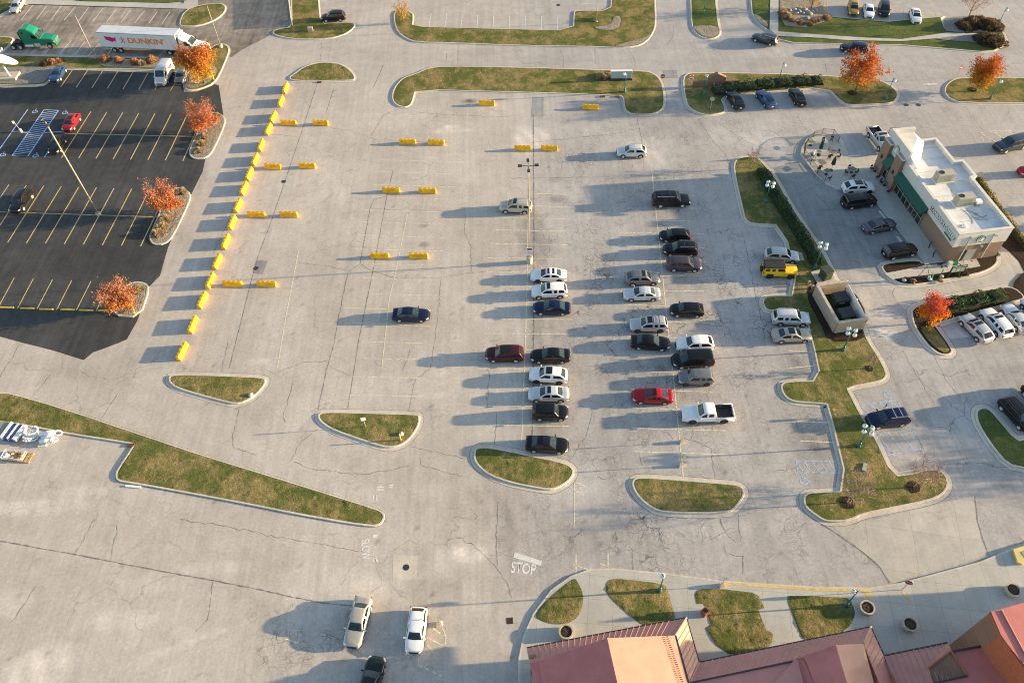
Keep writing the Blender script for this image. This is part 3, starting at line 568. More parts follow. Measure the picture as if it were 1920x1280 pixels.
lines(ol, [((764, 402), (740, 520), (730, 560), (716, 690)), ((992, 300), (988, 545), (985, 640), (978, 830)), ((1222, 320), (1255, 640)), ((1256, 640), (1281, 893)), ((560, 470), (535, 600), (520, 690)), ((1077, 903), (1077, 985)), ((1077, 903), (1102, 914)), ((1077, 920), (1095, 927)), ((1080, 1037), (1080, 1073)), ((1140, 1036), (1140, 1063)), ((1075, 1058), (1105, 1068)), ((1140, 1062), (1125, 1056)),
            ((785, 1232), (784, 1245), (827, 1267)), ((811, 1177), (834, 1193)), ((798, 1193), (835, 1212)), ((829, 1175), (836, 1192), (834, 1212)), ((800, 1208), (812, 1218)), ((535, 1197), (560, 1205)), ((1475, 657), (1532, 660)), ((1480, 690), (1537, 684)), ((1500, 826), (1562, 829)), ((1495, 790), (1556, 792))], .12)
lines(ol, T(3, 0, (1590, 1000), (1640, 985), (1920, 978))and [T(3, 0, (1590, 1000), (1640, 985), (1920, 978)), T(3, 0, (1600, 1005), (1720, 1070)), T(3, 0, (1690, 985), (1790, 1060)), T(3, 0, (1800, 985), (1890, 1040)), T(3, 0, (1600, 1025), (1620, 1060))], .13)
ol.build('parking_lines', M_OLDYEL, label='faded pale yellow stall lines of the main lot', kind='structure')
ylr = MB(); lines(ylr, [T(3, 0, a, b) for a, b in (((560, 30), (562, 135)), ((445, 15), (450, 120)), ((420, 18), (425, 112)), ((680, 50), (682, 150)), ((792, 55), (797, 165)), ((908, 75), (912, 180)), ((1020, 78), (1030, 192)), ((1138, 90), (1150, 205)), ((1258, 105), (1268, 218)), ((420, 30), (450, 24)), ((420, 60), (450, 54)), ((420, 90), (450, 84)), ((900, 72), (1270, 108)))], .16)
ylr.build('parking_lines', M_YEL, label='yellow stall lines at the top right car park', kind='structure')
wl = MB()
stalls(wl, (808.7, 25), (804, 52), (955, 30), (954.5, 55.5), 5); lines(wl, [((985.5, 30.5), (984, 56.5)), ((1015, 31), (1015, 57)), ((1045, 32), (1045, 58)), ((1092, 7), (1147, 9.5)), ((597, 3), (640, -3)), ((598, 17.5), (652, 12)), ((640, 26), (656, 26))])
lines(wl, [T(3, 0, (1165, 634), (1270, 631)), T(3, 0, (608, 1172), (690, 1165)), T(3, 1, (835, 302), (880, 360)), T(3, 1, (968, 492), (1015, 555))], .35)
wl.build('parking_lines', M_WHT, label='white stall lines and stop bars', kind='structure')
fw = MB()
lines(fw, [T(0, 0, a, b) for a, b in (((245, 40), (160, 150)), ((355, 42), (275, 147)), ((460, 46), (385, 150)), ((565, 52), (480, 155)), ((665, 58), (590, 160)), ((775, 63), (695, 165)), ((875, 68), (800, 168)), ((985, 75), (905, 170)), ((1085, 82), (1010, 175)), ((1180, 90), (1115, 178)), ((1275, 92), (1215, 180)), ((535, 305), (445, 410)), ((635, 315), (560, 415)), ((740, 330), (665, 420)), ((420, 310), (335, 408)), ((310, 330), (230, 405)), ((860, 335), (800, 425)), ((1240, 380), (1170, 440)))], .13)
fw.build('parking_lines', M_FADEW, label='worn white stall lines in the truck park', kind='structure')
bl = MB()
lines(bl, [T(0, 0, (330, 825), (440, 828), (210, 1172), (92, 1168), (330, 825)), T(0, 0, (210, 820), (0, 1115)), T(0, 0, (90, 990), (215, 995)), T(0, 0, (320, 998), (490, 985)), T(0, 0, (360, 1140), (335, 1178))], .19)
a0, a1, b0, b1 = [P(*p) for p in T(0, 0, (330, 825), (92, 1168), (440, 828), (210, 1172))]
for k in range(1, 20): strip(bl, [a0.lerp(a1, min(1, (k+.5)/20)), b0.lerp(b1, max(0, (k-.9)/20))], .17, .0095)
for p in T(0, 0, (270, 833), (495, 842), (30, 1155), (275, 1163)): wheelchair(bl, P(*p), 1.15)
bl.build('accessible_bay_markings', M_BLUE, label='blue hatched aisle and wheelchair symbols on the black car park', kind='structure')
fb = MB()
lines(fb, [T(3, 2, *s) for s in (((690, 485), (960, 437), (1000, 500)), ((690, 485), (760, 535)), ((760, 475), (840, 520)), ((830, 462), (905, 505)), ((900, 450), (1000, 500)), ((800, 705), (1085, 655), (1165, 800), (885, 857)), ((810, 690), (935, 838)), ((905, 690), (1010, 825)), ((985, 675), (1090, 812)), ((1080, 660), (1165, 800)), ((840, 780), (940, 840)))], .17)
lines(fb, [T(3, 2, *s) for s in (((205, 893), (530, 898)), ((215, 975), (555, 987)), ((210, 895), (220, 975)), ((215, 900), (265, 980)), ((265, 895), (325, 982)), ((325, 897), (390, 983)), ((390, 898), (450, 985)), ((455, 898), (510, 986)))], .1)
wheelchair(fb, P(*T(3, 2, (905, 392))[0]), 1.3); wheelchair(fb, P(*T(3, 2, (275, 1035))[0]), 1.2)
fb.build('accessible_bay_markings', M_FADEB, label='pale blue hatching of the accessible bays on the right', kind='structure')
yk = MB()
for a, b in (((1357, 1092.5), (1440, 1098.5)), ((1440, 1098.5), (1540, 1104.5)), ((1540, 1104.5), (1629, 1105.3))): strip(yk, [P(*a, .14)[:2], P(*b, .14)[:2]], .28, .141)
yk.quad(*[(*P(x, y, .14)[:2], .139) for x, y in ((1618, 1106), (1634, 1103), (1635, 1131), (1628, 1122))])
yk.quad(*[(*P(x, y, .14)[:2], .139) for x, y in ((1690, 1108), (1694, 1108), (1710, 1128), (1704, 1127))])
yk.build('kerb_paint', M_YEL, label='yellow painted kerb edge of the forecourt', kind='structure')
wt = MB()
wt.quad(*[(*P(x, y)[:2], .009) for x, y in ((965, 1035), (1016.5, 1051), (1014.5, 1060.5), (962.5, 1044.5))])
wt.build('stop_bar', mat('bar_white', (.62, .61, .59), .9, .12, 4), label='worn white stop bar before the forecourt', kind='structure')
def ground_text(body, c, right, up, size, m, label):
    o, r, u = P(*c), P(*right), P(*up); me = text_mesh(body, 1.0, 0, .02)
    ex = (r-o); ey = (u-o); ex.normalize()
    me.transform(frame((o.x, o.y, .010), ex, ey) @ Matrix.Diagonal((size[0], size[1], 1, 1)))
    link('ground_lettering', me, m, label=label, kind='structure')
ground_text('STOP', (981, 1066), (998, 1068), (985, 1045), (1.05, 1.6), M_FADEW, 'white STOP painted on the pavement')
ground_text('SLOW', (685, 1029), (686, 1050), (705, 1027), (.8, 1.2), M_FADEW, 'worn SLOW painted sideways on the pavement')
fs = MB(); lines(fs, [T(1, 3, (870, 172), (912, 172)), T(1, 3, (875, 182), (910, 186)), T(1, 3, (880, 340), (880, 372)), T(1, 3, (900, 340), (910, 370)), T(1, 2, (905, 1095), (935, 1088), (960, 1095)), T(1, 2, (900, 1110), (960, 1112)), T(1, 2, (995, 1080), (1030, 1075)), T(1, 2, (1000, 1095), (1030, 1090)), T(1, 2, (880, 1150), (880, 1190)), T(1, 2, (905, 1150), (905, 1190))], .16)
fs.build('ground_lettering', M_FADEW, label='illegible worn white strokes left of the drive', kind='structure')
# ------------------------------------------------------------------ crack lines
ck = MB()
def crack(pts, w=.08, wob=.28):
    w_ = [P(*p) for p in pts]; out = []
    for a, b in zip(w_[:-1], w_[1:]):
        n = max(2, int((b-a).length/.4))
        for k in range(n):
            t = k/n; q = a.lerp(b, t); s = 0 if (k == 0 and a is w_[0]) else wob
            out.append((q.x+random.gauss(0, s*.22), q.y+random.gauss(0, s*.22)))
    out.append(tuple(w_[-1][:2])); strip(ck, out, w, .0075, jitter=.55)
for s in ([(595, 157), (568, 240), (542, 317), (527, 362), (505, 425), (484, 480), (470, 530), (430, 690)], [(625, 168), (611, 214)], [(719, 122), (700, 165)], [(737, 320), (726, 365), (702, 495), (680, 602), (672, 640), (665, 687), (652, 765)]):
    crack(s, .095, .05)
for s in (T(1, 1, (980, 190), (890, 215), (855, 280), (820, 480), (780, 700), (690, 760), (640, 1000), (590, 1270)), T(1, 2, (590, 0), (530, 210), (465, 510))): crack(s, .09, .12)
for s in (T(1, 1, (780, 700), (890, 760), (1050, 805), (1390, 800), (1600, 765), (1920, 750)), T(1, 1, (690, 750), (540, 715), (350, 695), (290, 680)), T(1, 1, (1570, 330), (1560, 460), (1610, 560), (1615, 760)), T(1, 1, (1390, 810), (1370, 1020), (1340, 1280)), T(1, 2, (1340, 0), (1310, 200), (1200, 280), (1160, 450), (1140, 520)), T(1, 2, (1160, 60), (1100, 230)),
          T(1, 2, (540, 150), (350, 155), (120, 245)), T(1, 2, (460, 660), (350, 740), (250, 900)), T(1, 2, (560, 190), (690, 250)), T(1, 2, (1170, 790), (1400, 840), (1570, 880)), T(1, 2, (1230, 870), (1240, 930), (1380, 970), (1560, 1010)), T(1, 2, (280, 900), (400, 950), (800, 1000), (1150, 930)), T(1, 2, (1740, 200), (1750, 260), (1730, 500)), T(1, 2, (1805, 540), (1790, 770)), T(1, 2, (280, 310), (200, 560), (220, 600)),
          T(0, 2, (1790, 510), (1750, 700), (1745, 790), (1920, 850)), T(0, 2, (880, 390), (760, 580)), T(0, 2, (380, 250), (250, 410)), T(0, 2, (150, 20), (0, 270)), T(0, 2, (1710, 0), (1660, 230)), T(0, 3, (730, 20), (560, 310)), T(0, 3, (890, 60), (830, 350)), T(0, 3, (270, 550), (90, 820)), T(0, 3, (1600, 520), (1560, 800), (1460, 900)), T(0, 3, (1350, 50), (1920, 145)), T(1, 3, (0, 155), (400, 225), (800, 295)),
          T(1, 3, (1920, 640), (1880, 520), (1800, 415), (1640, 250), (1500, 190)), T(1, 3, (1820, -80), (1800, 250), (1810, 410)), T(2, 0, (940, 890), (980, 1100), (990, 1280)), T(2, 0, (1500, 890), (1750, 1060), (1920, 1130)), T(2, 0, (1400, 900), (1500, 1050), (1610, 1170), (1640, 1280)), T(2, 1, (0, 60), (990, 40), (1620, 10)), T(2, 1, (1730, 460), (1800, 800), (1900, 1280)), T(2, 2, (1280, 720), (1380, 750), (1490, 800), (1520, 1020)),
          T(2, 2, (1150, 480), (1350, 650), (1350, 740)), T(2, 3, (900, 270), (905, 440)), T(2, 3, (1565, 50), (1600, 150), (1680, 230)), T(2, 3, (1700, 20), (1710, 220)), T(2, 3, (1590, 230), (1600, 310), (1740, 330), (1730, 460)), T(2, 3, (785, 130), (790, 220)), T(3, 0, (220, 870), (250, 930)), T(3, 0, (900, 470), (910, 560)), T(3, 0, (430, 480), (445, 550)), T(1, 0, (490, 320), (485, 450)), T(1, 0, (1520, 350), (1510, 490)), T(1, 0, (1430, 400), (1425, 480)),
          T(2, 0, (360, 380), (390, 430), (385, 500)), T(2, 0, (620, 370), (625, 480)), T(2, 0, (1210, 200), (1215, 260), (1165, 340)), T(2, 0, (880, 380), (920, 450), (925, 510)), T(1, 0, (1170, 790), (960, 860), (860, 1030), (900, 1050), (1440, 1070)), T(1, 0, (1190, 840), (1390, 860), (1920, 880)), T(1, 0, (550, 960), (700, 980), (860, 1035)), T(1, 0, (0, 1000), (310, 1025)), T(2, 0, (150, 1070), (800, 1000), (960, 960)),
          T(3, 2, (1010, 70), (1120, 260), (1250, 470)), T(3, 2, (1250, 120), (1330, 280), (1450, 430)), T(3, 0, (1480, 800), (1600, 970), (1800, 1180)), T(3, 0, (20, 980), (170, 1070), (190, 1090)), T(3, 1, (300, 120), (600, 420), (760, 640)), T(3, 1, (350, 300), (520, 290)), T(3, 1, (380, 550), (680, 540)), T(3, 1, (950, 880), (930, 920), (980, 1010)), T(2, 2, (950, 830), (980, 930)), T(2, 2, (600, 540), (560, 700), (430, 900)), T(1, 1, (860, 280), (1100, 300)), T(0, 1, (1600, 620), (1660, 500), (1760, 260))):
    crack(s, .062)
crack(T(0, 3, (0, 215), (560, 315), (1150, 430), (1650, 520), (1920, 575))+T(1, 3, (250, 630), (500, 680), (720, 700)), .12, .08)
crack([(1000, 215), (1001, 420), (1001, 505), (1001, 600), (1000, 690), (997, 850)], .15, .12)
crack(T(3, 3, (400, 90), (500, 150), (700, 290), (830, 400), (910, 530)), .2, .04)
crack(T(3, 3, (1550, -120), (1570, 60), (1610, 200), (1650, 310)), .12, .04)
rc = random.Random(5)
for k in range(120):                                       # random short hairlines, mostly on the right half
    x, y = rc.uniform(880, 1480), rc.uniform(230, 1060); a = rc.uniform(0, 6.28); pts = [(x, y)]
    for j in range(rc.randint(2, 5)):
        a += rc.gauss(0, .6); pts.append((pts[-1][0]+rc.uniform(6, 16)*math.cos(a), pts[-1][1]+rc.uniform(5, 11)*math.sin(a)))
    if not any(pip([tuple(P(*q)[:2]) for q in isl], np.array([P(x, y).x]), np.array([P(x, y).y]))[0] for isl in (I_R, I_C, I_D, I_G)): crack(pts, .035, .4)
JOINTS.build('pavement_joints', M_CRACK, label='thin dark joints along the kerb gutters', kind='structure')
ck.build('pavement_cracks', M_CRACK, label='dark cracks and joints across the pavement', kind='structure')
# ------------------------------------------------------------------ vehicles
def carpaint(name, c, metallic=.25, rough=.32):
    m, nt, b, pos, obj = newmat(name)
    n = ramp(nt, tex(nt, obj, 1.7, 4, .6), .3, .7, .9, 1.06); vm = nd(nt, 'ShaderNodeVectorMath'); vm.operation = 'SCALE'; vm.inputs[0].default_value = c
    dust = ramp(nt, nd(nt, 'ShaderNodeSeparateXYZ').outputs[2], 0, 1)
    nt.links.new(n, vm.inputs[3])
    sx = nd(nt, 'ShaderNodeSeparateXYZ'); nt.links.new(obj, sx.inputs[0])
    d = mth(nt, 'MULTIPLY', ramp(nt, sx.outputs[2], .15, .6, .35, 0), ramp(nt, tex(nt, obj, 3, 3), .3, .7, .4, 1))
    nt.links.new(mix(nt, d, vm.outputs[0], (.30, .27, .23)), b.inputs['Base Color'])
    b.inputs['Metallic'].default_value = metallic; b.inputs['Roughness'].default_value = rough
    b.inputs['Coat Weight'].default_value = .35; b.inputs['Coat Roughness'].default_value = .06; b.inputs['Specular IOR Level'].default_value = .3; return m
CP = {k: carpaint('paint_'+k, c, me, ro) for k, c, me, ro in (
    ('white', (.80, .80, .80), 0, .4), ('silver', (.50, .51, .53), .45, .35), ('lightsilver', (.62, .63, .65), .35, .35), ('champagne', (.50, .46, .40), .35, .35), ('beige', (.46, .41, .34), .35, .35), ('tan', (.40, .355, .30), .4, .35),
    ('grey', (.11, .11, .125), .4, .32), ('midgrey', (.20, .20, .22), .4, .32), ('purple', (.075, .06, .085), .4, .3), ('black', (.008, .008, .010), .1, .22), ('navy', (.010, .018, .055), .3, .25), ('blue', (.03, .075, .19), .3, .3), ('slate', (.045, .06, .09), .4, .3),
    ('maroon', (.062, .011, .017), .3, .3), ('red', (.36, .010, .022), .2, .28), ('gold', (.42, .25, .06), .4, .32), ('yellow', (.80, .48, .01), 0, .35), ('green', (.014, .023, .021), .3, .25), ('semigreen', (.015, .20, .13), .15, .3))}
M_GLASS, _nt, _b, _p, _o = newmat('car_glass')
_nt.links.new(mix(_nt, ramp(_nt, tex(_nt, _o, 1.3, 3), .35, .7), (.012, .022, .027), (.045, .064, .07)), _b.inputs['Base Color']); _b.inputs['Roughness'].default_value = .06; _b.inputs['Specular IOR Level'].default_value = .55
M_DGLASS = mat('privacy_glass', (.008, .008, .010), .08, .3, 2, spec=.7)
M_TYRE = mat('tyre_rubber', (.018, .017, .017), .85, .3, 4)
M_RIM = mat('alloy_rim', (.55, .55, .57), .35, .15, 3, metallic=.15)
M_DRIM = mat('dark_rim', (.05, .05, .055), .4, .2, 3, metallic=.5)
M_TRIM = mat('black_trim', (.016, .016, .017), .6, .3, 4)
M_LAMP = mat('headlamp_lens', (.62, .64, .66), .12, .2, 8, coat=.8)
M_TAIL = mat('tail_lamp_red', (.42, .012, .014), .25, .25, 6, coat=.6)
M_CHROME = mat('chrome', (.7, .7, .72), .18, .1, 3, metallic=.9)
M_PLATE = mat('number_plate', (.6, .62, .66), .5, .1, 10)
TY = {  # L, W, H, belt, hood, rear deck, (windscreen base, roof front, roof rear, rear glass base) as fractions of L, wheel r, roof half width factor
 'sedan': (4.85, 1.84, 1.46, .94, .86, .98, (.215, .055, -.20, -.365), .335, .62, .19),
 'coupe': (4.75, 1.86, 1.40, .93, .86, .97, (.19, .03, -.19, -.40), .345, .60, .18),
 'suv': (4.72, 1.90, 1.70, 1.07, .99, 1.05, (.24, .095, -.39, -.475), .365, .68, .24),
 'crossover': (4.62, 1.88, 1.63, 1.03, .95, 1.05, (.235, .085, -.31, -.465), .36, .65, .23),
 'largesuv': (5.40, 2.05, 1.92, 1.20, 1.14, 1.16, (.235, .12, -.44, -.485), .40, .74, .26),
 'minisuv': (4.15, 1.80, 1.64, 1.03, .96, 1.03, (.225, .11, -.41, -.48), .345, .70, .22),
 'hatch': (4.25, 1.79, 1.50, .96, .88, 1.0, (.26, .10, -.33, -.465), .325, .63, .19),
 'wagon': (4.80, 1.84, 1.62, 1.0, .92, 1.0, (.215, .07, -.40, -.48), .36, .67, .24),
 'minivan': (5.10, 2.00, 1.76, 1.06, .98, 1.04, (.32, .13, -.43, -.485), .36, .72, .20),
 'jeep': (4.60, 1.87, 1.90, 1.26, 1.14, 1.22, (.135, .085, -.455, -.47), .41, .84, .34),
 'pickup': (5.85, 2.02, 1.92, 1.18, 1.14, 1.14, (.19, .085, -.115, -.135), .40, .72, .30),
 'van': (5.75, 2.02, 2.50, 1.32, 1.10, 1.34, (.335, .20, -.47, -.49), .35, .86, .24),
}
PMESH = {}
def smooth_normals(me):
    me.polygons.foreach_set('use_smooth', [True]*len(me.polygons))
def subsurf(me, levels):
    ob = bpy.data.objects.new('tmp', me); COL.objects.link(ob); md = ob.modifiers.new('s', 'SUBSURF'); md.levels = levels; md.render_levels = levels
    out = bpy.data.meshes.new_from_object(ob.evaluated_get(bpy.context.evaluated_depsgraph_get())); bpy.data.objects.remove(ob); bpy.data.meshes.remove(me); return out
def hull_mesh(ty):
    L, W, H, belt, hood, deck, (xa, xb, xc, xd), r, rw, zb = TY[ty]
    boxy = ty in ('jeep', 'pickup', 'largesuv', 'van')
    tip = .86 if boxy else .60
    e = .45 if boxy else .8
    if ty == 'pickup': S = [(-.5, .70, .92), (-.498, .72, .95), (-.49, .74, .98), (-.16, .74, 1.0), (-.15, .75, 1.0), (-.145, belt, 1.0), (-.13, belt, 1.0)]
    else:
        S = [(-.5, .55*deck, tip), (-.499, .62*deck, tip+.02), (-.492, .86*deck, .5*(tip+.95)), (-.468, .975*deck, .93), (-.43, deck, .975)]
        if xd > -.42: S.append((xd, deck, 1.0))
        S.append((-.2, .5*(deck+belt), 1.0))
    S += [(0, belt, 1.0), (xa, belt, 1.0), (xa+.03, belt-.02, .995), (.5*(xa+.43), .5*(hood+belt)+.015, .985), (.41, hood-.015, .955), (.458, hood-.10*e, .5*(tip+1.0)), (.486, hood-.22*e, .5*(tip+.80)), (.499, .62*hood, tip+.03), (.5, .56*hood, tip)]
    vs = []
    for x, zt, w in S:
        h = W/2*w; zm = zb+.50*(zt-zb)
        half = [(.55*h, zb), (.90*h, zb+.03), (.985*h, zb+.14), (1.01*h, zm), (.985*h, zt-.13), (.93*h, zt-.02), (.50*h, zt+.03)]
        ring = [(y, z) for y, z in half]+[(-y, z) for y, z in reversed(half)]
        vs += [(x*L, y, z) for y, z in ring]; n = len(ring)
    fs = [(k*n+i, k*n+(i+1) % n, (k+1)*n+(i+1) % n, (k+1)*n+i)[::-1] for k in range(len(S)-1) for i in range(n)]
    fs += [tuple(range(n)), tuple(reversed(range((len(S)-1)*n, len(S)*n)))]
    me = subsurf(MB().add(vs, fs).mesh('hull'), 1)
    v, f = [tuple(p.co) for p in me.vertices], [tuple(p.vertices) for p in me.polygons]; bpy.data.meshes.remove(me)
    return v, f
def house_pts(ty):
    L, W, H, belt, hood, deck, (xa, xb, xc, xd), r, rw, zb = TY[ty]
    wb, wr = W/2*.945, W/2*min(.92, rw*1.10); z0 = belt-.04; zr = deck-.05
    if ty == 'van': wb, wr = W/2*.985, W/2*.90
    if ty == 'jeep': wb, wr = W/2*.92, W/2*.84
    xm = .5*(xb+xc)
    A = [(xa*L, wb*.96, z0), (xd*L, wb*.92, zr)]
    Bf, Bm, Br = (xb*L, wr*.95, H-.055), (xm*L, wr, H-.015), (xc*L, wr*.95, H-.07)
    return A[0], A[1], Bf, Bm, Br
def cabin(ty):
    """smooth cabin shell split into painted shell and each pane"""
    L, W, H, belt, hood, deck, (xa, xb, xc, xd), r, rw, zb = TY[ty]
    A, D, bf, bm, br = [Vector(p) for p in house_pts(ty)]
    zbase = lambda x: np.interp(x, [D.x, A.x], [D.z, A.z])
    ybase = lambda x: np.interp(x, [D.x, .5*(A.x+D.x), A.x], [D.y, W/2*.945 if ty != 'van' else W/2*.985, A.y])
    rows = []                                   # (edge point, centre point, tag)
    bulge = .12 if ty not in ('jeep', 'van') else .04
    for t in (0, .07, .5, .94): rows.append((A.lerp(bf, t), (A+Vector((bulge, -A.y, .012))).lerp(bf+Vector((.05, -bf.y, .04)), t), 'w%g' % t))
    xs = .5*(A.x+D.x)+.02*L; xs = min(max(xs, br.x+.25), bf.x-.3)
    roofx = [bf.x-.05, xs+.04, xs-.04]
    three = ty in ('largesuv', 'minivan', 'suv', 'wagon', 'jeep', 'minisuv')
    if three: x3 = br.x+.16*L; roofx += [x3+.04, x3-.04]
    roofx += [br.x+.06]
    for x in roofx:
        ez = np.interp(x, [br.x, bm.x, bf.x], [br.z, bm.z, bf.z]); ey = np.interp(x, [br.x, bm.x, bf.x], [br.y, bm.y, bf.y])
        rows.append((Vector((x, ey, ez)), Vector((x, 0, ez+.045)), 'r'))
    for t in (.08, .5, .86, 1): rows.append((br.lerp(D, t), (br+Vector((-.02, -br.y, .04))).lerp(D+Vector((-.05, -D.y, .012)), t), 'b%g' % t))
    lo, hi = (.07, .90); vs = []; n = 9
    for e, c, tg in rows:
        bx = Vector((e.x, ybase(e.x), zbase(e.x)-.02))
        half = [bx, bx.lerp(e, lo)+Vector((0, .012, 0)), bx.lerp(e, hi)+Vector((0, .012, 0)), e, e.lerp(c, .55)+Vector((0, 0, .012))]
        vs += half[:4]+[c]+[Vector((p.x, -p.y, p.z)) for p in reversed(half[:4])]
    mbc = MB(); fs = []; ids = []; PAINT, WS, RW = 0, 1, 2
    R = len(rows); wstart, wend = 1, 3
    rstart = R-4; sidegroups = []
    for i in range(R-1):
        for j in range(n-1):
            k = PAINT; a_, b_ = rows[i][2], rows[i+1][2]
            if j in (3, 4) and a_ in ('w0.07', 'w0.5'): k = WS
            if j in (3, 4) and a_ in ('b0.08', 'b0.5') and ty != 'van': k = RW
            if j in (1, 6):
                off = 0 if j == 1 else 10
                first = i in (1, 2, 3, 4)             # windscreen rows to the B pillar
                if ty == 'van':
                    if i in (1, 2, 3): k = 3+off
                elif first: k = 3+off
                elif i == 5: k = PAINT
                elif three and i == 6: k = 4+off
                elif three and i == 7: k = PAINT
                elif three and i in (8, 9) and i < R-3: k = 5+off
                elif not three and i in (6, 7, 8) and i < R-3 + (1 if ty in ('sedan', 'coupe') else 0) and ty != 'pickup': k = 4+off
                elif ty == 'pickup' and i == 6: k = 4+off
            fs.append((i*n+j, i*n+j+1, (i+1)*n+j+1, (i+1)*n+j)); ids.append(k)
    me = MB().add(vs, fs).mesh('cabin'); 
    for k in range(16): me.materials.append(None)
    me.polygons.foreach_set('material_index', ids)
    bm_ = bmesh.new(); bm_.from_mesh(me); bmesh.ops.recalc_face_normals(bm_, faces=bm_.faces)
    if sum(f.normal.z for f in bm_.faces) < 0: bmesh.ops.reverse_faces(bm_, faces=bm_.faces)
    bm_.to_mesh(me); bm_.free()
    me = subsurf(me, 2); out = {}
    for p in me.polygons: out.setdefault(p.material_index, []).append(tuple(p.vertices))
    res = {}
    for k, f in out.items():
        used = sorted({i for q in f for i in q}); mp = {v: i for i, v in enumerate(used)}
        res[k] = MB().add([tuple(me.vertices[i].co) for i in used], [tuple(mp[i] for i in q) for q in f])
    bpy.data.meshes.remove(me); return res
def car_parts(ty, glass_sides=True, sunroof=None, rails=False, spare=False):
    """part name -> (list of MB, material key); local frame +X forward, Z up"""
    L, W, H, belt, hood, deck, (xa, xb, xc, xd), r, rw, zb = TY[ty]
    a, dd, bf, bm, br = house_pts(ty); y = lambda p: (p[0], -p[1], p[2])
    out = {}
    body = MB(); v, f = hull_mesh(ty); body.add(v, f)
    cb = cabin(ty); out['cab'] = cb[0]; out['windscreen'] = cb[1]
    if 2 in cb: out['rear_window'] = cb[2]
    out['side_windows'] = [q for k, q in cb.items() if k > 2]
    if ty == 'pickup':
        bx0, bx1 = -.5*L, -.15*L; zt = 1.17
        for s in (-1, 1): body.box(((bx0+bx1)/2, s*(W/2-.06), .5*(zt+.62)), (bx1-bx0, .10, zt-.62))
        body.box((bx0+.035, 0, .5*(zt+.62)), (.07, W-.22, zt-.62)); body.box((bx1, 0, .5*(zt+.6)), (.06, W-.25, zt-.62))
        bedm = MB(); bedm.box(((bx0+bx1)/2, 0, .79), (bx1-bx0-.16, W-.24, .04)); 
        for s in (-1, 1): bedm.box(((bx0+bx1)/2, s*(W/2-.135), .96), (bx1-bx0-.2, .03, .34)); bedm.box((-.29*L, s*(W/2-.25), .90), (.9, .22, .18))
        out['bed_liner'] = bedm
    out['body'] = body
    wx = .292*L if ty != 'pickup' else .305*L
    out['wheels'] = [((sx*wx, s*(W/2-.11), r), s) for sx in (1, -1) for s in (1, -1)]
    arch = []
    for sx in (1, -1):
        for s in (1, -1):
            q = MB(); n = 14; R_ = r*1.2; c = (sx*wx, s*(W/2+.004), r+.015)
            vs = [c]+[(c[0]+R_*math.cos(t), c[1], max(.16, c[2]+R_*math.sin(t))) for t in np.linspace(-.5, math.pi+.5, n)]
            q.add(vs, [(0, i, i+1) if s < 0 else (0, i+1, i) for i in range(1, n)]); arch.append(q)
    out['wheel_arch'] = arch
    boxy = ty in ('jeep', 'pickup', 'largesuv', 'van')
    hz = hood*.80
    def lampbox(x, s, z, dx, dy, dz, rz): q = MB(); q.box((x, s, z), (dx, dy, dz), rz); return q
    out['headlight'] = [lampbox(.452*L if not boxy else .478*L, s*W/2*(.80 if not boxy else .86), hz-.02, .34 if not boxy else .16, .14, .13, -s*(.55 if not boxy else .25)) for s in (1, -1)]
    out['taillight'] = [lampbox(-.474*L if not boxy else -.487*L, s*W/2*(.81 if not boxy else .87), deck*.80, .12, .22 if ty in ('sedan', 'coupe', 'crossover', 'hatch') else .15, .16 if ty in ('sedan', 'coupe', 'crossover') else .30, s*.55 if not boxy else s*.1) for s in (1, -1)]
    if ty == 'pickup': out['taillight'] = [lampbox(-.497*L, s*(W/2-.08), .95, .06, .16, .36, 0) for s in (1, -1)]
    g = MB(); g.box((.497*L, 0, hood*.60), (.05, W*.50, .20)); out['grille'] = g
    out['sill_trim'] = [MB().box((0, s*(W/2-.008), zb+.07), (.40*L, .03, .10)) for s in (1, -1)]
    out['rear_bumper'] = MB().box((-.497*L, 0, zb+.12), (.05, W*.58, .14))
    out['front_intake'] = MB().box((.497*L, 0, zb+.13), (.05, W*.5, .12))
    pl = MB(); pl.box((-.5*L-.012, 0, deck*.58), (.02, .34, .16)); out['number_plate'] = pl
    mi = []
    for s in (1, -1): q = MB(); q.box((a[0]-.17, s*(W/2+.06), belt+.04), (.12, .22, .14)); mi.append(q)
    out['wing_mirror'] = mi
    if rails:
        rl = []
        for s in (1, -1): q = MB(); q.box((.5*(bf[0]+br[0])-.05, s*(bm[1]-.07), H+.035), ((bf[0]-br[0])*.86, .05, .05)); rl.append(q)
        out['roof_rail'] = rl
    if rails == 'bars':
        out['crossbar'] = [MB().box((x, 0, H+.06), (.09, bm[1]*2-.1, .035)) for x in (.5*(bf[0]+bm[0])-.25, .5*(br[0]+bm[0])+.15)]
    if sunroof:
        x0, x1 = bf[0]-.12, bf[0]-.12-sunroof; q = MB(); w = bm[1]*.80
        n = 6; vs = []
        for xx in (x0, x1):
            for i in range(n+1):
                yy = -w+2*w*i/n; vs.append((xx, yy, np.interp(xx, [br[0], bm[0], bf[0]], [br[2], bm[2], bf[2]])+.040*(1-(yy/bm[1])**2)+.010))
        q.add(vs, [(i, i+1, n+2+i, n+1+i)[::-1] for i in range(n)]); out['sunroof'] = q
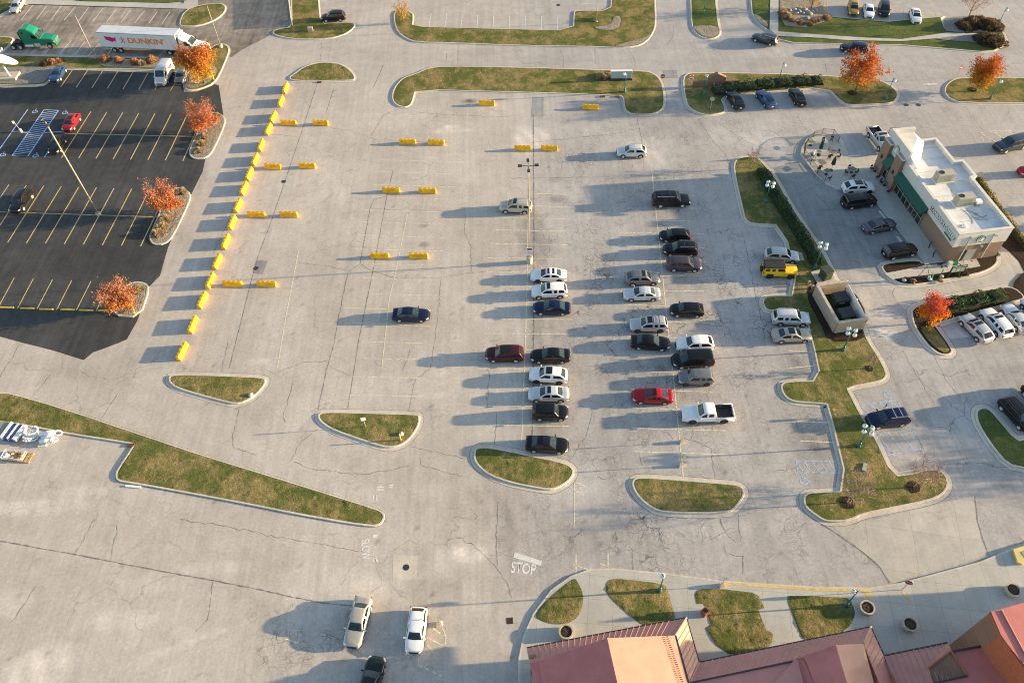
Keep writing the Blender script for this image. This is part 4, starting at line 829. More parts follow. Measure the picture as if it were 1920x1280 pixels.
    if ty == 'jeep':
        sp_ = MB(); sp_.cyl((-.5*L-.02, 0, .98), (-.5*L-.24, 0, .98), .40, n=16); out['spare_wheel'] = sp_
        fe = [MB().box((sx*wx, s*(W/2+.01), .88), (.95, .12, .05)) for sx in (1, -1) for s in (1, -1)]; out['fender'] = fe
        st = MB(); st.box(((bf[0]+br[0])/2-.02, 0, H-.005), (bf[0]-br[0]+.22, bm[1]*2+.10, .12), 0, .95); out['soft_top'] = st
        bp = MB(); bp.box((.5*L+.02, 0, .55), (.16, W*.92, .20)); out['bumper'] = bp
    return out
WHEEL = {}
def wheel_meshes(r):
    if r not in WHEEL:
        t = MB(); n = 18; w = .115
        t.lathe([(r*.60, -w), (r*.93, -w), (r, -w*.7), (r, w*.7), (r*.93, w), (r*.60, w)], n=n)
        t.xform(Matrix.Rotation(R2(90), 4, 'X'))
        rim = MB(); vs = [(0, -.122, 0)]
        for i in range(20):
            rr = r*.70 if i % 4 in (0, 1) else r*.46; an = 2*math.pi*i/20; vs.append((rr*math.cos(an), -.122, rr*math.sin(an)))
        rim.add(vs, [(0, 1+i, 1+(i+1) % 20) for i in range(20)])
        WHEEL[r] = (t.mesh('tyre'), rim.mesh('rim'))
    return WHEEL[r]
def omat(o, m):
    if not o.data.materials: o.data.materials.append(None)
    o.material_slots[0].link = 'OBJECT'; o.material_slots[0].material = m; return o
def vehicle(name, ty, colour, label, front, rear, cat='car', sunroof=None, rails=False, dark_roof=None, rim=None, nose=False, cab=None, glass=True, scale=None, group=None, tint=None, extra=None):
    L, W, H, belt, hood, deck, fr, r, rw, zb = TY[ty]
    fp, rp = P(*front), P(*rear); h = (fp-rp); h.z = 0; h.normalize(); nrm = Vector((-h.y, h.x, 0)); mid = (fp+rp)/2
    if nose: c = mid
    else:
        if nrm.dot(-mid) < 0: nrm = -nrm       # side that faces the viewer's vantage point
        c = mid-nrm*(W/2-.02)
    root = empty(name, (c.x, c.y, 0.012), math.atan2(h.y, h.x), label=label, cat=cat, group=group)
    key = (ty, sunroof, rails, glass)
    if key not in PMESH: PMESH[key] = car_parts(ty, glass, sunroof, rails)
    d = PMESH[key]
    def put(pn, mb, m, parent=root, smooth=False, loc=None):
        ck_ = key+(pn, id(mb))
        if ck_ not in PMESH:
            PMESH[ck_] = mb.mesh(pn)
            if smooth: smooth_normals(PMESH[ck_])
        o = bpy.data.objects.new(pn, PMESH[ck_]); COL.objects.link(o); o.parent = parent; omat(o, m)
        if loc: o.location = loc
        return o
    pm = CP[colour]
    put('body', d['body'], pm, smooth=True)
    put('roof', d['cab'], cab or pm, smooth=True)
    put('windscreen', d['windscreen'], M_GLASS, smooth=True)
    if 'rear_window' in d: put('rear_window', d['rear_window'], M_GLASS if ty in ('sedan', 'coupe') else M_DGLASS, smooth=True)
    for q in d.get('side_windows', []): put('side_window', q, M_DGLASS, smooth=True)
    for q in d['wheel_arch']: put('wheel_arch', q, M_TRIM)
    tm, rm = wheel_meshes(r)
    for loc, s in d['wheels']:
        w = bpy.data.objects.new('wheel', tm); COL.objects.link(w); w.parent = root; w.location = loc; omat(w, M_TYRE)
        if s > 0: w.rotation_euler = (0, 0, math.pi)
        ri = bpy.data.objects.new('rim', rm); COL.objects.link(ri); ri.parent = w; omat(ri, rim or M_RIM)
    for q in d['headlight']: put('headlight', q, M_LAMP)
    for q in d['taillight']: put('taillight', q, M_TAIL)
    put('grille', d['grille'], M_TRIM); put('rear_bumper', d['rear_bumper'], M_TRIM); put('front_intake', d['front_intake'], M_TRIM); put('number_plate', d['number_plate'], M_PLATE)
    for q in d['sill_trim']: put('sill_trim', q, M_TRIM)
    for q in d['wing_mirror']: put('wing_mirror', q, pm)
    for q in d.get('roof_rail', []): put('roof_rail', q, M_CHROME if colour not in ('black', 'grey') or rails == 'bars' else M_DRIM)
    for q in d.get('crossbar', []): put('crossbar', q, M_CHROME if rails == 'bars' and colour == 'navy' else M_TRIM)
    if 'sunroof' in d: put('sunroof', d['sunroof'], M_DGLASS)
    if 'bed_liner' in d: put('bed_liner', d['bed_liner'], M_TRIM)
    if 'spare_wheel' in d: put('spare_wheel', d['spare_wheel'], M_TYRE)
    for q in d.get('fender', []): put('fender', q, M_TRIM)
    if 'soft_top' in d: put('soft_top', d['soft_top'], M_TRIM)
    if 'bumper' in d: put('bumper', d['bumper'], M_TRIM)
    return root
V = vehicle; GL = 'cars parked in the main lot'
V('parked_car', 'sedan', 'white', 'white saloon with long black glass roof, first car below the tall light pole', (1009.8, 531), (1046.7, 531), sunroof=.95, rim=M_DRIM, group=GL)
V('parked_car', 'suv', 'white', 'white crossover with small dark sunroof between the white black-roofed saloon and a navy saloon', (1010.5, 562.5), (1050.1, 561.4), sunroof=.45, group=GL)
V('parked_car', 'sedan', 'navy', 'navy saloon with chrome window line, nose left, just below the white crossover', (1013.3, 592), (1055, 593), group=GL)
V('parked_car', 'suv', 'maroon', 'maroon estate-shaped SUV with dark glass roof, parked nose to tail with a black saloon', (923.7, 681), (968.7, 681), sunroof=1.1, group=GL)
V('parked_car', 'sedan', 'black', 'black saloon parked behind the tail of the maroon SUV', (1011.7, 683), (1052.5, 683), group=GL)
V('parked_car', 'crossover', 'white', 'white sporty crossover with big dark sunroof directly above the silver coupe-like saloon', (1005.5, 719.5), (1048.7, 722), sunroof=.75, rim=M_DRIM, group=GL)
V('parked_car', 'sedan', 'lightsilver', 'silver saloon with small square sunroof between the white crossover and a small black SUV', (1008, 755.5), (1049, 755.7), sunroof=.42, group=GL)
V('parked_car', 'minisuv', 'black', 'small boxy black SUV facing right, under the silver saloon with the sunroof', (1052, 790.5), (1011, 790), group=GL)
V('parked_car', 'sedan', 'black', 'lone black saloon facing right just above the grassy island at the lot end', (1047, 852.5), (1002, 849.5), sunroof=.6, group=GL)
V('parked_car', 'sedan', 'navy', 'dark blue saloon standing alone in the empty middle of the lot', (789.5, 605.7), (750.5, 605), group=GL)
V('parked_car', 'suv', 'champagne', 'pale champagne SUV with roof rails passing behind the tall light pole', (948, 401.2), (983.7, 403), sunroof=.5, rails=True, group=GL)
V('parked_car', 'crossover', 'lightsilver', 'silver compact crossover alone below the upper verge, nose left', (1169, 298), (1199.5, 298), rails=True, group=GL)
V('parked_car', 'largesuv', 'black', 'very long black SUV with roof bars, alone at the top of the right bays', (1279.5, 390.5), (1237, 391.2), rails='bars', group=GL)
V('parked_car', 'hatch', 'black', 'black hatchback, uppermost of the tight trio of dark cars', (1248, 456), (1282, 456), group=GL)
V('parked_car', 'suv', 'black', 'black SUV with silver roof bars, middle of the tight trio of dark cars', (1256, 482.5), (1295, 483.7), rails='bars', group=GL)
V('parked_car', 'suv', 'purple', 'dark plum SUV facing right, lowest of the tight trio of dark cars', (1300.5, 512), (1264, 511), group=GL)
V('parked_car', 'crossover', 'midgrey', 'warm grey crossover facing right with small sunroof, above a silver-white saloon', (1223, 537), (1187, 538), sunroof=.38, group=GL)
V('parked_car', 'sedan', 'lightsilver', 'plain silver-white saloon facing left under the warm grey crossover', (1183, 566.7), (1224, 566), group=GL)
V('parked_car', 'hatch', 'black', 'black hatchback with bright red tail lamp alone right of the silver-white saloon', (1269.5, 596), (1305.7, 597), group=GL)
V('parked_car', 'wagon', 'silver', 'silver estate car with roof rails and large sunroof above a black saloon', (1196, 625), (1236, 625), sunroof=.6, rails='bars', rim=M_DRIM, group=GL)
V('parked_car', 'sedan', 'black', 'black saloon facing right beside a white crossover, under the silver estate', (1239, 659.5), (1198, 657), group=GL)
V('parked_car', 'crossover', 'white', 'white crossover with dark wheels stacked above a black minivan-like SUV', (1281, 662.5), (1326, 661), rim=M_DRIM, group=GL)
V('parked_car', 'minivan', 'black', 'long black people carrier between the white crossover and a small grey SUV', (1278, 693), (1322.5, 691), group=GL)
V('parked_car', 'minisuv', 'midgrey', 'small grey boxy SUV under the black people carrier', (1284.5, 725), (1324, 725), rim=M_DRIM, group=GL)
V('parked_car', 'coupe', 'red', 'bright red saloon with black sunroof', (1202, 758.7), (1244, 760), sunroof=.4, group=GL)
V('pickup_truck', 'pickup', 'white', 'white crew-cab pickup with open black load bed', (1296, 795.5), (1357.5, 794.5), cat='pickup truck', rim=M_DRIM)
V('parked_car', 'crossover', 'silver', 'silver SUV nose-in against the kerb just above the yellow off-roader', (1484, 496), (1446, 493.5))
V('off_roader', 'jeep', 'yellow', 'boxy yellow off-roader with black soft top', (1480, 524), (1442.5, 523), cat='off-roader', rim=M_DRIM)
V('parked_car', 'suv', 'lightsilver', 'silver SUV with roof rails nose-in to the lawn beside the dumpster enclosure', (1503.7, 613.7), (1462, 612.5), rails=True)
V('parked_car', 'sedan', 'beige', 'beige saloon with dark sunroof next to the silver SUV by the dumpster lawn', (1507.5, 644), (1463.7, 645), sunroof=.75)
V('parked_car', 'crossover', 'white', 'white crossover with black glass roof parked nearest the cafe patio', (1627, 364.7), (1594.8, 366.4), sunroof=1.1, rim=M_DRIM)
V('parked_car', 'minivan', 'black', 'black people carrier beside the white crossover in front of the coffee shop', (1632.5, 389.5), (1596, 394.5))
V('parked_car', 'sedan', 'grey', 'dark grey saloon by itself in front of the coffee shop windows', (1668.7, 433.7), (1636, 440))
V('parked_car', 'suv', 'black', 'black SUV with chrome window line next to the coffee shop bike racks', (1708.7, 482.5), (1673.7, 488.7))
V('parked_car', 'crossover', 'silver', 'silver crossover with sunroof, first beside the empty bay under the hedge', (1800, 611), (1828, 640), sunroof=.5)
V('parked_car', 'suv', 'white', 'white SUV with small sunroof between two silver cars under the hedge', (1837.5, 599), (1864, 630), sunroof=.42)
V('parked_car', 'coupe', 'lightsilver', 'silver fastback car right of the white SUV under the hedge', (1877.5, 591), (1901, 619))
V('parked_car', 'suv', 'white', 'white car cut by the right picture edge beside the silver fastback', (1914, 580), (1939, 609))
V('parked_car', 'suv', 'navy', 'navy crossover with silver roof rails and bars between two blue-hatched aisles', (1645.5, 806), (1688.7, 801), rails='bars')
V('parked_car', 'suv', 'black', 'black SUV facing down right beside the lush green island at the edge', (1905, 803), (1876, 771), rails=True)
V('parked_car', 'suv', 'black', 'black car half out of the picture behind the black SUV by the green island', (1947, 778), (1918, 744))
V('parked_car', 'largesuv', 'slate', 'dark slate SUV behind the coffee shop heading left, low sun on its flank', (1885, 289), (1917, 281))
V('parked_car', 'hatch', 'red', 'red car whose nose just enters the right picture edge', (1922, 334), (1955, 332))
V('pickup_truck', 'pickup', 'silver', 'silver-blue pickup with empty dark bed parked against the coffee shop corner', (1645.3, 283.7), (1626.4, 258), cat='pickup truck', sunroof=.5)
V('parked_car', 'sedan', 'black', 'black car parked leftmost of the three nose-in to the juniper hedge', (1361, 184), (1374.5, 205))
V('parked_car', 'sedan', 'blue', 'blue saloon in the middle of the three nose-in to the juniper hedge', (1417.5, 184), (1432.5, 202))
V('parked_car', 'sedan', 'black', 'black saloon rightmost of the three nose-in to the juniper hedge', (1477.5, 178), (1489, 198))
GR = 'cars driving on the road'
V('moving_car', 'wagon', 'slate', 'dark SUV turning off the road beside the narrow top island, sun on its tail', (1415, 80), (1442.6, 88), rails=True, group=GR)
V('moving_car', 'suv', 'navy', 'navy SUV driving left along the road above the orange tree', (1585.5, 101), (1614, 104), group=GR)
V('parked_car', 'crossover', 'gold', 'gold crossover, leftmost of the row at the top right', (1599, 34), (1597.5, 10), nose=True, sunroof=.4)
V('parked_car', 'sedan', 'white', 'white saloon between the gold and the dark car at the top right', (1628, 38), (1625.5, 14), nose=True)
V('parked_car', 'suv', 'black', 'dark SUV with bright headlamps third in the row at the top right', (1656, 37), (1655, 11), nose=True)
V('parked_car', 'sedan', 'white', 'white saloon with sunroof alone near the bare trees at the top right', (1717, 48), (1711.5, 24), nose=True, sunroof=.4)
V('parked_car', 'suv', 'black', 'black SUV with chrome rails alone at the top beside the narrow verge', (611, 43.7), (640, 42), rails=True)
V('parked_car', 'hatch', 'red', 'red hatchback with dark roof glass beside the blue hatched aisle', (140, 245.5), (153, 226), sunroof=.9)
V('parked_car', 'hatch', 'black', 'black car behind the slanted light pole next to the blue hatched aisle', (115, 288), (126, 266))
V('parked_car', 'suv', 'black', 'shiny black SUV alone in the black car park', (46, 397), (64, 371), rails=True)
V('parked_car', 'coupe', 'blue', 'blue muscle coupe nose-out beside the gravel bed', (115.6, 152.5), (125.6, 136))
V('parked_car', 'sedan', 'silver', 'silver saloon at the top left corner of the truck park', (37.5, 26), (49.5, 8))
V('parked_car', 'sedan', 'champagne', 'silver-beige saloon facing down with a huge shadow at the bottom', (662, 1212), (684, 1127), nose=True)
V('parked_car', 'hatch', 'white', 'white hatchback facing down beside the portable sign base at the bottom', (777, 1222), (787, 1147), nose=True, rim=M_DRIM)
V('parked_car', 'sedan', 'green', 'dark green saloon with black sunroof cut by the bottom edge', (709, 1240), (683, 1330), nose=True, sunroof=.7)
# ------------------------------------------------------------------ yellow traffic barriers
M_BARR = mat('barrier_yellow', (.80, .43, .012), .6, .24, 1.6, bump=.2, world_space=True)
M_BSLOT = mat('barrier_slot', (.42, .25, .02), .8, .2, 3)
def make_barrier(label, c, d, group):
    root = empty('traffic_barrier', (c.x, c.y, .004), math.atan2(d.y, d.x)+random.gauss(0, .022), label=label, cat='barrier', group=group)
    if 'BARR' not in PMESH:
        L = 2.57; prof = [(-.33, 0), (.33, 0), (.33, .24), (.20, .42), (.17, .76), (-.17, .76), (-.20, .42), (-.33, .24)]
        mb = MB(); xs = [-L/2, -L/2+.05, L/2-.05, L/2]; n = len(prof); vs = []
        for i, x in enumerate(xs):
            k = .93 if i in (0, 3) else 1
            vs += [(x, yy*k, .02+(zz-.0)*(.985 if k < 1 else 1)) for yy, zz in prof]
        fs = [(i*n+j, i*n+(j+1) % n, (i+1)*n+(j+1) % n, (i+1)*n+j)[::-1] for i in range(3) for j in range(n)]+[tuple(range(n)), tuple(reversed(range(3*n, 4*n)))]
        mb.add(vs, fs); PMESH['BARR'] = mb.mesh('barrier_body')
        sl_ = MB().box((0, 0, 0), (.30, .20, .03)); PMESH['BSLOT'] = sl_.mesh('lifting_slot')
        ft = MB().box((0, 0, 0), (.34, .70, .10)); PMESH['BFOOT'] = ft.mesh('foot')
    o = bpy.data.objects.new('barrier_body', PMESH['BARR']); COL.objects.link(o); o.parent = root; omat(o, M_BARR)
    for k in range(4):
        q = bpy.data.objects.new('lifting_slot', PMESH['BSLOT']); COL.objects.link(q); q.parent = root; q.location = (-.96+.64*k, 0, .785); omat(q, M_BSLOT)
    return root
colb = [(535, 165), (526, 190), (512, 219), (503, 242), (489, 272), (478, 299), (467, 326), (457, 353), (446, 385), (435, 417), (423, 453), (407, 490), (394, 526), (379, 562), (361, 608), (341, 658)]
ordn = ['first', 'second', 'third', 'fourth', 'fifth', 'sixth', 'seventh', 'eighth', 'ninth', 'tenth', 'eleventh', 'twelfth', 'thirteenth', 'fourteenth', 'fifteenth', 'sixteenth and last']
for i, p in enumerate(colb):
    a, b = P(p[0]-6, p[1]+13.5, .38), P(p[0]+6, p[1]-13.5, .38)
    if i > 8: a, b = P(p[0]-6.5, p[1]+14, .38), P(p[0]+6.5, p[1]-14, .38)
    make_barrier('%s yellow barrier of the slanting column, counted from the half-moon island' % ordn[i] if i < 15 else 'last yellow barrier of the slanting column, nearest the triangular island', P(*p, .38), b-a, 'yellow barriers in a slanting column')
for (p, lab) in (((541, 230), 'left barrier of the topmost yellow pair beside the slanting column'), ((601, 230), 'right barrier of the topmost yellow pair beside the slanting column'),
                 ((512, 312), 'left barrier of the second yellow pair down beside the slanting column'), ((576, 310.5), 'right barrier of the second yellow pair down beside the slanting column'),
                 ((480.5, 401.5), 'left barrier of the third yellow pair down beside the slanting column'), ((541.5, 401.5), 'right barrier of the third yellow pair down beside the slanting column'),
                 ((436, 531.5), 'left barrier of the lowest yellow pair beside the slanting column'), ((500, 531.5), 'right barrier of the lowest yellow pair beside the slanting column'),
                 ((764, 265.5), 'left barrier of the uppermost yellow pair in the empty middle rows'), ((818, 266.5), 'right barrier of the uppermost yellow pair in the empty middle rows'),
                 ((733.5, 356), 'left barrier of the middle yellow pair in the empty middle rows'), ((801.5, 357), 'right barrier of the middle yellow pair in the empty middle rows'),
                 ((712, 479), 'left barrier of the lowest yellow pair in the empty middle rows'), ((785, 479), 'right barrier of the lowest yellow pair in the empty middle rows'),
                 ((913, 193), 'single yellow barrier next to a dark oil stain under the verge'), ((1107, 200.5), 'single yellow barrier under the glazed sign of the verge'),
                 ((980, 277.5), 'left barrier of the yellow pair above the tall light pole'), ((1030, 277.5), 'right barrier of the yellow pair above the tall light pole')):
    c = P(*p, .38); make_barrier(lab, c, P(p[0]+15, p[1]+.6, .38)-c, 'yellow barriers set across the rows')
# ------------------------------------------------------------------ lights
M_POLE = mat('tan_pole', (.33, .285, .23), .55, .15, 1.5)
M_CONC = mat('cast_concrete', (.45, .40, .33), .9, .2, 3, bump=.3)
M_DARKM = mat('dark_bronze', (.035, .032, .032), .5, .2, 4)
M_TEAL = mat('teal_paint', (.03, .16, .17), .4, .2, 3, coat=.3)
M_GLOBE = mat('frosted_globe', (.82, .82, .80), .25, .05, 3, coat=.5)
M_SIGNW = mat('sign_white', (.78, .78, .77), .5, .06, 6)
M_SIGNB = mat('sign_back_aluminium', (.40, .41, .42), .45, .1, 5, metallic=.4)
M_RED = mat('sign_red', (.45, .015, .03), .5, .12, 4)
M_POST = mat('galvanised_post', (.34, .34, .33), .55, .15, 5)
M_BLACKM = mat('black_metal', (.02, .02, .022), .5, .2, 4)
M_YPOST = mat('marker_yellow', (.75, .50, .06), .6, .12, 4)
def light_pole(label, p, h, base, heads, r=.13):
    c = P(*p); root = empty('light_pole', c, label=label, cat='light pole')
    if base: b = MB(); b.lathe([(base[0], -.02), (base[0], base[1]-.05), (base[0]-.05, base[1]), (.05, base[1])], n=18); b.build('base', M_CONC, root, smooth=False)
    zb = base[1] if base else 0
    MB().box((0, 0, zb+.03), (.42, .42, .05)).build('base_plate', M_POLE, root)
    MB().cyl((0, 0, zb), (0, 0, h), r, r*.72, 10).build('pole', M_POLE, root, smooth=True)
    for ax, ay in heads:
        MB().cyl((0, 0, h-.12), (ax*.7, ay*.7, h-.05), .045, n=6).build('arm', M_DARKM, root)
        hd = MB(); hd.box((ax*1.0, ay*1.0, h), (.54, .36, .16), math.atan2(ay, ax), .82); ho = hd.build('lamp_head', M_DARKM, root)
        MB().box((ax*1.0, ay*1.0, h-.10), (.44, .28, .03), math.atan2(ay, ax)).build('lens', M_LAMP, ho)
    return root
lp = light_pole('tall tan light pole with four dark lamp heads on a round concrete base', (993, 492), 16.3, (.42, 1.1), ((1, 0), (-1, 0), (0, 1), (0, -1)), .085)
sg = MB().box((0, -.26, 2.3), (.78, .04, 1.3)).build('notice_board', M_SIGNW, lp)
MB().box((0, -.286, 2.75), (.6, .01, .32)).build('emblem', mat('notice_purple', (.10, .06, .16), .5, .3, 9), sg)
for zz in (2.25, 2.05, 1.8): MB().box((0, -.286, zz), (.58, .01, .07)).build('notice_line', mat('notice_grey', (.25, .27, .32), .6, .4, 12), sg)
light_pole('very tall tan pole leaning across the black car park', (185, 402), 15.95, (.38, .35), ((-.8, .6), (.6, -.8)), .12)
light_pole('short tan pole on the grass by the brown shrubs and white trailer', (179.5, 110), 8.15, (.33, .75), (), .085)
light_pole('slim tan pole on a round footing at the tip of the orange tree island', (415, 90), 8.05, (.36, .7), (), .07)
light_pole('slim tan pole in the upper verge leaving the top of the picture', (1118, 42), 8.0, (.25, .3), ((0, 1),), .07)
def lamp_post(label, p, h, globes, direction=(1, 0), group='teal lamp posts', scale=1):
    c = P(*p); c.z = .13; root = empty('lamp_post', c, label=label, cat='lamp post', group=group)
    b = MB(); b.lathe([(.26, 0), (.26, .12), (.17, .3), (.15, .6), (.10, .72)], n=12); b.build('base', M_TEAL, root, smooth=True)
    MB().cyl((0, 0, .7), (0, 0, h), .075, .05, 8).build('pole', M_TEAL, root, smooth=True)
    MB().cyl((0, 0, h), (0, 0, h+.25), .05, .005, 8).build('finial', M_TEAL, root)
    if globes == 1: arms = [(direction[0]*.55, direction[1]*.55)]
    else: arms = [(.55*math.cos(a), .55*math.sin(a)) for a in (R2(20), R2(110), R2(200), R2(290))]
    for ax, ay in arms:
        a = MB(); pts = [(0, 0, h-.1), (ax*.35, ay*.35, h+.16), (ax*.75, ay*.75, h+.18), (ax, ay, h+.02)]; a.tube(pts, .032, 6); ao = a.build('arm', M_TEAL, root)
        MB().lathe([(.04, .02), (.10, -.02), (.08, .08), (.02, .12)], (ax, ay, h-.1), 12).build('shade', M_TEAL, ao)
        MB().sphere((ax, ay, h-.30), .26, 14, 10).build('globe', M_GLOBE, root, smooth=True)
    return root
lamp_post('single-globe teal lamp post below the glazed verge sign', (1171, 174), 3.6, 1, (-.6, .2))
lamp_post('single-globe teal lamp post left of the brick sign wall', (1320, 179), 3.65, 1, (-.1, .6))
lamp_post('single-globe teal lamp post rising out of the juniper hedge', (1459, 157), 3.6, 1, (.4, -.3))
lamp_post('single-globe teal lamp post at the tip of the island beside the tall orange tree', (1660, 187), 3.65, 1, (.5, -.2))
lamp_post('single-globe teal lamp post on the right-hand verge with the bushy orange tree', (1856, 187), 3.65, 1, (.2, -.6))
lamp_post('single-globe teal lamp post by the dark shrubs at the far right', (1867, 57), 3.9, 1, (.5, 0))
lamp_post('single-globe teal lamp post in the pear-shaped forecourt bed', (1236, 1108), 3.6, 1, (-.15, .3))
lamp_post('single-globe teal lamp post beside the round planter and yellow kerb corner', (1585, 1136), 3.6, 1, (-.5, .25))
lamp_post('four-globe teal lamp post next to the blue-hatched aisle', (1609, 837), 3.55, 4)
lamp_post('four-globe teal lamp post below the dumpster enclosure', (1580, 657), 3.7, 4)
lamp_post('four-globe teal lamp post behind the green utility cabinet', (1527, 503), 4.3, 4)
lamp_post('four-globe teal lamp post half hidden in the long clipped hedge', (1434, 382), 3.7, 4)
lamp_post('four-globe teal lamp post on the narrow island at the top', (1319, 27), 3.9, 4)
# ------------------------------------------------------------------ signs and small street things
def post(root, h, r=.035): MB().cyl((0, 0, 0), (0, 0, h), r, n=8).build('post', M_POST, root)
def facing(o, az): o.rotation_euler = (0, 0, az)
def no_entry(label, p, h, az, square=True):
    c = P(*p); c.z = .12; root = empty('road_sign', c, az, label=label, cat='road sign'); post(root, h)
    if square: MB().box((0, -.05, h-.1), (.78, .02, .78)).build('plate', M_SIGNW, root)
    MB().cyl((0, -.062, h-.1), (0, -.075, h-.1), .37, n=24).build('disc', mat('noentry_red', (.40, .02, .09), .5, .1, 4), root)
    MB().box((0, -.08, h-.1), (.52, .008, .11)).build('bar', M_SIGNW, root); return root
no_entry('square do-not-enter sign on the tip of the left verge by the road mouth', (1240, 164), 2.1, R2(-8))
no_entry('square do-not-enter sign beside the brick sign wall', (1293, 166), 2.1, R2(8))
no_entry('round red do-not-enter sign near the right-hand verge', (1793, 146), 1.9, R2(20), False)
def octagon(label, p, h, az, front):
    c = P(*p); c.z = .13; root = empty('stop_sign', c, az, label=label, cat='stop sign'); post(root, h)
    oc = lambda r: [(r*math.cos(R2(22.5+45*k)), r*math.sin(R2(22.5+45*k))) for k in range(8)]
    pl = MB(); pl.prism(oc(.40), -.008, .008); pl.xform(Matrix.Translation((0, -.05, h-.1)) @ Matrix.Rotation(R2(90), 4, 'X')); pl.build('plate', M_SIGNW if front else M_SIGNB, root)
    if front:
        fc = MB(); fc.prism(oc(.365), 0, .006); fc.xform(Matrix.Translation((0, -.066, h-.1)) @ Matrix.Rotation(R2(90), 4, 'X')); fc.build('face', M_RED, root)
        me = text_mesh('STOP', .30, .002, .006); me.transform(Matrix.Translation((0, -.078, h-.1)) @ Matrix.Rotation(R2(90), 4, 'X')); link('lettering', me, M_SIGNW, root)
octagon('red stop sign on a slim post at the forecourt edge', (1690, 1106), 2.0, R2(-25), True)
octagon('bare metal back of an octagonal sign at the island tip left of the parked cars', (1331, 209), 2.3, R2(-20), False)
c = P(686, 801); c.z = .12; r_ = empty('notice_sign', c, R2(10), label='small white notice on a post in the grassy island', cat='sign'); post(r_, 1.9); MB().box((0, -.05, 1.65), (.55, .02, .62)).build('plate', M_SIGNW, r_)
c = P(40, 247.5); r_ = empty('bay_sign', c, R2(15), label='small white bay sign on a bulky pale bollard in the blue-marked bays', cat='sign'); MB().lathe([(.24, 0), (.24, .45), (.18, .6), (.05, .62)], n=12).build('bollard', M_CONC, r_); MB().cyl((0, 0, .5), (-.25, 0, 2.0), .04, n=8).build('post', M_POST, r_); MB().box((-.27, -.05, 1.95), (.36, .02, .5)).build('plate', M_SIGNW, r_)
c = P(1651, 776); c.z = .12; r_ = empty('bay_sign', c, R2(70), label='dark thin bay sign standing at the nose of the navy crossover', cat='sign'); post(r_, 2.0); MB().box((0, -.05, 1.7), (.34, .02, .5)).build('plate', M_DARKM, r_)
for (x, y, lab, base) in ((1278, 829, 'white sign base with leaning post, upper of two in the striped bays', 0), (1277, 873, 'white sign base with leaning post, lower of two in the striped bays', 0), (824, 1170, 'white A-frame sign base beside the white hatchback', 0), (1352, 1099, 'white sign base with thin post at the yellow kerb end', .13)):
    c = P(x, y); c.z = base; r_ = empty('sign_base', c, R2(10), label=lab, cat='sign base'); MB().box((0, 0, .25), (.62, .5, .5), 0, .6).build('weight', M_CONC, r_); MB().cyl((0, 0, .45), (.1, .05, 1.9), .03, n=8).build('post', M_POST, r_); MB().box((.1, .0, 1.75), (.4, .02, .5)).build('plate', M_SIGNB, r_)
def small(name, label, p, cat, z=.1): c = P(*p); c.z = z; return empty(name, c, label=label, cat=cat)
for x, y, lab in ((752, 826, 'yellow marker post by the white rocks in the grassy island'), (402, 152, 'yellow marker post on the kerb under the big orange tree')):
    r_ = small('marker_post', lab, (x, y), 'marker post'); MB().cyl((0, 0, 0), (0, 0, 1.15), .07, n=8).build('post', M_YPOST, r_); MB().cyl((0, 0, 1.15), (0, 0, 1.2), .075, n=8).build('cap', M_SIGNW, r_)
r_ = small('guard_rail', 'leaning yellow rail on the lower tree island', (252, 586), 'rail'); MB().cyl((-.5, .9, .1), (.45, -.6, .55), .07, n=8).build('rail', M_YPOST, r_); MB().cyl((.45, -.6, 0), (.45, -.6, .55), .05, n=8).build('post', M_YPOST, r_)
def rockmesh(seed, r=.4):
    rr = random.Random(seed); bm_ = bmesh.new(); bmesh.ops.create_icosphere(bm_, subdivisions=2, radius=r)
    for v in bm_.verts: v.co *= 1+.25*mnoise.noise(v.co*3+Vector((seed, 0, 0))); v.co.z *= .65
    me = bpy.data.meshes.new('boulder'); bm_.to_mesh(me); bm_.free(); return me
M_ROCK = mat('pale_rock', (.45, .43, .39), .9, .25, 3, bump=.4); M_DROCK = mat('grey_rock', (.22, .22, .22), .9, .3, 3, bump=.4)
def rock(p, r, lab, m=M_ROCK, z=.2): o = link('boulder', rockmesh(int(p[0]), r), m, smooth=True); c = P(*p); o.location = (c.x, c.y, z); return tag(o, lab, 'boulder', None)
rock((753, 815), .28, 'white rock beside the yellow marker in the grassy island'); rock((471, 742), .3, 'pale rubble at the tip of the triangular island')
RK = T(3, 0, (200, 80), (230, 95), (270, 85), (300, 95), (330, 100), (350, 88), (215, 110), (260, 112), (310, 115), (240, 70), (160, 88), (290, 150))
for i, p in enumerate(RK): tag(rock(p, .36+.12*(i % 3), 'grey boulder in the gravel garden at the top right', M_DROCK if i % 3 else M_ROCK), None, None, 'boulders of the gravel garden')
# stop logs at the ends of the lowest black-lot bays
for i, (x0, x1, y) in enumerate(((0, 105, 1028), (152, 258, 1033), (295, 400, 1040), (455, 560, 1043), (592, 700, 1047), (735, 840, 1050))):
    a, b = P(*T(0, 1, (x0, y))[0]), P(*T(0, 1, (x1, y+2))[0]); d = b-a
    o = MB().box((0, 0, .07), (d.length, .18, .13), 0, .94).build('wheel_stop', M_YPOST); o.location = ((a+b)/2).to_tuple()[:2]+(.006,); o.rotation_euler = (0, 0, math.atan2(d.y, d.x))
    tag(o, 'yellow wheel stop closing %s of the lowest black-asphalt row' % ('the leftmost bay', 'the second bay', 'the third bay', 'the fourth bay', 'the fifth bay', 'the bay beside the tree island')[i], 'wheel stop', 'yellow wheel stops')
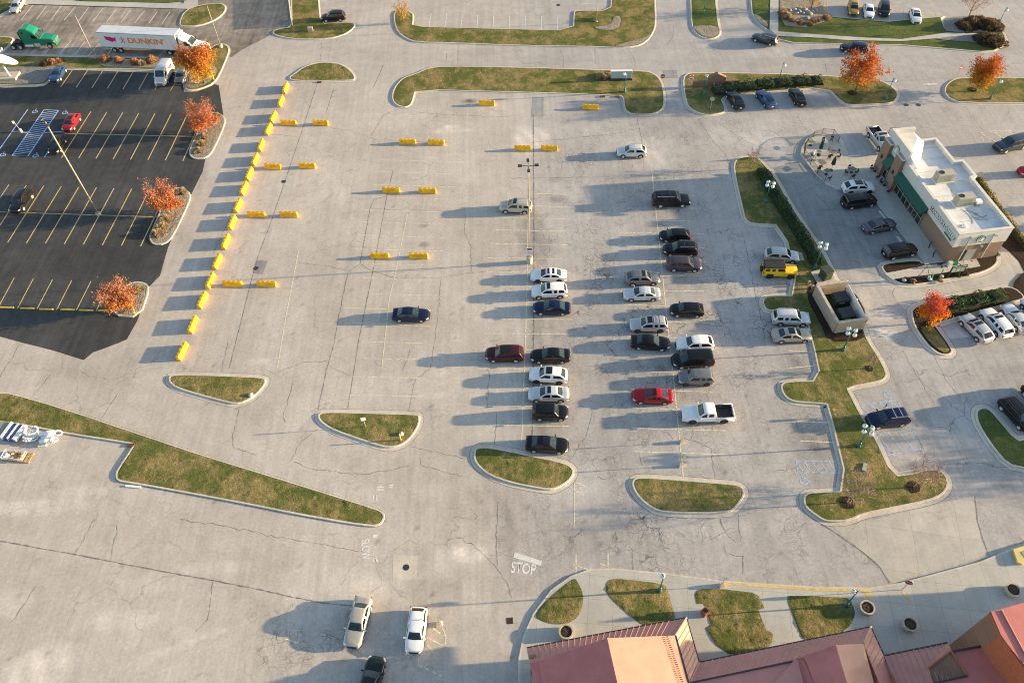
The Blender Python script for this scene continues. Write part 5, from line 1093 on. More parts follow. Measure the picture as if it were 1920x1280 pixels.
# covers and drains
def cover(p, r, lab): o = MB().lathe([(r, 0), (r, .012), (r*.8, .016), (.02, .016)], n=20).build('manhole_cover', M_DARKM); c = P(*p); o.location = (c.x, c.y, .003); tag(o, lab, 'manhole cover')
cover((761.5, 1063), .33, 'round dark manhole cover in the pale square patch'); cover((532, 340.5), .36, 'dark manhole cover beside the second yellow pair'); cover((480, 503), .36, 'dark manhole cover left of the small square repair')
cover((1699, 197), .4, 'left one of two round covers in the road mouth'); cover((1722, 197), .4, 'right one of two round covers in the road mouth'); cover((1047, 10), .4, 'round drain cover in the upper car park')
c = P(956, 1163); r_ = empty('storm_drain', (c.x, c.y, .004), R2(3), label='square iron drain grate left of the forecourt', cat='drain'); MB().box((0, 0, .006), (.62, .62, .012)).build('frame', M_DARKM, r_); g_ = MB()
for k in range(5): MB().box((-.22+.11*k, 0, .016), (.05, .52, .012)).build('bar', mat('rust', (.12, .045, .03), .8, .3, 6), r_)
for x, y, lab in ((599, 155, 'rusty kerb drain box below the half-moon island'), (1130, 182, 'left rusty kerb drain box of the upper verge'), (1157, 182, 'right rusty kerb drain box of the upper verge'), (246, 835, 'dark kerb drain box at the notch of the wedge verge')):
    c = P(x, y); o = MB().box((0, 0, .08), (.75, .4, .15)).build('kerb_drain', MATS['rust']); o.location = (c.x, c.y, 0); tag(o, lab, 'drain')
# monument signs of the road verge
c = P(1136, 146); c.z = .12; r_ = empty('verge_sign', c, R2(-2), label='long pale glazed sign panel on a dark plinth in the road verge', cat='sign')
d = P(1182, 148)-P(1146, 147); r_.location = (P(1164, 150).x, P(1164, 150).y, .12)
MB().box((0, 0, .15), (3.7, 1.0, .3)).build('plinth', M_DARKM, r_); MB().box((0, 0, .95), (3.5, .42, 1.3)).build('panel', mat('sign_panel', (.36, .45, .46), .35, .08, 2), r_); MB().box((1.78, 0, .95), (.12, .5, 1.36)).build('end_frame', M_SIGNW, r_); MB().box((0, 0, 1.64), (3.6, .5, .08)).build('cap', M_SIGNW, r_)
M_BRICK, nt_, b_, pos_, obj_ = newmat('brick')
br_ = nd(nt_, 'ShaderNodeTexBrick'); nt_.links.new(mapping(nt_, obj_, (1, 1, 1), (R2(90), 0, 0)), br_.inputs['Vector']); br_.inputs['Scale'].default_value = 4; br_.inputs['Color1'].default_value = (.20, .10, .065, 1); br_.inputs['Color2'].default_value = (.27, .14, .09, 1); br_.inputs['Mortar'].default_value = (.25, .21, .18, 1); br_.inputs['Mortar Size'].default_value = .012
nt_.links.new(br_.outputs['Color'], b_.inputs['Base Color']); b_.inputs['Roughness'].default_value = .9
a, b = P(1298, 163), P(1384, 160); mid = (a+b)/2; L = (b-a).length
r_ = empty('brick_sign_wall', (mid.x, mid.y, .1), math.atan2((b-a).y, (b-a).x), label='low brown brick sign wall with a gabled middle above the juniper hedge', cat='sign wall')
MB().box((0, 0, .45), (L, .4, .9)).build('wall', M_BRICK, r_); g_ = MB(); hw = 1.5
g_.add([(-hw, -.32, 0), (hw, -.32, 0), (hw, -.32, 1.5), (0, -.32, 2.3), (-hw, -.32, 1.5), (-hw, .32, 0), (hw, .32, 0), (hw, .32, 1.5), (0, .32, 2.3), (-hw, .32, 1.5)], [(0, 1, 2, 3, 4), (9, 8, 7, 6, 5), (0, 5, 6, 1), (1, 6, 7, 2), (2, 7, 8, 3), (3, 8, 9, 4), (4, 9, 5, 0)]); g_.build('gable', M_BRICK, r_)
for s in (-1, 1): MB().add([(0, -.38, 2.32), (s*1.6, -.38, 1.47), (s*1.6, .38, 1.47), (0, .38, 2.32), (0, -.38, 2.40), (s*1.6, -.38, 1.55), (s*1.6, .38, 1.55), (0, .38, 2.40)], [(0, 1, 2, 3), (7, 6, 5, 4), (0, 4, 5, 1), (1, 5, 6, 2), (2, 6, 7, 3), (3, 7, 4, 0)]).build('coping', mat('brick_coping', (.22, .14, .10), .8, .2, 4), r_)
# litter bin, planters
c = P(1320, 1151); r_ = empty('litter_bin', (c.x, c.y, .14), R2(35), label='square brick-red litter bin at the notched forecourt bed', cat='litter bin'); MB().box((0, 0, .45), (.56, .56, .9), 0, 1.05).build('body', mat('bin_red', (.32, .10, .06), .8, .2, 5), r_); MB().box((0, 0, .93), (.38, .38, .03)).build('opening', M_BLACKM, r_)
M_SOIL = mat('soil', (.055, .035, .025), 1, .4, 6, bump=.6, bscale=12)
for x, y, lab in ((1061, 1188, 'round concrete planter beside the leaf-shaped bed'), (1622, 1143, 'round concrete planter at the tip of the yellow kerb'), (1702, 1174, 'round concrete planter alone in the shade of the building'), (1894, 1110, 'round concrete planter at the right edge of the forecourt')):
    c = P(x, y); r_ = empty('planter', (c.x, c.y, .135), label=lab, cat='planter', group='round planters'); MB().lathe([(.52, 0), (.66, .15), (.70, .55), (.70, .62), (.56, .62), (.54, .5), (.02, .5)], n=28).build('bowl', M_CONC, r_, smooth=False)
    s_ = MB(); s_.lathe([(.55, .50), (.4, .56), (.2, .55), (.02, .58)], n=20); s_.build('soil', M_SOIL, r_)
    tw = MB(); rr = random.Random(x)
    for k in range(26): a_, q = rr.uniform(0, 6.28), rr.uniform(0, .42); tw.cyl((q*math.cos(a_), q*math.sin(a_), .52), (q*math.cos(a_)+rr.uniform(-.15, .15), q*math.sin(a_)+rr.uniform(-.15, .15), .6+rr.uniform(0, .14)), .012, .004, 4)
    tw.build('dead_stems', mat('dead_stem', (.16, .09, .05), 1, .3, 6), r_)
# ------------------------------------------------------------------ vegetation
M_LEAF = attrmat('leaves', .75, .35); M_TWIG = mat('twig_bark', (.11, .075, .055), 1, .3, 4); M_BARK = mat('bark', (.10, .075, .06), 1, .35, 5); M_PALEBARK = mat('pale_bark', (.34, .22, .17), 1, .3, 5)
def leaf_mesh(name, pts, size, cols, r, aspect=.75, upbias=.0, dirs=None):
    n = len(pts); pts = np.asarray(pts, float); sz = (np.asarray(size)*np.ones(n))[:, None]
    a = r.normal(size=(n, 3)) if dirs is None else dirs+r.normal(size=(n, 3))*.35
    a /= np.linalg.norm(a, axis=1)[:, None]; b = np.cross(a, r.normal(size=(n, 3))); b /= np.linalg.norm(b, axis=1)[:, None]+1e-9
    a, b = a*sz*.5, b*sz*.5*aspect
    v = np.stack([pts-a, pts+b*.9-a*.1, pts+a, pts-b*.9+a*.1], 1).reshape(-1, 3)
    me = bpy.data.meshes.new(name); me.vertices.add(4*n); me.vertices.foreach_set('co', v.astype('f').ravel())
    me.loops.add(4*n); me.loops.foreach_set('vertex_index', np.arange(4*n, dtype='i')); me.polygons.add(n)
    me.polygons.foreach_set('loop_start', np.arange(0, 4*n, 4, dtype='i')); me.polygons.foreach_set('loop_total', np.full(n, 4, 'i')); me.update(calc_edges=True)
    ca = me.color_attributes.new('col', 'FLOAT_COLOR', 'POINT'); c4 = np.concatenate([cols, np.ones((n, 1))], 1)
    ca.data.foreach_set('color', np.repeat(c4, 4, 0).astype('f').ravel()); me.materials.append(M_LEAF); return me
def branchy(r, h, rad, nb, spread, start=.25, rise=.5, thick=.12, levels=2):
    """trunk + limbs; returns (MB, list of tips)"""
    mb = MB(); tips = []; top = Vector((r.normal()*.1, r.normal()*.1, h*.72)); mid = Vector((r.normal()*.08, r.normal()*.08, h*.35))
    mb.cyl((0, 0, 0), mid, thick, thick*.75, 7); mb.cyl(mid, top, thick*.75, thick*.3, 6); tips.append(top)
    for k in range(nb):
        f = start+(1-start)*(k+.5)/nb*.95; base = Vector((0, 0, 0)).lerp(mid, f*2) if f < .5 else mid.lerp(top, (f-.5)*2)
        an = 2.4*k+r.uniform(-.4, .4); ln = spread*(1-.35*abs(f-.45))*r.uniform(.8, 1.12)
        d = Vector((math.cos(an), math.sin(an), rise+r.uniform(-.12, .3))).normalized(); p1 = base+d*ln*.55+Vector((0, 0, .05*h)); p2 = p1+(d+Vector((0, 0, .25))).normalized()*ln*.5
        t0 = thick*.42*(1-f*.4); mb.cyl(base, p1, t0, t0*.6, 5); mb.cyl(p1, p2, t0*.6, t0*.15, 4); tips += [p1, p2]
        if levels > 1:
            for j in range(4):
                b2 = base.lerp(p1, r.uniform(.4, 1)) if j < 2 else p1.lerp(p2, r.uniform(.1, .9)); dd = (d+Vector(r.normal(size=3))*.6+Vector((0, 0, .15))).normalized(); e = b2+dd*ln*r.uniform(.28, .5)
                mb.cyl(b2, e, t0*.3, t0*.08, 4); tips.append(e)
                if levels > 2:
                    for q in range(4): e2 = b2.lerp(e, r.uniform(.3, 1))+Vector(r.normal(size=3))*ln*.16+Vector((0, 0, .05)); mb.cyl(b2.lerp(e, r.uniform(.2, .7)), e2, .014, .006, 3)
    return mb, tips
def grad(stops, t, r, j=.12):
    t = np.clip(t, 0, 1); xs = [s[0] for s in stops]; c = np.stack([np.interp(t, xs, [s[1][k] for s in stops]) for k in range(3)], 1)
    return np.clip(c*(1+r.normal(0, j, (len(t), 1)))*(1+r.normal(0, j*.4, (len(t), 3))), 0, 1)
def tree(label, p, h, rx, leaves, stops, seed, size=.24, crown0=.16, bare_top=0.0, bark=None, zb=.15, nb=13, thick=.11, cl=.62, name='maple_tree', asym=(0, 0)):
    r = np.random.default_rng(seed); c = P(*p); root = empty(name, (c.x, c.y, zb), label=label, cat='tree')
    mb, tips = branchy(r, h, rx, nb, rx, crown0, .75, thick, 3 if bare_top else 2); mb.build('trunk', bark or M_BARK, root)
    tp = np.array([tuple(t) for t in tips]); extra = tp[r.integers(0, len(tp), int(len(tp)*.5))]*np.array([.75, .75, 1])+r.normal(0, .25, (int(len(tp)*.5), 3)); tp = np.concatenate([tp, extra])
    tp[:, :2] += np.array(asym)*(tp[:, 2:3]/h)
    w = np.ones(len(tp)); 
    if bare_top: w = np.where(tp[:, 2] > h*bare_top, .22, 1.0)
    k = r.choice(len(tp), leaves, p=w/w.sum()); off = r.normal(0, cl*.42, (leaves, 3)); off[:, 2] *= .8
    pts = tp[k]+off; pts[:, 2] = np.maximum(pts[:, 2], h*crown0*.8)
    t = (pts[:, 2]/h)+r.normal(0, .07, leaves)+.12*np.sin(k*1.7)
    link('crown', leaf_mesh('crown', pts, size*r.uniform(.6, 1.25, leaves), grad(stops, t, r, .22)*.95, r), None, root); return root
OR = [(0, (.55, .30, .03)), (.35, (.62, .27, .02)), (.6, (.58, .17, .02)), (1, (.45, .085, .03))]
tree('big maple turning yellow below and orange above beside the white trailer', (384, 158), 6.6, 3.3, 10500, [(0, (.42, .32, .03)), (.3, (.55, .34, .03)), (.6, (.52, .22, .035)), (1, (.40, .13, .045))], 1, .27, thick=.16, nb=19, cl=1.15, crown0=.1)
RD = [(0, (.52, .20, .06)), (.5, (.50, .165, .065)), (1, (.42, .18, .11))]
tree('red maple with bare twiggy top on the upper tree island', (388, 249), 4.7, 2.6, 6800, RD, 2, .23, cl=.8, bare_top=.6, bark=M_PALEBARK, nb=18, thick=.08, crown0=.1)
tree('red-orange maple with bare twiggy top on the middle tree island', (318, 399), 4.5, 2.45, 6800, [(0, (.55, .22, .05)), (.5, (.50, .17, .06)), (1, (.42, .17, .10))], 3, .22, cl=.8, bare_top=.62, bark=M_PALEBARK, nb=18, thick=.08, crown0=.1)
tree('red maple thinning at the top on the lower tree island', (231, 584), 4.0, 2.35, 6500, [(0, (.52, .28, .05)), (.35, (.50, .19, .05)), (1, (.42, .17, .10))], 4, .22, cl=.8, bare_top=.7, bark=M_PALEBARK, nb=17, thick=.08, crown0=.12)
tree('tall orange maple with ragged tiers beside the parked cars and juniper hedge', (1601, 178), 7.3, 3.3, 7000, [(0, (.52, .26, .02)), (.4, (.55, .23, .03)), (.7, (.47, .14, .03)), (1, (.42, .115, .03))], 5, .26, nb=17, cl=.85, crown0=.1)
tree('bushy rust-orange maple on the right-hand verge', (1829, 172), 5.6, 2.35, 7000, [(0, (.30, .20, .03)), (.4, (.44, .22, .02)), (.75, (.44, .14, .02)), (1, (.42, .11, .02))], 6, .24, nb=17, cl=.85, crown0=.12)
tree('small brilliant orange maple, pink-red at the top, beside the silver crossover', (1737, 606), 4.3, 1.9, 4600, [(0, (.70, .36, .01)), (.45, (.70, .26, .015)), (.7, (.58, .12, .04)), (1, (.50, .10, .07))], 7, .2, nb=15, cl=.62, crown0=.1)
tree('pale golden bush-like tree on the corner of the upper car park verge', (757, 45), 4.2, 1.7, 1900, [(0, (.42, .30, .10)), (.6, (.46, .30, .10)), (1, (.42, .25, .10))], 8, .17, nb=16, cl=.5, crown0=.05, thick=.07, name='ornamental_tree')
tree('golden tree cut by the top edge in the gravel garden', (1521, 17), 5.0, 2.2, 1700, [(0, (.42, .25, .04)), (1, (.45, .22, .03))], 9, .2, nb=14, cl=.55, crown0=.08, name='ornamental_tree')
def bare(label, p, h, rx, seed, bark=M_PALEBARK, nb=12, leaves=0, col=(.30, .10, .06), zb=.18, thick=.07):
    r = np.random.default_rng(seed); c = P(*p); root = empty('bare_tree', (c.x, c.y, zb), label=label, cat='tree')
    mb, tips = branchy(r, h, rx, nb, rx, .3, .8, thick, 3); mb.build('trunk', bark, root)
    tw = MB()
    for t in tips:
        for k in range(4): e = Vector(t)+Vector(r.normal(size=3))*rx*.22+Vector((0, 0, .1)); tw.cyl(t, e, .016, .006, 3)
    tw.build('crown', M_TWIG if bark is M_BARK else bark, root)
    if leaves:
        tp = np.array([tuple(t) for t in tips]); pts = tp[r.integers(0, len(tp), leaves)]+r.normal(0, .4, (leaves, 3)); link('leaves', leaf_mesh('leaves', pts, .16, grad([(0, col), (1, col)], r.uniform(0, 1, leaves), r, .2), r), None, root)
bare('bare leafless tree in the mulch ring at the lot corner', (1712, 914), 4.6, 2.0, 20); bare('bare leafless tree in the mulch ring at the island tip', (1588, 943), 4.4, 2.0, 21); bare('thin bare sapling in the mulch ring on the dumpster lawn', (1629, 692), 2.6, .8, 22, nb=7)
bare('thin bare sapling at the top of the long island by the patio', (1407, 315), 3.2, 1.2, 23, nb=9); bare('wide reddish-brown bare tree over the dark shrubs at the far right', (1813, 40), 6.5, 4.2, 24, nb=17, leaves=700, col=(.24, .12, .09), thick=.12)
# shrubs
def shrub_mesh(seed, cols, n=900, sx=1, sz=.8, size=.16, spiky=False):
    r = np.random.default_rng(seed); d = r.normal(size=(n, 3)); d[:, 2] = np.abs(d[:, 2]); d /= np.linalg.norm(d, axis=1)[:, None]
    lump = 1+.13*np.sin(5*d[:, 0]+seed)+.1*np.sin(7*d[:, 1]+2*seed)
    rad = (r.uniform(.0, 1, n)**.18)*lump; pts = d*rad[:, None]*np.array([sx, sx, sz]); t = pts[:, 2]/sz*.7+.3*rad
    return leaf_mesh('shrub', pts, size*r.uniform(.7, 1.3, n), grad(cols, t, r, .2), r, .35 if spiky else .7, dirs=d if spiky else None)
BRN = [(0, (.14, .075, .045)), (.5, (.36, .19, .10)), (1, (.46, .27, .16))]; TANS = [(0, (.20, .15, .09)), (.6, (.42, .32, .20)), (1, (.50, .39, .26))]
SH = [shrub_mesh(1, BRN, 2600, size=.12), shrub_mesh(2, BRN, 2600, size=.12), shrub_mesh(3, TANS, 2400, spiky=True, size=.26), shrub_mesh(4, [(0, (.03, .025, .015)), (.6, (.10, .07, .04)), (1, (.16, .11, .06))], 1400), shrub_mesh(5, [(0, (.02, .03, .015)), (.6, (.05, .075, .035)), (1, (.10, .12, .05))], 1400)]
def shrub(label, p, r, k, zs=1.0, group=None, name='shrub', z=.15):
    o = bpy.data.objects.new(name, SH[k]); COL.objects.link(o); c = P(*p); o.location = (c.x, c.y, z); o.rotation_euler = (0, 0, random.uniform(0, 6)); o.scale = (r, r, r*zs); return tag(o, label, 'shrub', group)
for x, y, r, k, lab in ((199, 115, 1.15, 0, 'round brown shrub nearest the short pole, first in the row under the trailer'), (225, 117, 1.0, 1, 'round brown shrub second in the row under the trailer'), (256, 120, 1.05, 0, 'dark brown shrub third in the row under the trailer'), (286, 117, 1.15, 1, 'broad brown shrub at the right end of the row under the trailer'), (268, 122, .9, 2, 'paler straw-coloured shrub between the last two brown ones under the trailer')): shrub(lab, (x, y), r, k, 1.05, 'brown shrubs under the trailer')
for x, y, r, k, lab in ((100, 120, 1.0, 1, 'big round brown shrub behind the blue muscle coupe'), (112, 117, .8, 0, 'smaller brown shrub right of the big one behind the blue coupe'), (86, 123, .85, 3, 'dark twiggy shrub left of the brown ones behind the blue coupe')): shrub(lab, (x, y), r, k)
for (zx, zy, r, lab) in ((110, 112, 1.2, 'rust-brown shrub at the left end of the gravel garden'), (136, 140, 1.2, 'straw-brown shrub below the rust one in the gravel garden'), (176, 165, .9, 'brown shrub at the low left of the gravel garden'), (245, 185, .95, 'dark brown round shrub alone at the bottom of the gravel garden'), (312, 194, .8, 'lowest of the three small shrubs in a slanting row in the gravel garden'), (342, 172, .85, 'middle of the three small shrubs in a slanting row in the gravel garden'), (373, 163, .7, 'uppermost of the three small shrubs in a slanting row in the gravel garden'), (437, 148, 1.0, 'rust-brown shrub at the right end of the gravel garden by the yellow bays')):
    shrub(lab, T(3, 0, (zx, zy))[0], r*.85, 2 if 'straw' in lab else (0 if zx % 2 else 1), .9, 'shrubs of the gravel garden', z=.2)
for zx, zy, r, lab in ((1480, 215, 1.7, 'dark shrub at the left end of the far right gravel bed'), (1545, 190, 2.0, 'tall dark brown shrub under the wide bare tree'), (1620, 200, 2.1, 'middle dark shrub of the far right gravel bed'), (1690, 215, 1.7, 'dark shrub beside the lamp post in the far right gravel bed')): shrub(lab, T(3, 0, (zx, zy))[0], r, 3, .8, 'dark shrubs at the far right', z=.2)
for zx, zy, r, lab in ((1620, 312, 1.9, 'left half of the dark shrub pair on the gravel point'), (1690, 330, 2.0, 'right half of the dark shrub pair on the gravel point')): shrub(lab, T(3, 0, (zx, zy))[0], r, 3, .8, 'shrub pair on the gravel point', z=.2)
for zx, zy, r, lab in ((1490, 1140, .75, 'lowest grass tuft of the upper tree island'), (1510, 1085, .8, 'middle grass tuft of the upper tree island'), (1525, 1035, .75, 'grass tuft just under the red tree on the upper tree island'), (1625, 875, .7, 'grass tuft at the top of the upper tree island')): shrub(lab, T(0, 0, (zx, zy))[0], r, 2, .75, 'ornamental grass tufts of the upper tree island', 'grass_tuft')
for zx, zy, r, lab in ((1185, 475, .95, 'lowest grass tuft of the middle tree island'), (1215, 430, .95, 'middle grass tuft of the middle tree island'), (1245, 375, .9, 'grass tuft just under the tree on the middle tree island'), (1365, 165, .8, 'grass tuft at the top of the middle tree island')): shrub(lab, T(0, 1, (zx, zy))[0], r, 2, .75, 'ornamental grass tufts of the middle tree island', 'grass_tuft')
shrub('lone grass tuft on the lower tree island', T(0, 1, (1035, 895))[0], .8, 2, .75, None, 'grass_tuft')
for zx, zy, r, lab in ((675, 590, 1.0, 'left ochre shrub beside the glazed verge sign'), (720, 575, 1.0, 'ochre shrub touching the glazed verge sign')): shrub(lab, T(2, 0, (zx, zy))[0], r, 2, .8, 'ochre shrubs by the verge sign')
for p, r, lab, k in (((1794, 517), .5, 'small yellow-green shrub left of the pair by the menu board', 4), ((1808, 515), .5, 'small yellow-green shrub right of the pair by the menu board', 4), ((1711, 529), .4, 'low dry shrub at the left tip of the menu island', 2), ((1866, 478), .45, 'small shrub at the corner of the coffee shop', 4), ((1762, 528), .35, 'tiny dry shrub beneath the green clearance pole', 2)): shrub(lab, p, r, k, .9)
# hedges
def hedge(label, pts, width, h, cols, seed, dens=60, z=.12):
    r = np.random.default_rng(seed); w = [P(*p) for p in pts]; P_, C_ = [], []; core = MB(); tot = 0
    for a, b in zip(w[:-1], w[1:]):
        d = b-a; L = d.length; d.normalize(); nn = np.array([-d.y, d.x]); n = int(L*width*dens)
        t = r.uniform(0, 1, n); s = r.uniform(-1, 1, n); x = a.x+(b.x-a.x)*t; y_ = a.y+(b.y-a.y)*t
        wob = 1+.18*np.sin(x*1.9+y_*1.3)+.12*np.sin(x*4.1-y_*2.7)
        x = x+nn[0]*s*width/2*wob; y_ = y_+nn[1]*s*width/2*wob; top = h*wob*(1-.35*np.abs(s)**3)
        zz = np.where(r.uniform(0, 1, n) < .7, top*r.uniform(.85, 1.05, n), top*r.uniform(.1, .9, n))
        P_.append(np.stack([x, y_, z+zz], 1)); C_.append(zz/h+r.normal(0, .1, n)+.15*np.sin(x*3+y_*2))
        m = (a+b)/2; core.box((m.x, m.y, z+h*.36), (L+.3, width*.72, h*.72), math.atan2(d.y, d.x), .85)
    P_ = np.concatenate(P_); C_ = np.concatenate(C_); c0 = w[0]; root = empty('hedge', (c0.x, c0.y, z), label=label, cat='hedge')
    link('foliage', leaf_mesh('foliage', P_-np.array([c0.x, c0.y, z]), .22*r.uniform(.7, 1.3, len(P_)), grad(cols, C_, r, .22), r), None, root)
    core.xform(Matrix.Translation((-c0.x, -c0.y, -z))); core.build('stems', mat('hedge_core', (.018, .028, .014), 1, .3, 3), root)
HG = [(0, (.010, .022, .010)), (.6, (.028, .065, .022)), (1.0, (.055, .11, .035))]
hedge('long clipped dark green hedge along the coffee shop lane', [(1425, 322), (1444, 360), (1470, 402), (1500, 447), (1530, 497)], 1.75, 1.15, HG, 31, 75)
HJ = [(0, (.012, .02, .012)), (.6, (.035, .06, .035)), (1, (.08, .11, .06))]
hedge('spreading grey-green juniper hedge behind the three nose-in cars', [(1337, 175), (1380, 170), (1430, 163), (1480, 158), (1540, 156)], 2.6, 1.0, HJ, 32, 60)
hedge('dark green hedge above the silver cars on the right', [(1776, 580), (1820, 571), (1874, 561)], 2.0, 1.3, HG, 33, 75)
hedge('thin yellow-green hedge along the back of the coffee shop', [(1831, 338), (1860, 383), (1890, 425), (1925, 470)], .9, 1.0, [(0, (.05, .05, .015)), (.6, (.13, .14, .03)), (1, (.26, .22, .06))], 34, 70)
# ------------------------------------------------------------------ coffee shop
BO = Vector((58.0, 71.5, 0)); BYAW = R2(6)
M_WHITEW = mat('white_render', (.62, .60, .56), .85, .06, 1.2); M_ROOFW = mat('white_roof_membrane', (.66, .66, .66), .75, .14, .45); M_SEAM = mat('roof_seam', (.36, .36, .37), .8, .3, 2)
M_BRK = mat('brown_brick_face', (.27, .175, .125), .9, .14, 5, bump=.2); M_AWN = mat('green_awning', (.006, .075, .055), .6, .12, 3); M_MULL = mat('window_frame', (.33, .32, .30), .5, .1, 4)
M_WIN, n2, b2, p2, o2 = newmat('shop_window'); n2.links.new(mix(n2, ramp(n2, tex(n2, o2, 1.1, 4), .45, .72), (.012, .016, .018), (.13, .08, .04)), b2.inputs['Base Color']); b2.inputs['Roughness'].default_value = .08
M_LOGOG = mat('logo_green', (.004, .17, .09), .5, .08, 4); M_LETTER = mat('letter_white', (.82, .82, .80), .5, .05, 4); M_ACU = mat('rooftop_unit_beige', (.40, .385, .32), .6, .1, 3); M_LOUV = mat('louvre_grey', (.27, .265, .22), .6, .3, 9)
shop = empty('coffee_shop', BO, BYAW, label='white-roofed brick coffee shop with green awning and raised entrance tower', cat='building')
def poly_wall(name, poly, z0, z1, m, parent, thick=0): mb = MB(); mb.prism(poly, z0, z1); return mb.build(name, m, parent)
RFP = [(0, 0), (7.2, 0), (7.2, 10.3), (7.9, 10.5), (7.9, 14.0), (6.65, 14.05), (6.65, 19.4), (0.1, 19.4)]
poly_wall('lower_wall', RFP, 0, 2.95, M_BRK, shop)
U = offset(RFP, .06)
poly_wall('upper_wall', U, 2.95, 4.72, M_WHITEW, shop)
rf = MB(); rf.prism(offset(RFP, -.22), 4.722, 4.75); roof = rf.build('roof', M_ROOFW, shop)
n = len(U); pin = offset(RFP, -.24)
pr = MB().add([(*p, 4.72) for p in U]+[(*p, 5.22) for p in U]+[(*p, 5.22) for p in pin]+[(*p, 4.74) for p in pin], [(k*n+i, k*n+(i+1) % n, (k+1)*n+(i+1) % n, (k+1)*n+i) for k in range(3) for i in range(n)]); pr.build('parapet', M_WHITEW, shop)
cu_, ci_ = offset(RFP, .12), offset(RFP, -.28)
cp = MB().add([(*p, 5.21) for p in cu_]+[(*p, 5.30) for p in cu_]+[(*p, 5.30) for p in ci_]+[(*p, 5.225) for p in ci_], [(k*n+i, k*n+(i+1) % n, (k+1)*n+(i+1) % n, (k+1)*n+i) for k in range(3) for i in range(n)]); cp.build('coping', M_WHITEW, shop)
sm = MB()
for vv in (2.6, 5.2, 7.8, 10.4, 13.0, 15.6, 18.0): sm.box((3.4, vv, 4.757), (6.2, .045, .008))
sm.build('roof_seams', M_SEAM, roof)
M_STAIN = mat('roof_stain', (.33, .33, .34), .9, .35, 2)
for k_, (a, b) in enumerate( (((3.6, 8.9), (3.2, 7.4)), ((3.0, 5.0), (3.4, 3.4)), ((3.4, 3.4), (4.6, 2.4)), ((3.4, 3.4), (3.0, 2.0)), ((4.2, 3.8), (5.2, 2.2)), ((3.6, 4.6), (4.6, 3.6)), ((4.2, 3.0), (5.6, 3.2)))): st_ = MB(); strip(st_, [a, ((a[0]+b[0])/2+.1, (a[1]+b[1])/2-.1), b], .16, 4.762+.003*k_, jitter=.5); st_.build('roof_stain', M_STAIN, roof)
# entrance tower at the north-west corner
tw = MB(); tw.prism([(-.10, 14.7), (.02, 14.7), (2.9, 18.4), (3.0, 20.1), (-.10, 20.2)], 4.2, 6.45); tw.build('tower', M_WHITEW, shop)
wd = MB(); wd.add([(.0, 14.7, 6.44), (2.9, 18.4, 6.44), (5.0, 19.0, 4.77), (1.3, 13.8, 4.77), (-.06, 14.7, 4.6), (2.9, 20.0, 4.6), (2.98, 20.05, 6.42), (5.0, 19.2, 4.77)], [(0, 3, 2, 1), (0, 4, 3), (1, 2, 7, 6)]); wd.build('tower_back_slope', M_WHITEW, shop)
tp_ = MB(); tpo = [(-.22, 14.6), (.12, 14.6), (.12, 19.9), (3.1, 19.75), (3.1, 20.2), (-.22, 20.35)]; n6 = 6
tp_.prism(tpo, 6.42, 7.12); tp_.build('tower_parapet', M_WHITEW, shop)
for v0, v1 in ((18.6, 20.5), (15.0, 16.8)):
    pr_ = MB(); pr_.box((-.30, (v0+v1)/2, 2.75), (.62, v1-v0, 5.5)); q = pr_.build('pier', M_BRK, shop)
    MB().box((-.30, (v0+v1)/2, 5.56), (.78, v1-v0+.16, .14)).build('pier_cap', M_WHITEW, q); MB().box((-.30, (v0+v1)/2, 5.645), (.5, v1-v0-.2, .03)).build('cap_inset', M_SEAM, q)
    MB().box((-.68, (v0+v1)/2, 2.9), (.14, .3, .5)).build('wall_lamp', M_BLACKM, q)
def awning(v0, v1, zt, zb_, out):
    mb = MB(); mb.add([(-.08, v0, zt), (-.08, v1, zt), (-out, v1, zb_), (-out, v0, zb_), (-.08, v0, zb_-.02), (-.08, v1, zb_-.02), (-out, v1, zb_-.24), (-out, v0, zb_-.24)], [(0, 1, 2, 3), (3, 2, 6, 7), (0, 3, 7, 4), (1, 5, 6, 2), (4, 7, 6, 5)]); mb.build('awning', M_AWN, shop)
awning(16.82, 18.58, 3.95, 2.75, 1.0); awning(6.9, 14.9, 3.55, 2.85, 1.0)
def window(v0, v1, z0, z1, n_):
    w = MB().box((-.03, (v0+v1)/2, (z0+z1)/2), (.05, v1-v0, z1-z0)).build('window', M_WIN, shop); f = MB()
    for k in range(n_+1): f.box((-.08, v0+(v1-v0)*k/n_, (z0+z1)/2), (.07, .08, z1-z0))
    for zz in (z0, z1, z0+(z1-z0)*.45): f.box((-.075, (v0+v1)/2, zz), (.05, v1-v0, .08))
    f.build('frame', M_MULL, w)
window(7.3, 14.85, .25, 2.75, 7); window(16.85, 18.55, .1, 3.0, 2)
def wall_text(body, v, z, size, m, name, sx=1.0):
    me = text_mesh(body, size, .03, .012); me.transform(Matrix.Diagonal((sx, 1, 1, 1))); me.transform(frame((-.10, v, z), (0, -1, 0), (0, 0, 1))); link(name, me, m, shop)
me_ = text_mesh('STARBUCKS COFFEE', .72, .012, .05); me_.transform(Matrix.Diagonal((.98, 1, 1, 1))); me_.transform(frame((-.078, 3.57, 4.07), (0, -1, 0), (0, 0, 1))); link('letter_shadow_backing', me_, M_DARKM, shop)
wall_text('STARBUCKS COFFEE', 3.6, 4.1, .72, M_LETTER, 'lettering', .98); wall_text('DRIVE-THRU', 1.55, 3.42, .30, M_LOGOG, 'small_lettering')
bk = MB().box((-.075, 3.6, 3.72), (.02, 6.2, .05)); bk.build('letter_rail', M_SEAM, shop)
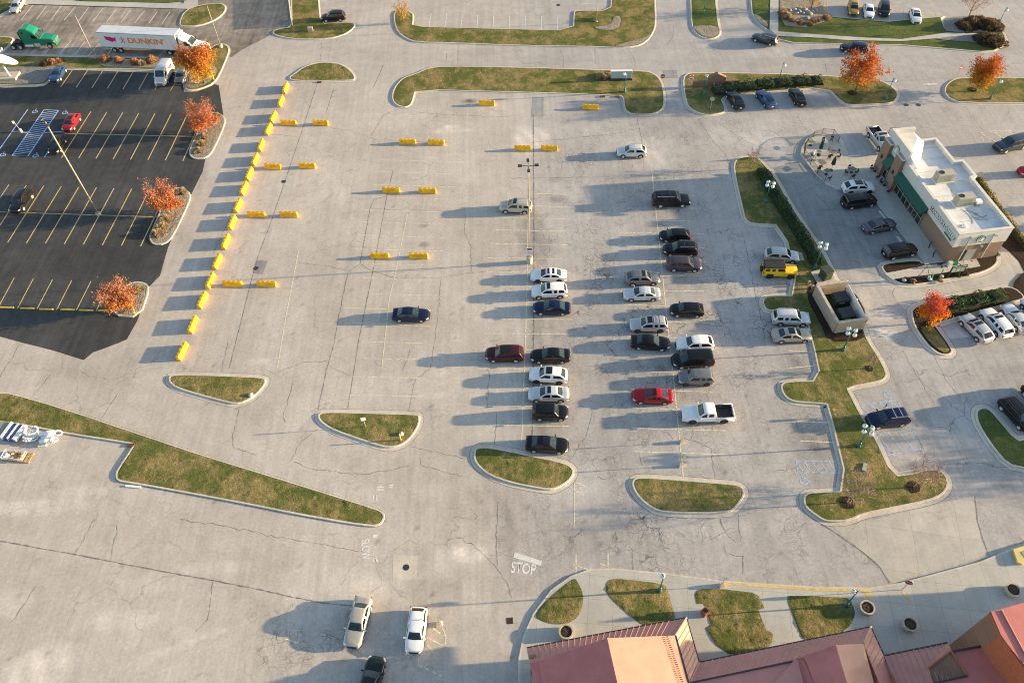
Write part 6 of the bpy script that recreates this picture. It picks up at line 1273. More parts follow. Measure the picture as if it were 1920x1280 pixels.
def roundel(o, ex, ey, r):
    f = frame(o, ex, ey); root = empty('roundel', parent=shop); root.matrix_local = f
    MB().cyl((0, 0, 0), (0, 0, .10), r, n=28).build('disc', M_LOGOG, root); MB().lathe([(r*.97, .10), (r*.97, .112), (r*.90, .112), (r*.90, .10)], n=28).build('rim', M_LETTER, root)
    g = MB()
    for s in (-1, 1):
        for k in range(3): strip(g, [(s*r*(.20+.13*k), -r*.62), (s*r*(.32+.12*k), -r*.2), (s*r*(.2+.13*k), r*.12), (s*r*(.3+.1*k), r*.38)], r*.085, .105)
    g.prism([(-.13*r, -.55*r), (.13*r, -.55*r), (.2*r, -.1*r), (.17*r, .3*r), (0, .42*r), (-.17*r, .3*r), (-.2*r, -.1*r)], .104, .116)
    g.prism([(-.22*r, .44*r), (.22*r, .44*r), (.24*r, .66*r), (.1*r, .55*r), (0, .72*r), (-.1*r, .55*r), (-.24*r, .66*r)], .104, .116); g.build('emblem', M_LETTER, root)
roundel((-.12, 17.7, 5.25), (0, -1, 0), (0, 0, 1), .72); roundel((3.46, -.08, 3.95), (1, 0, 0), (0, 0, 1), .62)
# south front: recess, pilaster lines, service door, sign lights
for u in (1.85, 5.05): MB().box((u, -.10, 2.45), (.10, .10, 4.3)).build('downpipe', M_WHITEW, shop); 
for u, z in ((1.85, 4.45), (5.05, 4.5), (3.9, 2.75)): MB().box((u, -.28, z), (.30, .34, .12)).build('sign_light', M_SIGNB, shop)
MB().box((3.05, -.06, 1.05), (1.25, .06, 2.1)).build('service_door', M_SIGNB, shop); MB().box((2.25, -.05, 1.0), (.25, .05, 1.9)).build('side_panel', M_WIN, shop)
MB().box((5.65, .0, 2.2), (1.9, .5, 1.4)).build('brick_band', M_BRK, shop).location = (0, .15, 0)
eh = MB().box((2.7, -1.0, .02), (2.4, 1.6, .06)); eh.build('door_slab', M_PLAZA, shop)
pb = MB(); pb.box((.3, -.75, .45), (.5, .35, .9)); pb.build('bin_cabinet', M_WHITEW, shop); MB().box((1.15, -.6, .35), (.6, .4, .5)).build('green_crate', M_LOGOG, shop)
# rooftop units: things of their own
def ac(u, v, lab):
    w = BO+Matrix.Rotation(BYAW, 3, 'Z') @ Vector((u, v, 4.76)); r_ = empty('rooftop_unit', w, BYAW, label=lab, cat='air conditioner')
    MB().box((0, 0, .10), (2.5, 1.45, .2)).build('kerb_frame', M_WHITEW, r_); b = MB().box((0, 0, .86), (2.3, 1.25, 1.3)).build('casing', M_ACU, r_)
    MB().lathe([(.36, 1.51), (.36, 1.56), (.28, 1.56), (.28, 1.50)], (-.62, 0, 0), 20).build('fan_ring', M_BLACKM, r_); f_ = MB(); f_.cyl((-.62, 0, 1.512), (-.62, 0, 1.52), .28, n=20); f_.build('fan_grille', M_DARKM, r_)
    for k in range(3): MB().box((-.72+.62*k, -.632, .86), (.5, .012, 1.0)).build('louvre', M_LOUV, r_)
    MB().box((-1.156, 0, .86), (.012, .95, 1.0)).build('coil_guard', M_LOUV, r_); MB().box((1.22, -.1, .7), (.14, .7, .7)).build('hood', M_ACU, r_)
ac(3.35, 10.85, 'beige rooftop air conditioner nearer the entrance tower'); ac(3.55, 5.85, 'beige rooftop air conditioner nearer the drive-through front')
w = BO+Matrix.Rotation(BYAW, 3, 'Z') @ Vector((5.35, 5.35, 4.76)); r_ = empty('roof_fan', w, BYAW, label='small white exhaust fan box beside the rear air conditioner', cat='roof vent'); MB().box((0, 0, .25), (.55, .55, .5)).build('curb', M_SIGNB, r_); MB().box((0, 0, .68), (.8, .75, .32), 0, .9).build('hood', M_LETTER, r_)
for u, v, s in ((1.75, 1.75, .36), (1.0, 2.4, .2)): w = BO+Matrix.Rotation(BYAW, 3, 'Z') @ Vector((u, v, 4.76)); o = MB().lathe([(s, 0), (s, .12), (s*.6, .2), (.02, .22)], n=16).build('roof_vent', M_LETTER); o.location = w; tag(o, 'round white roof vent near the front corner, %s one' % ('larger' if s > .3 else 'smaller'), 'roof vent')
# ------------------------------------------------------------------ patio
M_RAIL = mat('railing_black', (.03, .028, .027), .6, .2, 5)
def railing(label, pts, h=1.05, mesh_panel=True):
    w = [P(*p, .13) for p in pts]; root = empty('railing', w[0], label=label, cat='railing')
    for a, b in zip(w[:-1], w[1:]):
        a, b = a-w[0], b-w[0]; L = (b-a).length; n_ = max(2, int(L/.16)); mb = MB()
        for k in range(1, n_): q = a.lerp(b, k/n_); mb.box((q.x, q.y, h/2), (.018, .018, h-.1))
        z = Vector((0, 0, 1)); mb.cyl(a+z*.12, b+z*.12, .018, n=4); mb.cyl(a+z*h, b+z*h, .028, n=5); mb.build('panel', M_RAIL, root)
    for a in w: MB().box((a.x-w[0].x, a.y-w[0].y, h/2), (.06, .06, h)).build('post', M_RAIL, root)
railing('curved black railing round the cafe patio', [(1571, 268), (1561, 254), (1541, 252), (1525, 257), (1515, 265), (1508, 277), (1507, 291), (1519, 309), (1532, 327), (1546, 341)])
railing('short black railing behind the silver-blue pickup', [(1660, 262), (1666, 250), (1684, 250), (1700, 256)])
M_TBL = mat('cafe_table', (.16, .145, .13), .6, .2, 5)
def cafe_table(label, p, rz=0, s=.75):
    c = P(*p, .13); root = empty('cafe_table', c, rz, label=label, cat='table', group='cafe tables'); MB().box((0, 0, .72), (s, s, .04)).build('table_top', M_TBL, root); MB().cyl((0, 0, 0), (0, 0, .7), .04, n=8).build('pedestal', M_RAIL, root); MB().lathe([(.28, 0), (.28, .02), (.05, .05)], n=14).build('foot', M_RAIL, root)
def cafe_chair(label, p, rz):
    c = P(*p, .13); root = empty('cafe_chair', c, rz, label=label, cat='chair', group='cafe chairs'); MB().box((0, 0, .45), (.44, .44, .04)).build('seat', M_RAIL, root); MB().box((-.20, 0, .76), (.04, .42, .36)).build('backrest', M_RAIL, root)
    for sx in (-1, 1):
        for sy in (-1, 1): MB().cyl((sx*.19, sy*.19, 0), (sx*.18, sy*.18, .45 if sx > 0 else .62), .02, n=5).build('leg', M_RAIL, root)
Z1 = lambda x, y: (1480+x/8.709, 220+y/8.709)
for x, y, s, lab in ((690, 620, 1.1, 'large square cafe table between the two closed parasols'), (520, 800, 1.0, 'cafe table by the railing left of the lower parasol'), (600, 930, .8, 'small dark cafe table at the low end of the railing'), (1015, 900, .8, 'cafe table in the middle of the shaded patio'), (1400, 880, .7, 'small cafe table against the first brick pier'), (1560, 1110, .7, 'small cafe table against the second brick pier'), (345, 460, .8, 'cafe table in the top left curve of the railing'), (470, 620, .6, 'small dark table beside the seated person')): cafe_table(lab, Z1(x, y), R2(30), s)
for x, y, a, lab in ((650, 545, -60, 'chair above the large table'), (775, 580, 200, 'chair at the right of the large table'), (790, 650, 180, 'lower right chair of the large table'), (640, 660, 60, 'chair below the large table'), (545, 390, -90, 'chair under the railing near the upper parasol'), (680, 370, 250, 'chair in the top right corner of the railing'), (970, 840, -90, 'chair above the middle patio table'), (920, 905, 0, 'chair left of the middle patio table'), (1080, 900, 180, 'chair right of the middle patio table'), (1025, 970, 90, 'chair below the middle patio table'), (1335, 840, -70, 'chair left of the table at the first pier'), (1425, 980, 120, 'chair below the table at the first pier'), (1490, 1065, -60, 'chair above the table at the second pier'), (1600, 1215, 120, 'chair below the table at the second pier'), (640, 1000, 130, 'chair at the low end of the railing'), (470, 850, 80, 'chair beside the railing table')): cafe_chair('black '+lab, Z1(x, y+30), R2(a))
def parasol(label, p):
    c = P(*p, .13); root = empty('parasol', c, label=label, cat='parasol', group='closed green parasols'); MB().lathe([(.30, 0), (.30, .07), (.06, .12)], n=16).build('base', M_DARKM, root); MB().cyl((0, 0, .1), (0, 0, 2.6), .025, n=8).build('pole', M_SIGNB, root)
    cl = MB(); n_ = 16; prof = [(.10, 1.0), (.26, 1.15), (.22, 1.7), (.12, 2.3), (.03, 2.6)]; vs = [(r*(1+.28*(-1)**i)*math.cos(2*math.pi*i/n_), r*(1+.28*(-1)**i)*math.sin(2*math.pi*i/n_), z) for r, z in prof for i in range(n_)]
    cl.add(vs, [(k*n_+i, k*n_+(i+1) % n_, (k+1)*n_+(i+1) % n_, (k+1)*n_+i) for k in range(4) for i in range(n_)]); cl.build('canopy', M_AWN, root)
parasol('closed green parasol nearer the railing curve', Z1(480, 605)); parasol('closed green parasol nearer the shaded middle of the patio', Z1(680, 865))
# seated person
def person():
    c = P(*Z1(375, 655), .13); root = empty('person', (c.x, c.y, .13), R2(-35), label='person in a white and blue shirt sitting at the patio railing', cat='person')
    V_ = [(0, 0, .50), (0, 0, .72), (.02, 0, .96), (.03, 0, 1.06), (.05, 0, 1.20)]; E_ = [(0, 1), (1, 2), (2, 3), (3, 4)]; Rr = [.15, .13, .15, .055, .095]
    def chain(pts, rs, at):
        prev = at
        for p, r in zip(pts, rs): V_.append(p); Rr.append(r); E_.append((prev, len(V_)-1)); prev = len(V_)-1
        return prev
    for s in (1, -1):
        k = chain([(.08, s*.10, .47), (.45, s*.13, .48), (.47, s*.13, .10), (.60, s*.14, .05)], [.10, .07, .05, .04], 0)
        w_ = chain([(.02, s*.20, .94), (.12, s*.24, .70), (.36, s*.14, .72), (.42, s*.12, .72)], [.06, .048, .035, .03], 2)
        for f in range(4): chain([(.47, s*(.09+.02*f), .73), (.51-.008*abs(f-1.5), s*(.085+.022*f), .715)], [.010, .008], w_)
        chain([(.43, s*.085, .735), (.46, s*.065, .73)], [.011, .009], w_)
    me = bpy.data.meshes.new('body'); me.from_pydata(V_, E_, []); me.update(); ob = bpy.data.objects.new('tmp', me); COL.objects.link(ob); ob.modifiers.new('s', 'SKIN'); sb = ob.modifiers.new('u', 'SUBSURF'); sb.levels = 1
    for i, sv in enumerate(me.skin_vertices[0].data): sv.radius = (Rr[i], Rr[i]); sv.use_root = (i == 0)
    b = bpy.data.meshes.new_from_object(ob.evaluated_get(bpy.context.evaluated_depsgraph_get())); bpy.data.objects.remove(ob); b.materials.clear()
    for m in (mat('skin', (.42, .25, .18), .6, .08, 5), mat('shirt_white_blue', (.62, .64, .72), .9, .25, 9), mat('light_trousers', (.42, .38, .33), .9, .15, 6), mat('shoes', (.04, .04, .04), .7, .2, 5)): b.materials.append(m)
    for p in b.polygons:
        q = p.center; p.material_index = 3 if q.z < .09 and q.x > .4 else 2 if (q.z < .56 and not (q.x > .2 and q.z > .6)) else 0 if (q.z > 1.03 or (q.x > .30 and q.z > .6)) else 1
        p.use_smooth = True
    link('body', b, None, root)
    MB().sphere((.03, 0, 1.25), .105, 12, 8, (1, .92, .72)).build('hat', M_LETTER, root, smooth=True); MB().sphere((.145, 0, 1.19), .018, 6, 5).build('nose', MATS['skin'], root)
    for s in (1, -1): MB().sphere((.13, s*.035, 1.215), .012, 6, 5).build('eye', M_BLACKM, root); MB().sphere((.05, s*.098, 1.19), .02, 6, 5).build('ear', MATS['skin'], root)
    MB().box((.138, 0, 1.145), (.012, .045, .01)).build('mouth', mat('lips', (.30, .12, .10), .6, .1, 5), root)
person(); cafe_chair('black chair under the seated person', Z1(372, 655), R2(-35))
# bike racks, menu board, order post, bollards
for x, y, lab in ((1742, 462, 'upper black hoop bike rack beside the coffee shop'), (1750, 478, 'lower black hoop bike rack beside the coffee shop')):
    c = P(x, y, .12); r_ = empty('bike_rack', c, R2(60), label=lab, cat='bike rack'); a = MB(); a.tube([(-.35, 0, 0), (-.35, 0, .7), (-.2, 0, .88), (.2, 0, .88), (.35, 0, .7), (.35, 0, 0)], .03, 6); a.build('hoop', M_RAIL, r_); MB().box((0, 0, .01), (.9, .12, .02)).build('foot', M_RAIL, r_)
c = P(1789, 519, .16); r_ = empty('menu_board', c, R2(6), label='three-panel drive-through menu board on black posts', cat='menu board')
for s in (-1, 1): MB().box((s*.95, 0, .9), (.08, .08, 1.8)).build('post', M_RAIL, r_)
MB().box((0, .05, 1.45), (2.1, .08, 1.15)).build('frame', M_RAIL, r_)
for k in (-1, 0, 1): p_ = MB().box((k*.66, -.0, 1.45), (.56, .04, .98)).build('menu_panel', mat('menu_print', (.40, .43, .36), .5, .3, 7), r_); MB().box((k*.66, -.025, 1.78), (.5, .01, .14)).build('panel_header', M_LOGOG, p_)
c = P(1728, 521, .16); r_ = empty('clearance_arm', c, R2(0), label='thin black A-frame stand at the left of the menu island', cat='stand'); a = MB(); a.tube([(-.7, 0, 0), (0, .1, 2.1), (.9, 0, .3)], .035, 6); a.build('frame', M_RAIL, r_); MB().sphere((.95, 0, .2), .18, 10, 8).build('speaker', M_LETTER, r_)
for x, y, lab, k in ((1747, 528, 'bright green slanting clearance pole of the drive-through', 0), (1760, 521, 'dark green pole beside the menu board', 1)):
    c = P(x, y, .13); o = MB().cyl((0, 0, 0), (-.35 if k == 0 else .1, .1, 1.5), .05, n=8).build('order_pole', mat('lime_paint', (.12, .55, .14), .5, .1, 4) if k == 0 else M_LOGOG); o.location = c; tag(o, lab, 'pole')
for x, y, lab in ((1694, 527, 'round pale stone at the left tip of the menu island'), (1764, 520, 'round pale stone beneath the menu board'), (1742, 525, 'pale stone beside the green clearance pole'), (1777, 493, 'white covered pot at the coffee shop corner')): rock((x, y), .30, lab, M_ROCK, .2)
for x, y, lab in ((1516, 533, 'upper small utility pedestal left of the dumpster enclosure'), (1523, 541, 'lower small utility pedestal left of the dumpster enclosure')):
    c = P(x, y, .15); o = MB().box((0, 0, .3), (.26, .26, .6), 0, .9).build('utility_pedestal', M_CONC); o.location = c; tag(o, lab, 'utility box')
# utility cabinet on its pad and the dumpster enclosure
pad = [P(*p) for p in T(3, 1, (318, 768), (372, 752), (460, 745), (515, 848), (372, 862))]
MB().prism([(p.x, p.y) for p in pad], .10, .24).build('concrete_pad', M_CONC, label='concrete pad under the green utility cabinet', kind='structure')
c = P(1546, 520, .24); r_ = empty('utility_cabinet', c, R2(20), label='olive green utility cabinet on a concrete pad', cat='utility cabinet'); M_OLV = mat('olive_green', (.03, .05, .032), .6, .15, 3)
MB().box((0, 0, .7), (1.2, 1.2, 1.4), 0, .97).build('housing', M_OLV, r_); MB().box((0, .05, 1.43), (1.28, 1.35, .08)).build('lid', M_OLV, r_); MB().box((-.2, -.61, .7), (.5, .03, 1.0)).build('door', mat('olive_dark', (.03, .05, .03), .6, .2, 3), r_)
A, B_, C_, D_ = [P(x, y) for x, y in ((1524, 555), (1562.7, 625), (1616.9, 617.5), (1580, 548))]
enc = empty('dumpster_enclosure', A, label='open-topped tan block enclosure with white gates', cat='enclosure'); M_BLK = mat('tan_block', (.38, .31, .235), .9, .1, 2.5, bump=.25)
def wall_seg(a, b, h, th, name, m):
    a, b = a-A, b-A; d = (b-a); L = d.length; an = math.atan2(d.y, d.x); mb = MB(); mb.box(((a.x+b.x)/2, (a.y+b.y)/2, .1+h/2), (L, th, h), an); o = mb.build(name, m, enc)
    MB().box(((a.x+b.x)/2, (a.y+b.y)/2, .1+h+.04), (L+.06, th+.08, .08), an).build('coping', M_CONC, o)
wall_seg(A, B_, 1.95, .28, 'wall', M_BLK); wall_seg(B_, C_, 1.956, .286, 'wall', M_BLK); wall_seg(A, D_, 1.962, .292, 'wall', M_BLK)
MB().prism([((p-A).x, (p-A).y) for p in (A, B_, C_, D_)], .05, .12).build('floor_slab', mat('enclosure_floor', (.20, .15, .11), .95, .3, 1.5), enc)
g0, g1 = D_-A, C_-A; gm = (g0+g1)/2
for a, b in ((g0.lerp(g1, .06), gm-(g1-g0)*.01), (gm+(g1-g0)*.01, g0.lerp(g1, .93))):
    d = b-a; o = MB().box(((a.x+b.x)/2, (a.y+b.y)/2, 1.05), (d.length, .06, 1.75), math.atan2(d.y, d.x)).build('gate', M_LETTER, enc)
    for z in (.35, 1.0, 1.7): q = MB(); nn = Vector((-d.y, d.x, 0)).normalized()*.06; q.cyl(a+nn+Vector((0, 0, z)), b+nn+Vector((0, 0, z)), .035, n=6); q.build('brace', M_SIGNB, o)
for q in (g0, g1, gm): MB().cyl((q.x, q.y, .1), (q.x, q.y, 2.15), .07, n=8).build('gate_post', M_LETTER, enc)
M_DUMP = mat('dumpster_green', (.012, .045, .03), .6, .2, 3); M_LID = mat('dumpster_lid', (.022, .024, .027), .55, .2, 3)
for x, y, lab in ((1575.6, 560, 'dark green dumpster at the back of the enclosure'), (1586, 589.5, 'dark green dumpster at the front of the enclosure')):
    c = P(x, y, .95); c.z = .12; r_ = empty('dumpster', c, R2(10), label=lab, cat='dumpster', group='dumpsters'); b = MB(); b.prism([(-.92, -.7), (.92, -.7), (.92, .7), (-.92, .7)], .12, 1.15); b.build('bin', M_DUMP, r_)
    for s in (-1, 1): l = MB(); l.add([(s*.47-.45, -.76, 1.17), (s*.47+.45, -.76, 1.17), (s*.47+.45, .75, 1.34), (s*.47-.45, .75, 1.34), (s*.47-.45, -.76, 1.22), (s*.47+.45, -.76, 1.22), (s*.47+.45, .75, 1.39), (s*.47-.45, .75, 1.39)], [(0, 3, 2, 1), (4, 5, 6, 7), (0, 1, 5, 4), (1, 2, 6, 5), (2, 3, 7, 6), (3, 0, 4, 7)]); l.build('lid', M_LID, r_)
    MB().box((-.1, -.715, .8), (.7, .02, .22)).build('label_plate', M_SIGNB, r_)
c = P(1500, 483); o = MB().box((0, 0, .1), (.7, 1.5, .12)).build('access_cover', M_CONC); o.location = (c.x, c.y, .1); tag(o, 'flat pale cover slab in the lawn beside the silver SUV', 'slab')
c = P(1620, 877); o = MB().box((0, 0, .1), (.4, 1.0, .1), -.5).build('access_cover', M_SIGNB); o.location = (c.x, c.y, .12); tag(o, 'small grey cover plate in the grass between two bare trees', 'slab')
# ------------------------------------------------------------------ red-roofed building
mall = empty('red_roofed_building', (30, 22, 0), label='low building with red standing-seam roofs and brick tower', cat='building')
def redmetal(name, c, rough=.55): return mat(name, c, rough, .08, .9, metallic=.0, coat=.15)
M_REDR = redmetal('red_metal_roof', (.52, .16, .14)); M_REDR2 = redmetal('dull_red_roof', (.50, .21, .18)); M_REDS = redmetal('sunlit_red_roof', (.50, .25, .185)); M_SEAMR = mat('roof_rib', (.50, .26, .21), .5, .1, 2); M_GUT = mat('dark_gutter', (.035, .03, .04), .5, .2, 4); M_ORBRK = mat('orange_brick', (.40, .11, .05), .85, .12, 4)  # sunlit roof planes take a lighter, peachier copy: sunlight put into the colour
n3_, = [None]
W0 = mall.location
def PT(x, y, z): return P(x, y, z)-W0
def slab(name, pts, m, th=.12):
    """sheet-metal plane with thickness from surveyed corners"""
    v = [PT(*p) for p in pts]; n = len(v); mb = MB(); mb.add([tuple(q) for q in v]+[(q.x, q.y, q.z-th) for q in v], [tuple(range(n)), tuple(reversed(range(n, 2*n)))]+[(i, n+i, n+(i+1) % n, (i+1) % n) for i in range(n)])
    o = mb.build(name, m, mall); bm_ = bmesh.new(); bm_.from_mesh(o.data); bmesh.ops.recalc_face_normals(bm_, faces=bm_.faces); bm_.to_mesh(o.data); bm_.free(); return o
def ribs(parent, e0, e1, t0, t1, n, h=.05, w=.045):
    e0, e1, t0, t1 = [PT(*p) for p in (e0, e1, t0, t1)]; mb = MB()
    for k in range(n+1):
        a, b = e0.lerp(e1, k/n), t0.lerp(t1, k/n)
        if (b-a).length < .1: continue
        d = (b-a).normalized(); s = d.cross(Vector((0, 0, 1))); s = s.normalized() if s.length > 1e-4 else Vector((1, 0, 0)); nn = s.cross(d).normalized(); nn = nn if nn.z > 0 else -nn
        vs = [a-s*w/2, a+s*w/2, b+s*w/2, b-s*w/2]; vs = [tuple(q) for q in vs]+[tuple(q+nn*h) for q in vs]
        mb.add(vs, [(4, 5, 6, 7), (0, 1, 5, 4), (1, 2, 6, 5), (2, 3, 7, 6), (3, 0, 4, 7)])
    return mb.build('standing_ribs', M_SEAMR, parent)
def gutter(pts, w=.14):
    v = [PT(*p) for p in pts]; mb = MB()
    for a, b in zip(v[:-1], v[1:]): d = (b-a); mb.box(((a.x+b.x)/2, (a.y+b.y)/2, (a.z+b.z)/2-.05), (d.length, w, .16), math.atan2(d.y, d.x))
    return mb.build('roof_gutter', M_GUT, mall)
ZE, ZT, ZR = 3.6, 4.7, 6.6
E0, E1, E2 = (987.3, 1213.8, ZE), (1287, 1157.3, ZE), (1311, 1241, ZE); T0_, T1_, T2_ = (993.7, 1244, ZT), (1266, 1191, ZT), (1293, 1280, ZT)
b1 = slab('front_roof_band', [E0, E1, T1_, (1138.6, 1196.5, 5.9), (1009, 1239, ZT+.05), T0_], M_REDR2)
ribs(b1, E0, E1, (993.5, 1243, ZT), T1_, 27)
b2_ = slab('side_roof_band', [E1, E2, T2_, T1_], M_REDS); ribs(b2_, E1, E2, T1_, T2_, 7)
hip = MB(); a, b = PT(*E1), PT(*T1_); hip.cyl(a+Vector((0, 0, .05)), b+Vector((0, 0, .05)), .09, n=6); hip.build('hip_cap', M_SEAMR, mall)
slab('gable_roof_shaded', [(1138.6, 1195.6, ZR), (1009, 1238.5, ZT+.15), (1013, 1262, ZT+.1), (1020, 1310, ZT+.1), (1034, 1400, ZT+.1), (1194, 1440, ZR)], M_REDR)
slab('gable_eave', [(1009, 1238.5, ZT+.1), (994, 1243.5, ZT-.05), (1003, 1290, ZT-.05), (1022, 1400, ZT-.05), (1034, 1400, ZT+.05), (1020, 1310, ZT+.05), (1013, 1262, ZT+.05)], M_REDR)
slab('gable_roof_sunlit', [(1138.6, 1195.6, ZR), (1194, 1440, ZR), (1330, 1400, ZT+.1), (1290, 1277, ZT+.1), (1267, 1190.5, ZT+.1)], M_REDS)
gutter([E0, E1]); gutter([E1, E2]); gutter([(1267.5, 1191, ZT+.12), (1291.5, 1278, ZT+.12)], .10)
sn = MB()
for k in range(30):
    for q in (0,): a = PT(*(np.array((1251+k*1.35, 1192+k*4.0, ZT+.62-.004*k)))); sn.box((a.x, a.y, a.z-.12), (.22, .05, .10), .1)
sn.build('snow_guards', mat('snow_guard', (.16, .05, .05), .6, .2, 3), mall)
F1 = (1632.7, 1174.6, ZE); F1b = (1657.5, 1228.3, ZE)
b3 = slab('front_roof_band', [E2, F1, (1619, 1206, ZT), (1485, 1238.5, ZT), T2_], M_REDR2); ribs(b3, E2, F1, T2_, (1619, 1206, ZT), 26)
b4 = slab('side_roof_band', [F1, F1b, (1690, 1320, ZE), (1665, 1320, ZT), (1619, 1206, ZT)], M_REDR2); ribs(b4, F1, F1b, (1619, 1206, ZT), (1640, 1262, ZT), 4)
hip = MB(); a, b = PT(*F1), PT(1619, 1206, ZT); hip.cyl(a+Vector((0, 0, .05)), b+Vector((0, 0, .05)), .12, n=6); hip.build('hip_cap', M_SEAMR, mall)
hip = MB(); a, b = PT(*E2), PT(*T2_); hip.cyl(a+Vector((0, 0, .05)), b+Vector((0, 0, .05)), .07, n=6); hip.build('valley_cap', M_SEAMR, mall)
gutter([E2, F1]); gutter([F1, F1b]); gutter([(1294, 1279, ZT+.12), (1485, 1239, ZT+.12)], .12)
slab('middle_roof', [(1293, 1280, ZT+.05), (1485, 1240, ZT+.05), (1495, 1233, ZT+.3), (1540, 1420, 5.6), (1330, 1420, 5.6)], M_REDR2)
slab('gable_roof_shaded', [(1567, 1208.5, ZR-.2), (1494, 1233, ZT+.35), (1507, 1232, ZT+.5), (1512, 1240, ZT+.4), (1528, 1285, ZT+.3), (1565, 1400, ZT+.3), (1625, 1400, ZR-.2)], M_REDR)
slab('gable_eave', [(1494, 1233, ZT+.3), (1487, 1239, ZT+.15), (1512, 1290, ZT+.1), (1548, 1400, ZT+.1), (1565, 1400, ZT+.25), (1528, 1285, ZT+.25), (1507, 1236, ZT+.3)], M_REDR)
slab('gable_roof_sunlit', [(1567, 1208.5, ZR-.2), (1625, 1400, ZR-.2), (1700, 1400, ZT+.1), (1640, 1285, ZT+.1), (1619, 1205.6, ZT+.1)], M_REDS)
br1 = MB(); q = [PT(1487, 1239, ZT+.05), PT(1512, 1290, ZT), PT(1548, 1400, ZT)]
for a, b in zip(q[:-1], q[1:]): br1.quad(a, b, Vector((b.x, b.y, 0)), Vector((a.x, a.y, 0)))
br1.build('brick_wall', M_ORBRK, mall)
G0, G1 = (1657.5, 1228.3, ZE), (1777, 1204, ZE)
b5 = slab('front_roof_band', [G0, G1, (1785, 1219, ZE+.5), (1741, 1251, ZE+.9), (1755, 1300, ZE+1.6), (1720, 1340, 5.6), (1692, 1300, ZE+.9)], M_REDR2); ribs(b5, G0, G1, (1697, 1310, 5.2), (1800, 1275, 5.2), 11)
gutter([G0, G1])
bt = MB(); q = [(1741, 1251, ZE+.9), (1783, 1220, 5.4), (1814, 1265, 5.4), (1752, 1278, ZE+1.1)]; bt.quad(*[PT(*p) for p in q]); bt.build('brick_gable', M_BRICK, mall)
MB().cyl(PT(1741, 1251, ZE+1), PT(1783, 1219, 5.5), .09, n=6).build('orange_coping', M_ORBRK, mall); MB().cyl(PT(1783, 1219, 5.5), PT(1814, 1265, 5.5), .09, n=6).build('orange_coping', M_ORBRK, mall)
slab('flat_roof', [(1783, 1221, 5.4), (1853, 1208, 5.4), (1900, 1262, 5.4), (1990, 1400, 5.4), (1700, 1400, 5.4), (1748, 1281, 5.4), (1814, 1267, 5.4)], M_REDR); gutter([(1785, 1220.5, 5.5), (1851, 1208.5, 5.5)], .16); gutter([(1752, 1280, 5.5), (1814, 1266, 5.5)], .14)
ZH = 9.0
TA, TB, TC, TD = (1858, 1146, ZH), (1877, 1190, ZH), (1897, 1217, ZH), (1990, 1330, ZH)
tw_ = MB(); q = [PT(*p) for p in (TA, TB)]
for a, b in zip(q[:-1], q[1:]): tw_.quad(a, b, Vector((b.x, b.y, 0)), Vector((a.x, a.y, 0)))
a, b = PT(*TA), PT(1965, 1115, ZH); tw_.quad(b, a, Vector((a.x, a.y, 0)), Vector((b.x, b.y, 0))); tw_.build('tower_wall', M_BRICK, mall)
tw_ = MB(); q = [PT(*p) for p in (TB, TC, TD)]
for a, b in zip(q[:-1], q[1:]): tw_.quad(a, b, Vector((b.x, b.y, 0)), Vector((a.x, a.y, 0)))
tw_.build('tower_side_wall', M_ORBRK, mall)
slab('tower_roof', [TA, (1920, 1128.5, ZH), (1965, 1115, ZH), (2150, 1300, ZH), TD, TC, TB], M_REDR, .25)
for a, b in ((TA, TB), (TB, TC)): MB().cyl(PT(*a)+Vector((0, 0, -.15)), PT(*b)+Vector((0, 0, -.15)), .10, n=6).build('orange_coping', M_ORBRK, mall)
MB().cyl(PT(1878, 1143, ZH+.05), PT(1930, 1240, ZH+.05), .05, n=5).build('roof_crease', M_SEAMR, mall)
M_SHOPW = mat('mall_wall', (.30, .17, .12), .9, .15, 3)
MB().box((67-30, 22.6-22, 2.6), (9, 10.6, 5.2)).build('side_wing', M_SHOPW, mall); MB().box((67-30, 22.6-22, 5.25), (9.4, 11, .12)).build('side_wing_roof', M_REDR2, mall)
fw_ = MB(); wp = [PT(*p) for p in ((1005, 1222, 3.4), (1283, 1168, 3.4), (1304, 1246, 3.4), (1625, 1182, 3.4), (1652, 1236, 3.4), (1775, 1212, 3.4))]
wp = [Vector((p.x, p.y-1.2, 0)) for p in wp]
for a, b in zip(wp[:-1], wp[1:]): fw_.quad(a, b, b+Vector((0, 0, 3.5)), a+Vector((0, 0, 3.5)))
a = wp[0]; b = Vector((a.x+.8, a.y-18, 0)); fw_.quad(b, a, a+Vector((0, 0, 3.6)), b+Vector((0, 0, 3.6))); fw_.build('shop_wall', M_SHOPW, mall)
for k in range(4): a = PT(1000+9*k, 1260+50*k, 0); MB().box((a.x, a.y, 2.2), (.5, .5, 4.4)).build('column', M_SHOPW, mall)
# low yellow kerb ramp at the right edge
c = P(1893, 1050); r_ = empty('kerb_ramp', (P(1916, 1043).x, P(1916, 1043).y, .135), R2(14), label='pale yellow low kerb ramp corner cut by the right edge', cat='kerb ramp'); rm = MB(); rm.prism([(-1.1, -.5), (-.75, -.75), (3, -.75), (3, .8), (-.6, .8)], 0, .30); rm.build('body', mat('pale_yellow', (.62, .50, .20), .8, .12, 2), r_)
MB().box((.6, .05, .31), (1.4, .6, .03)).build('tactile_panel', M_LOUV, r_)
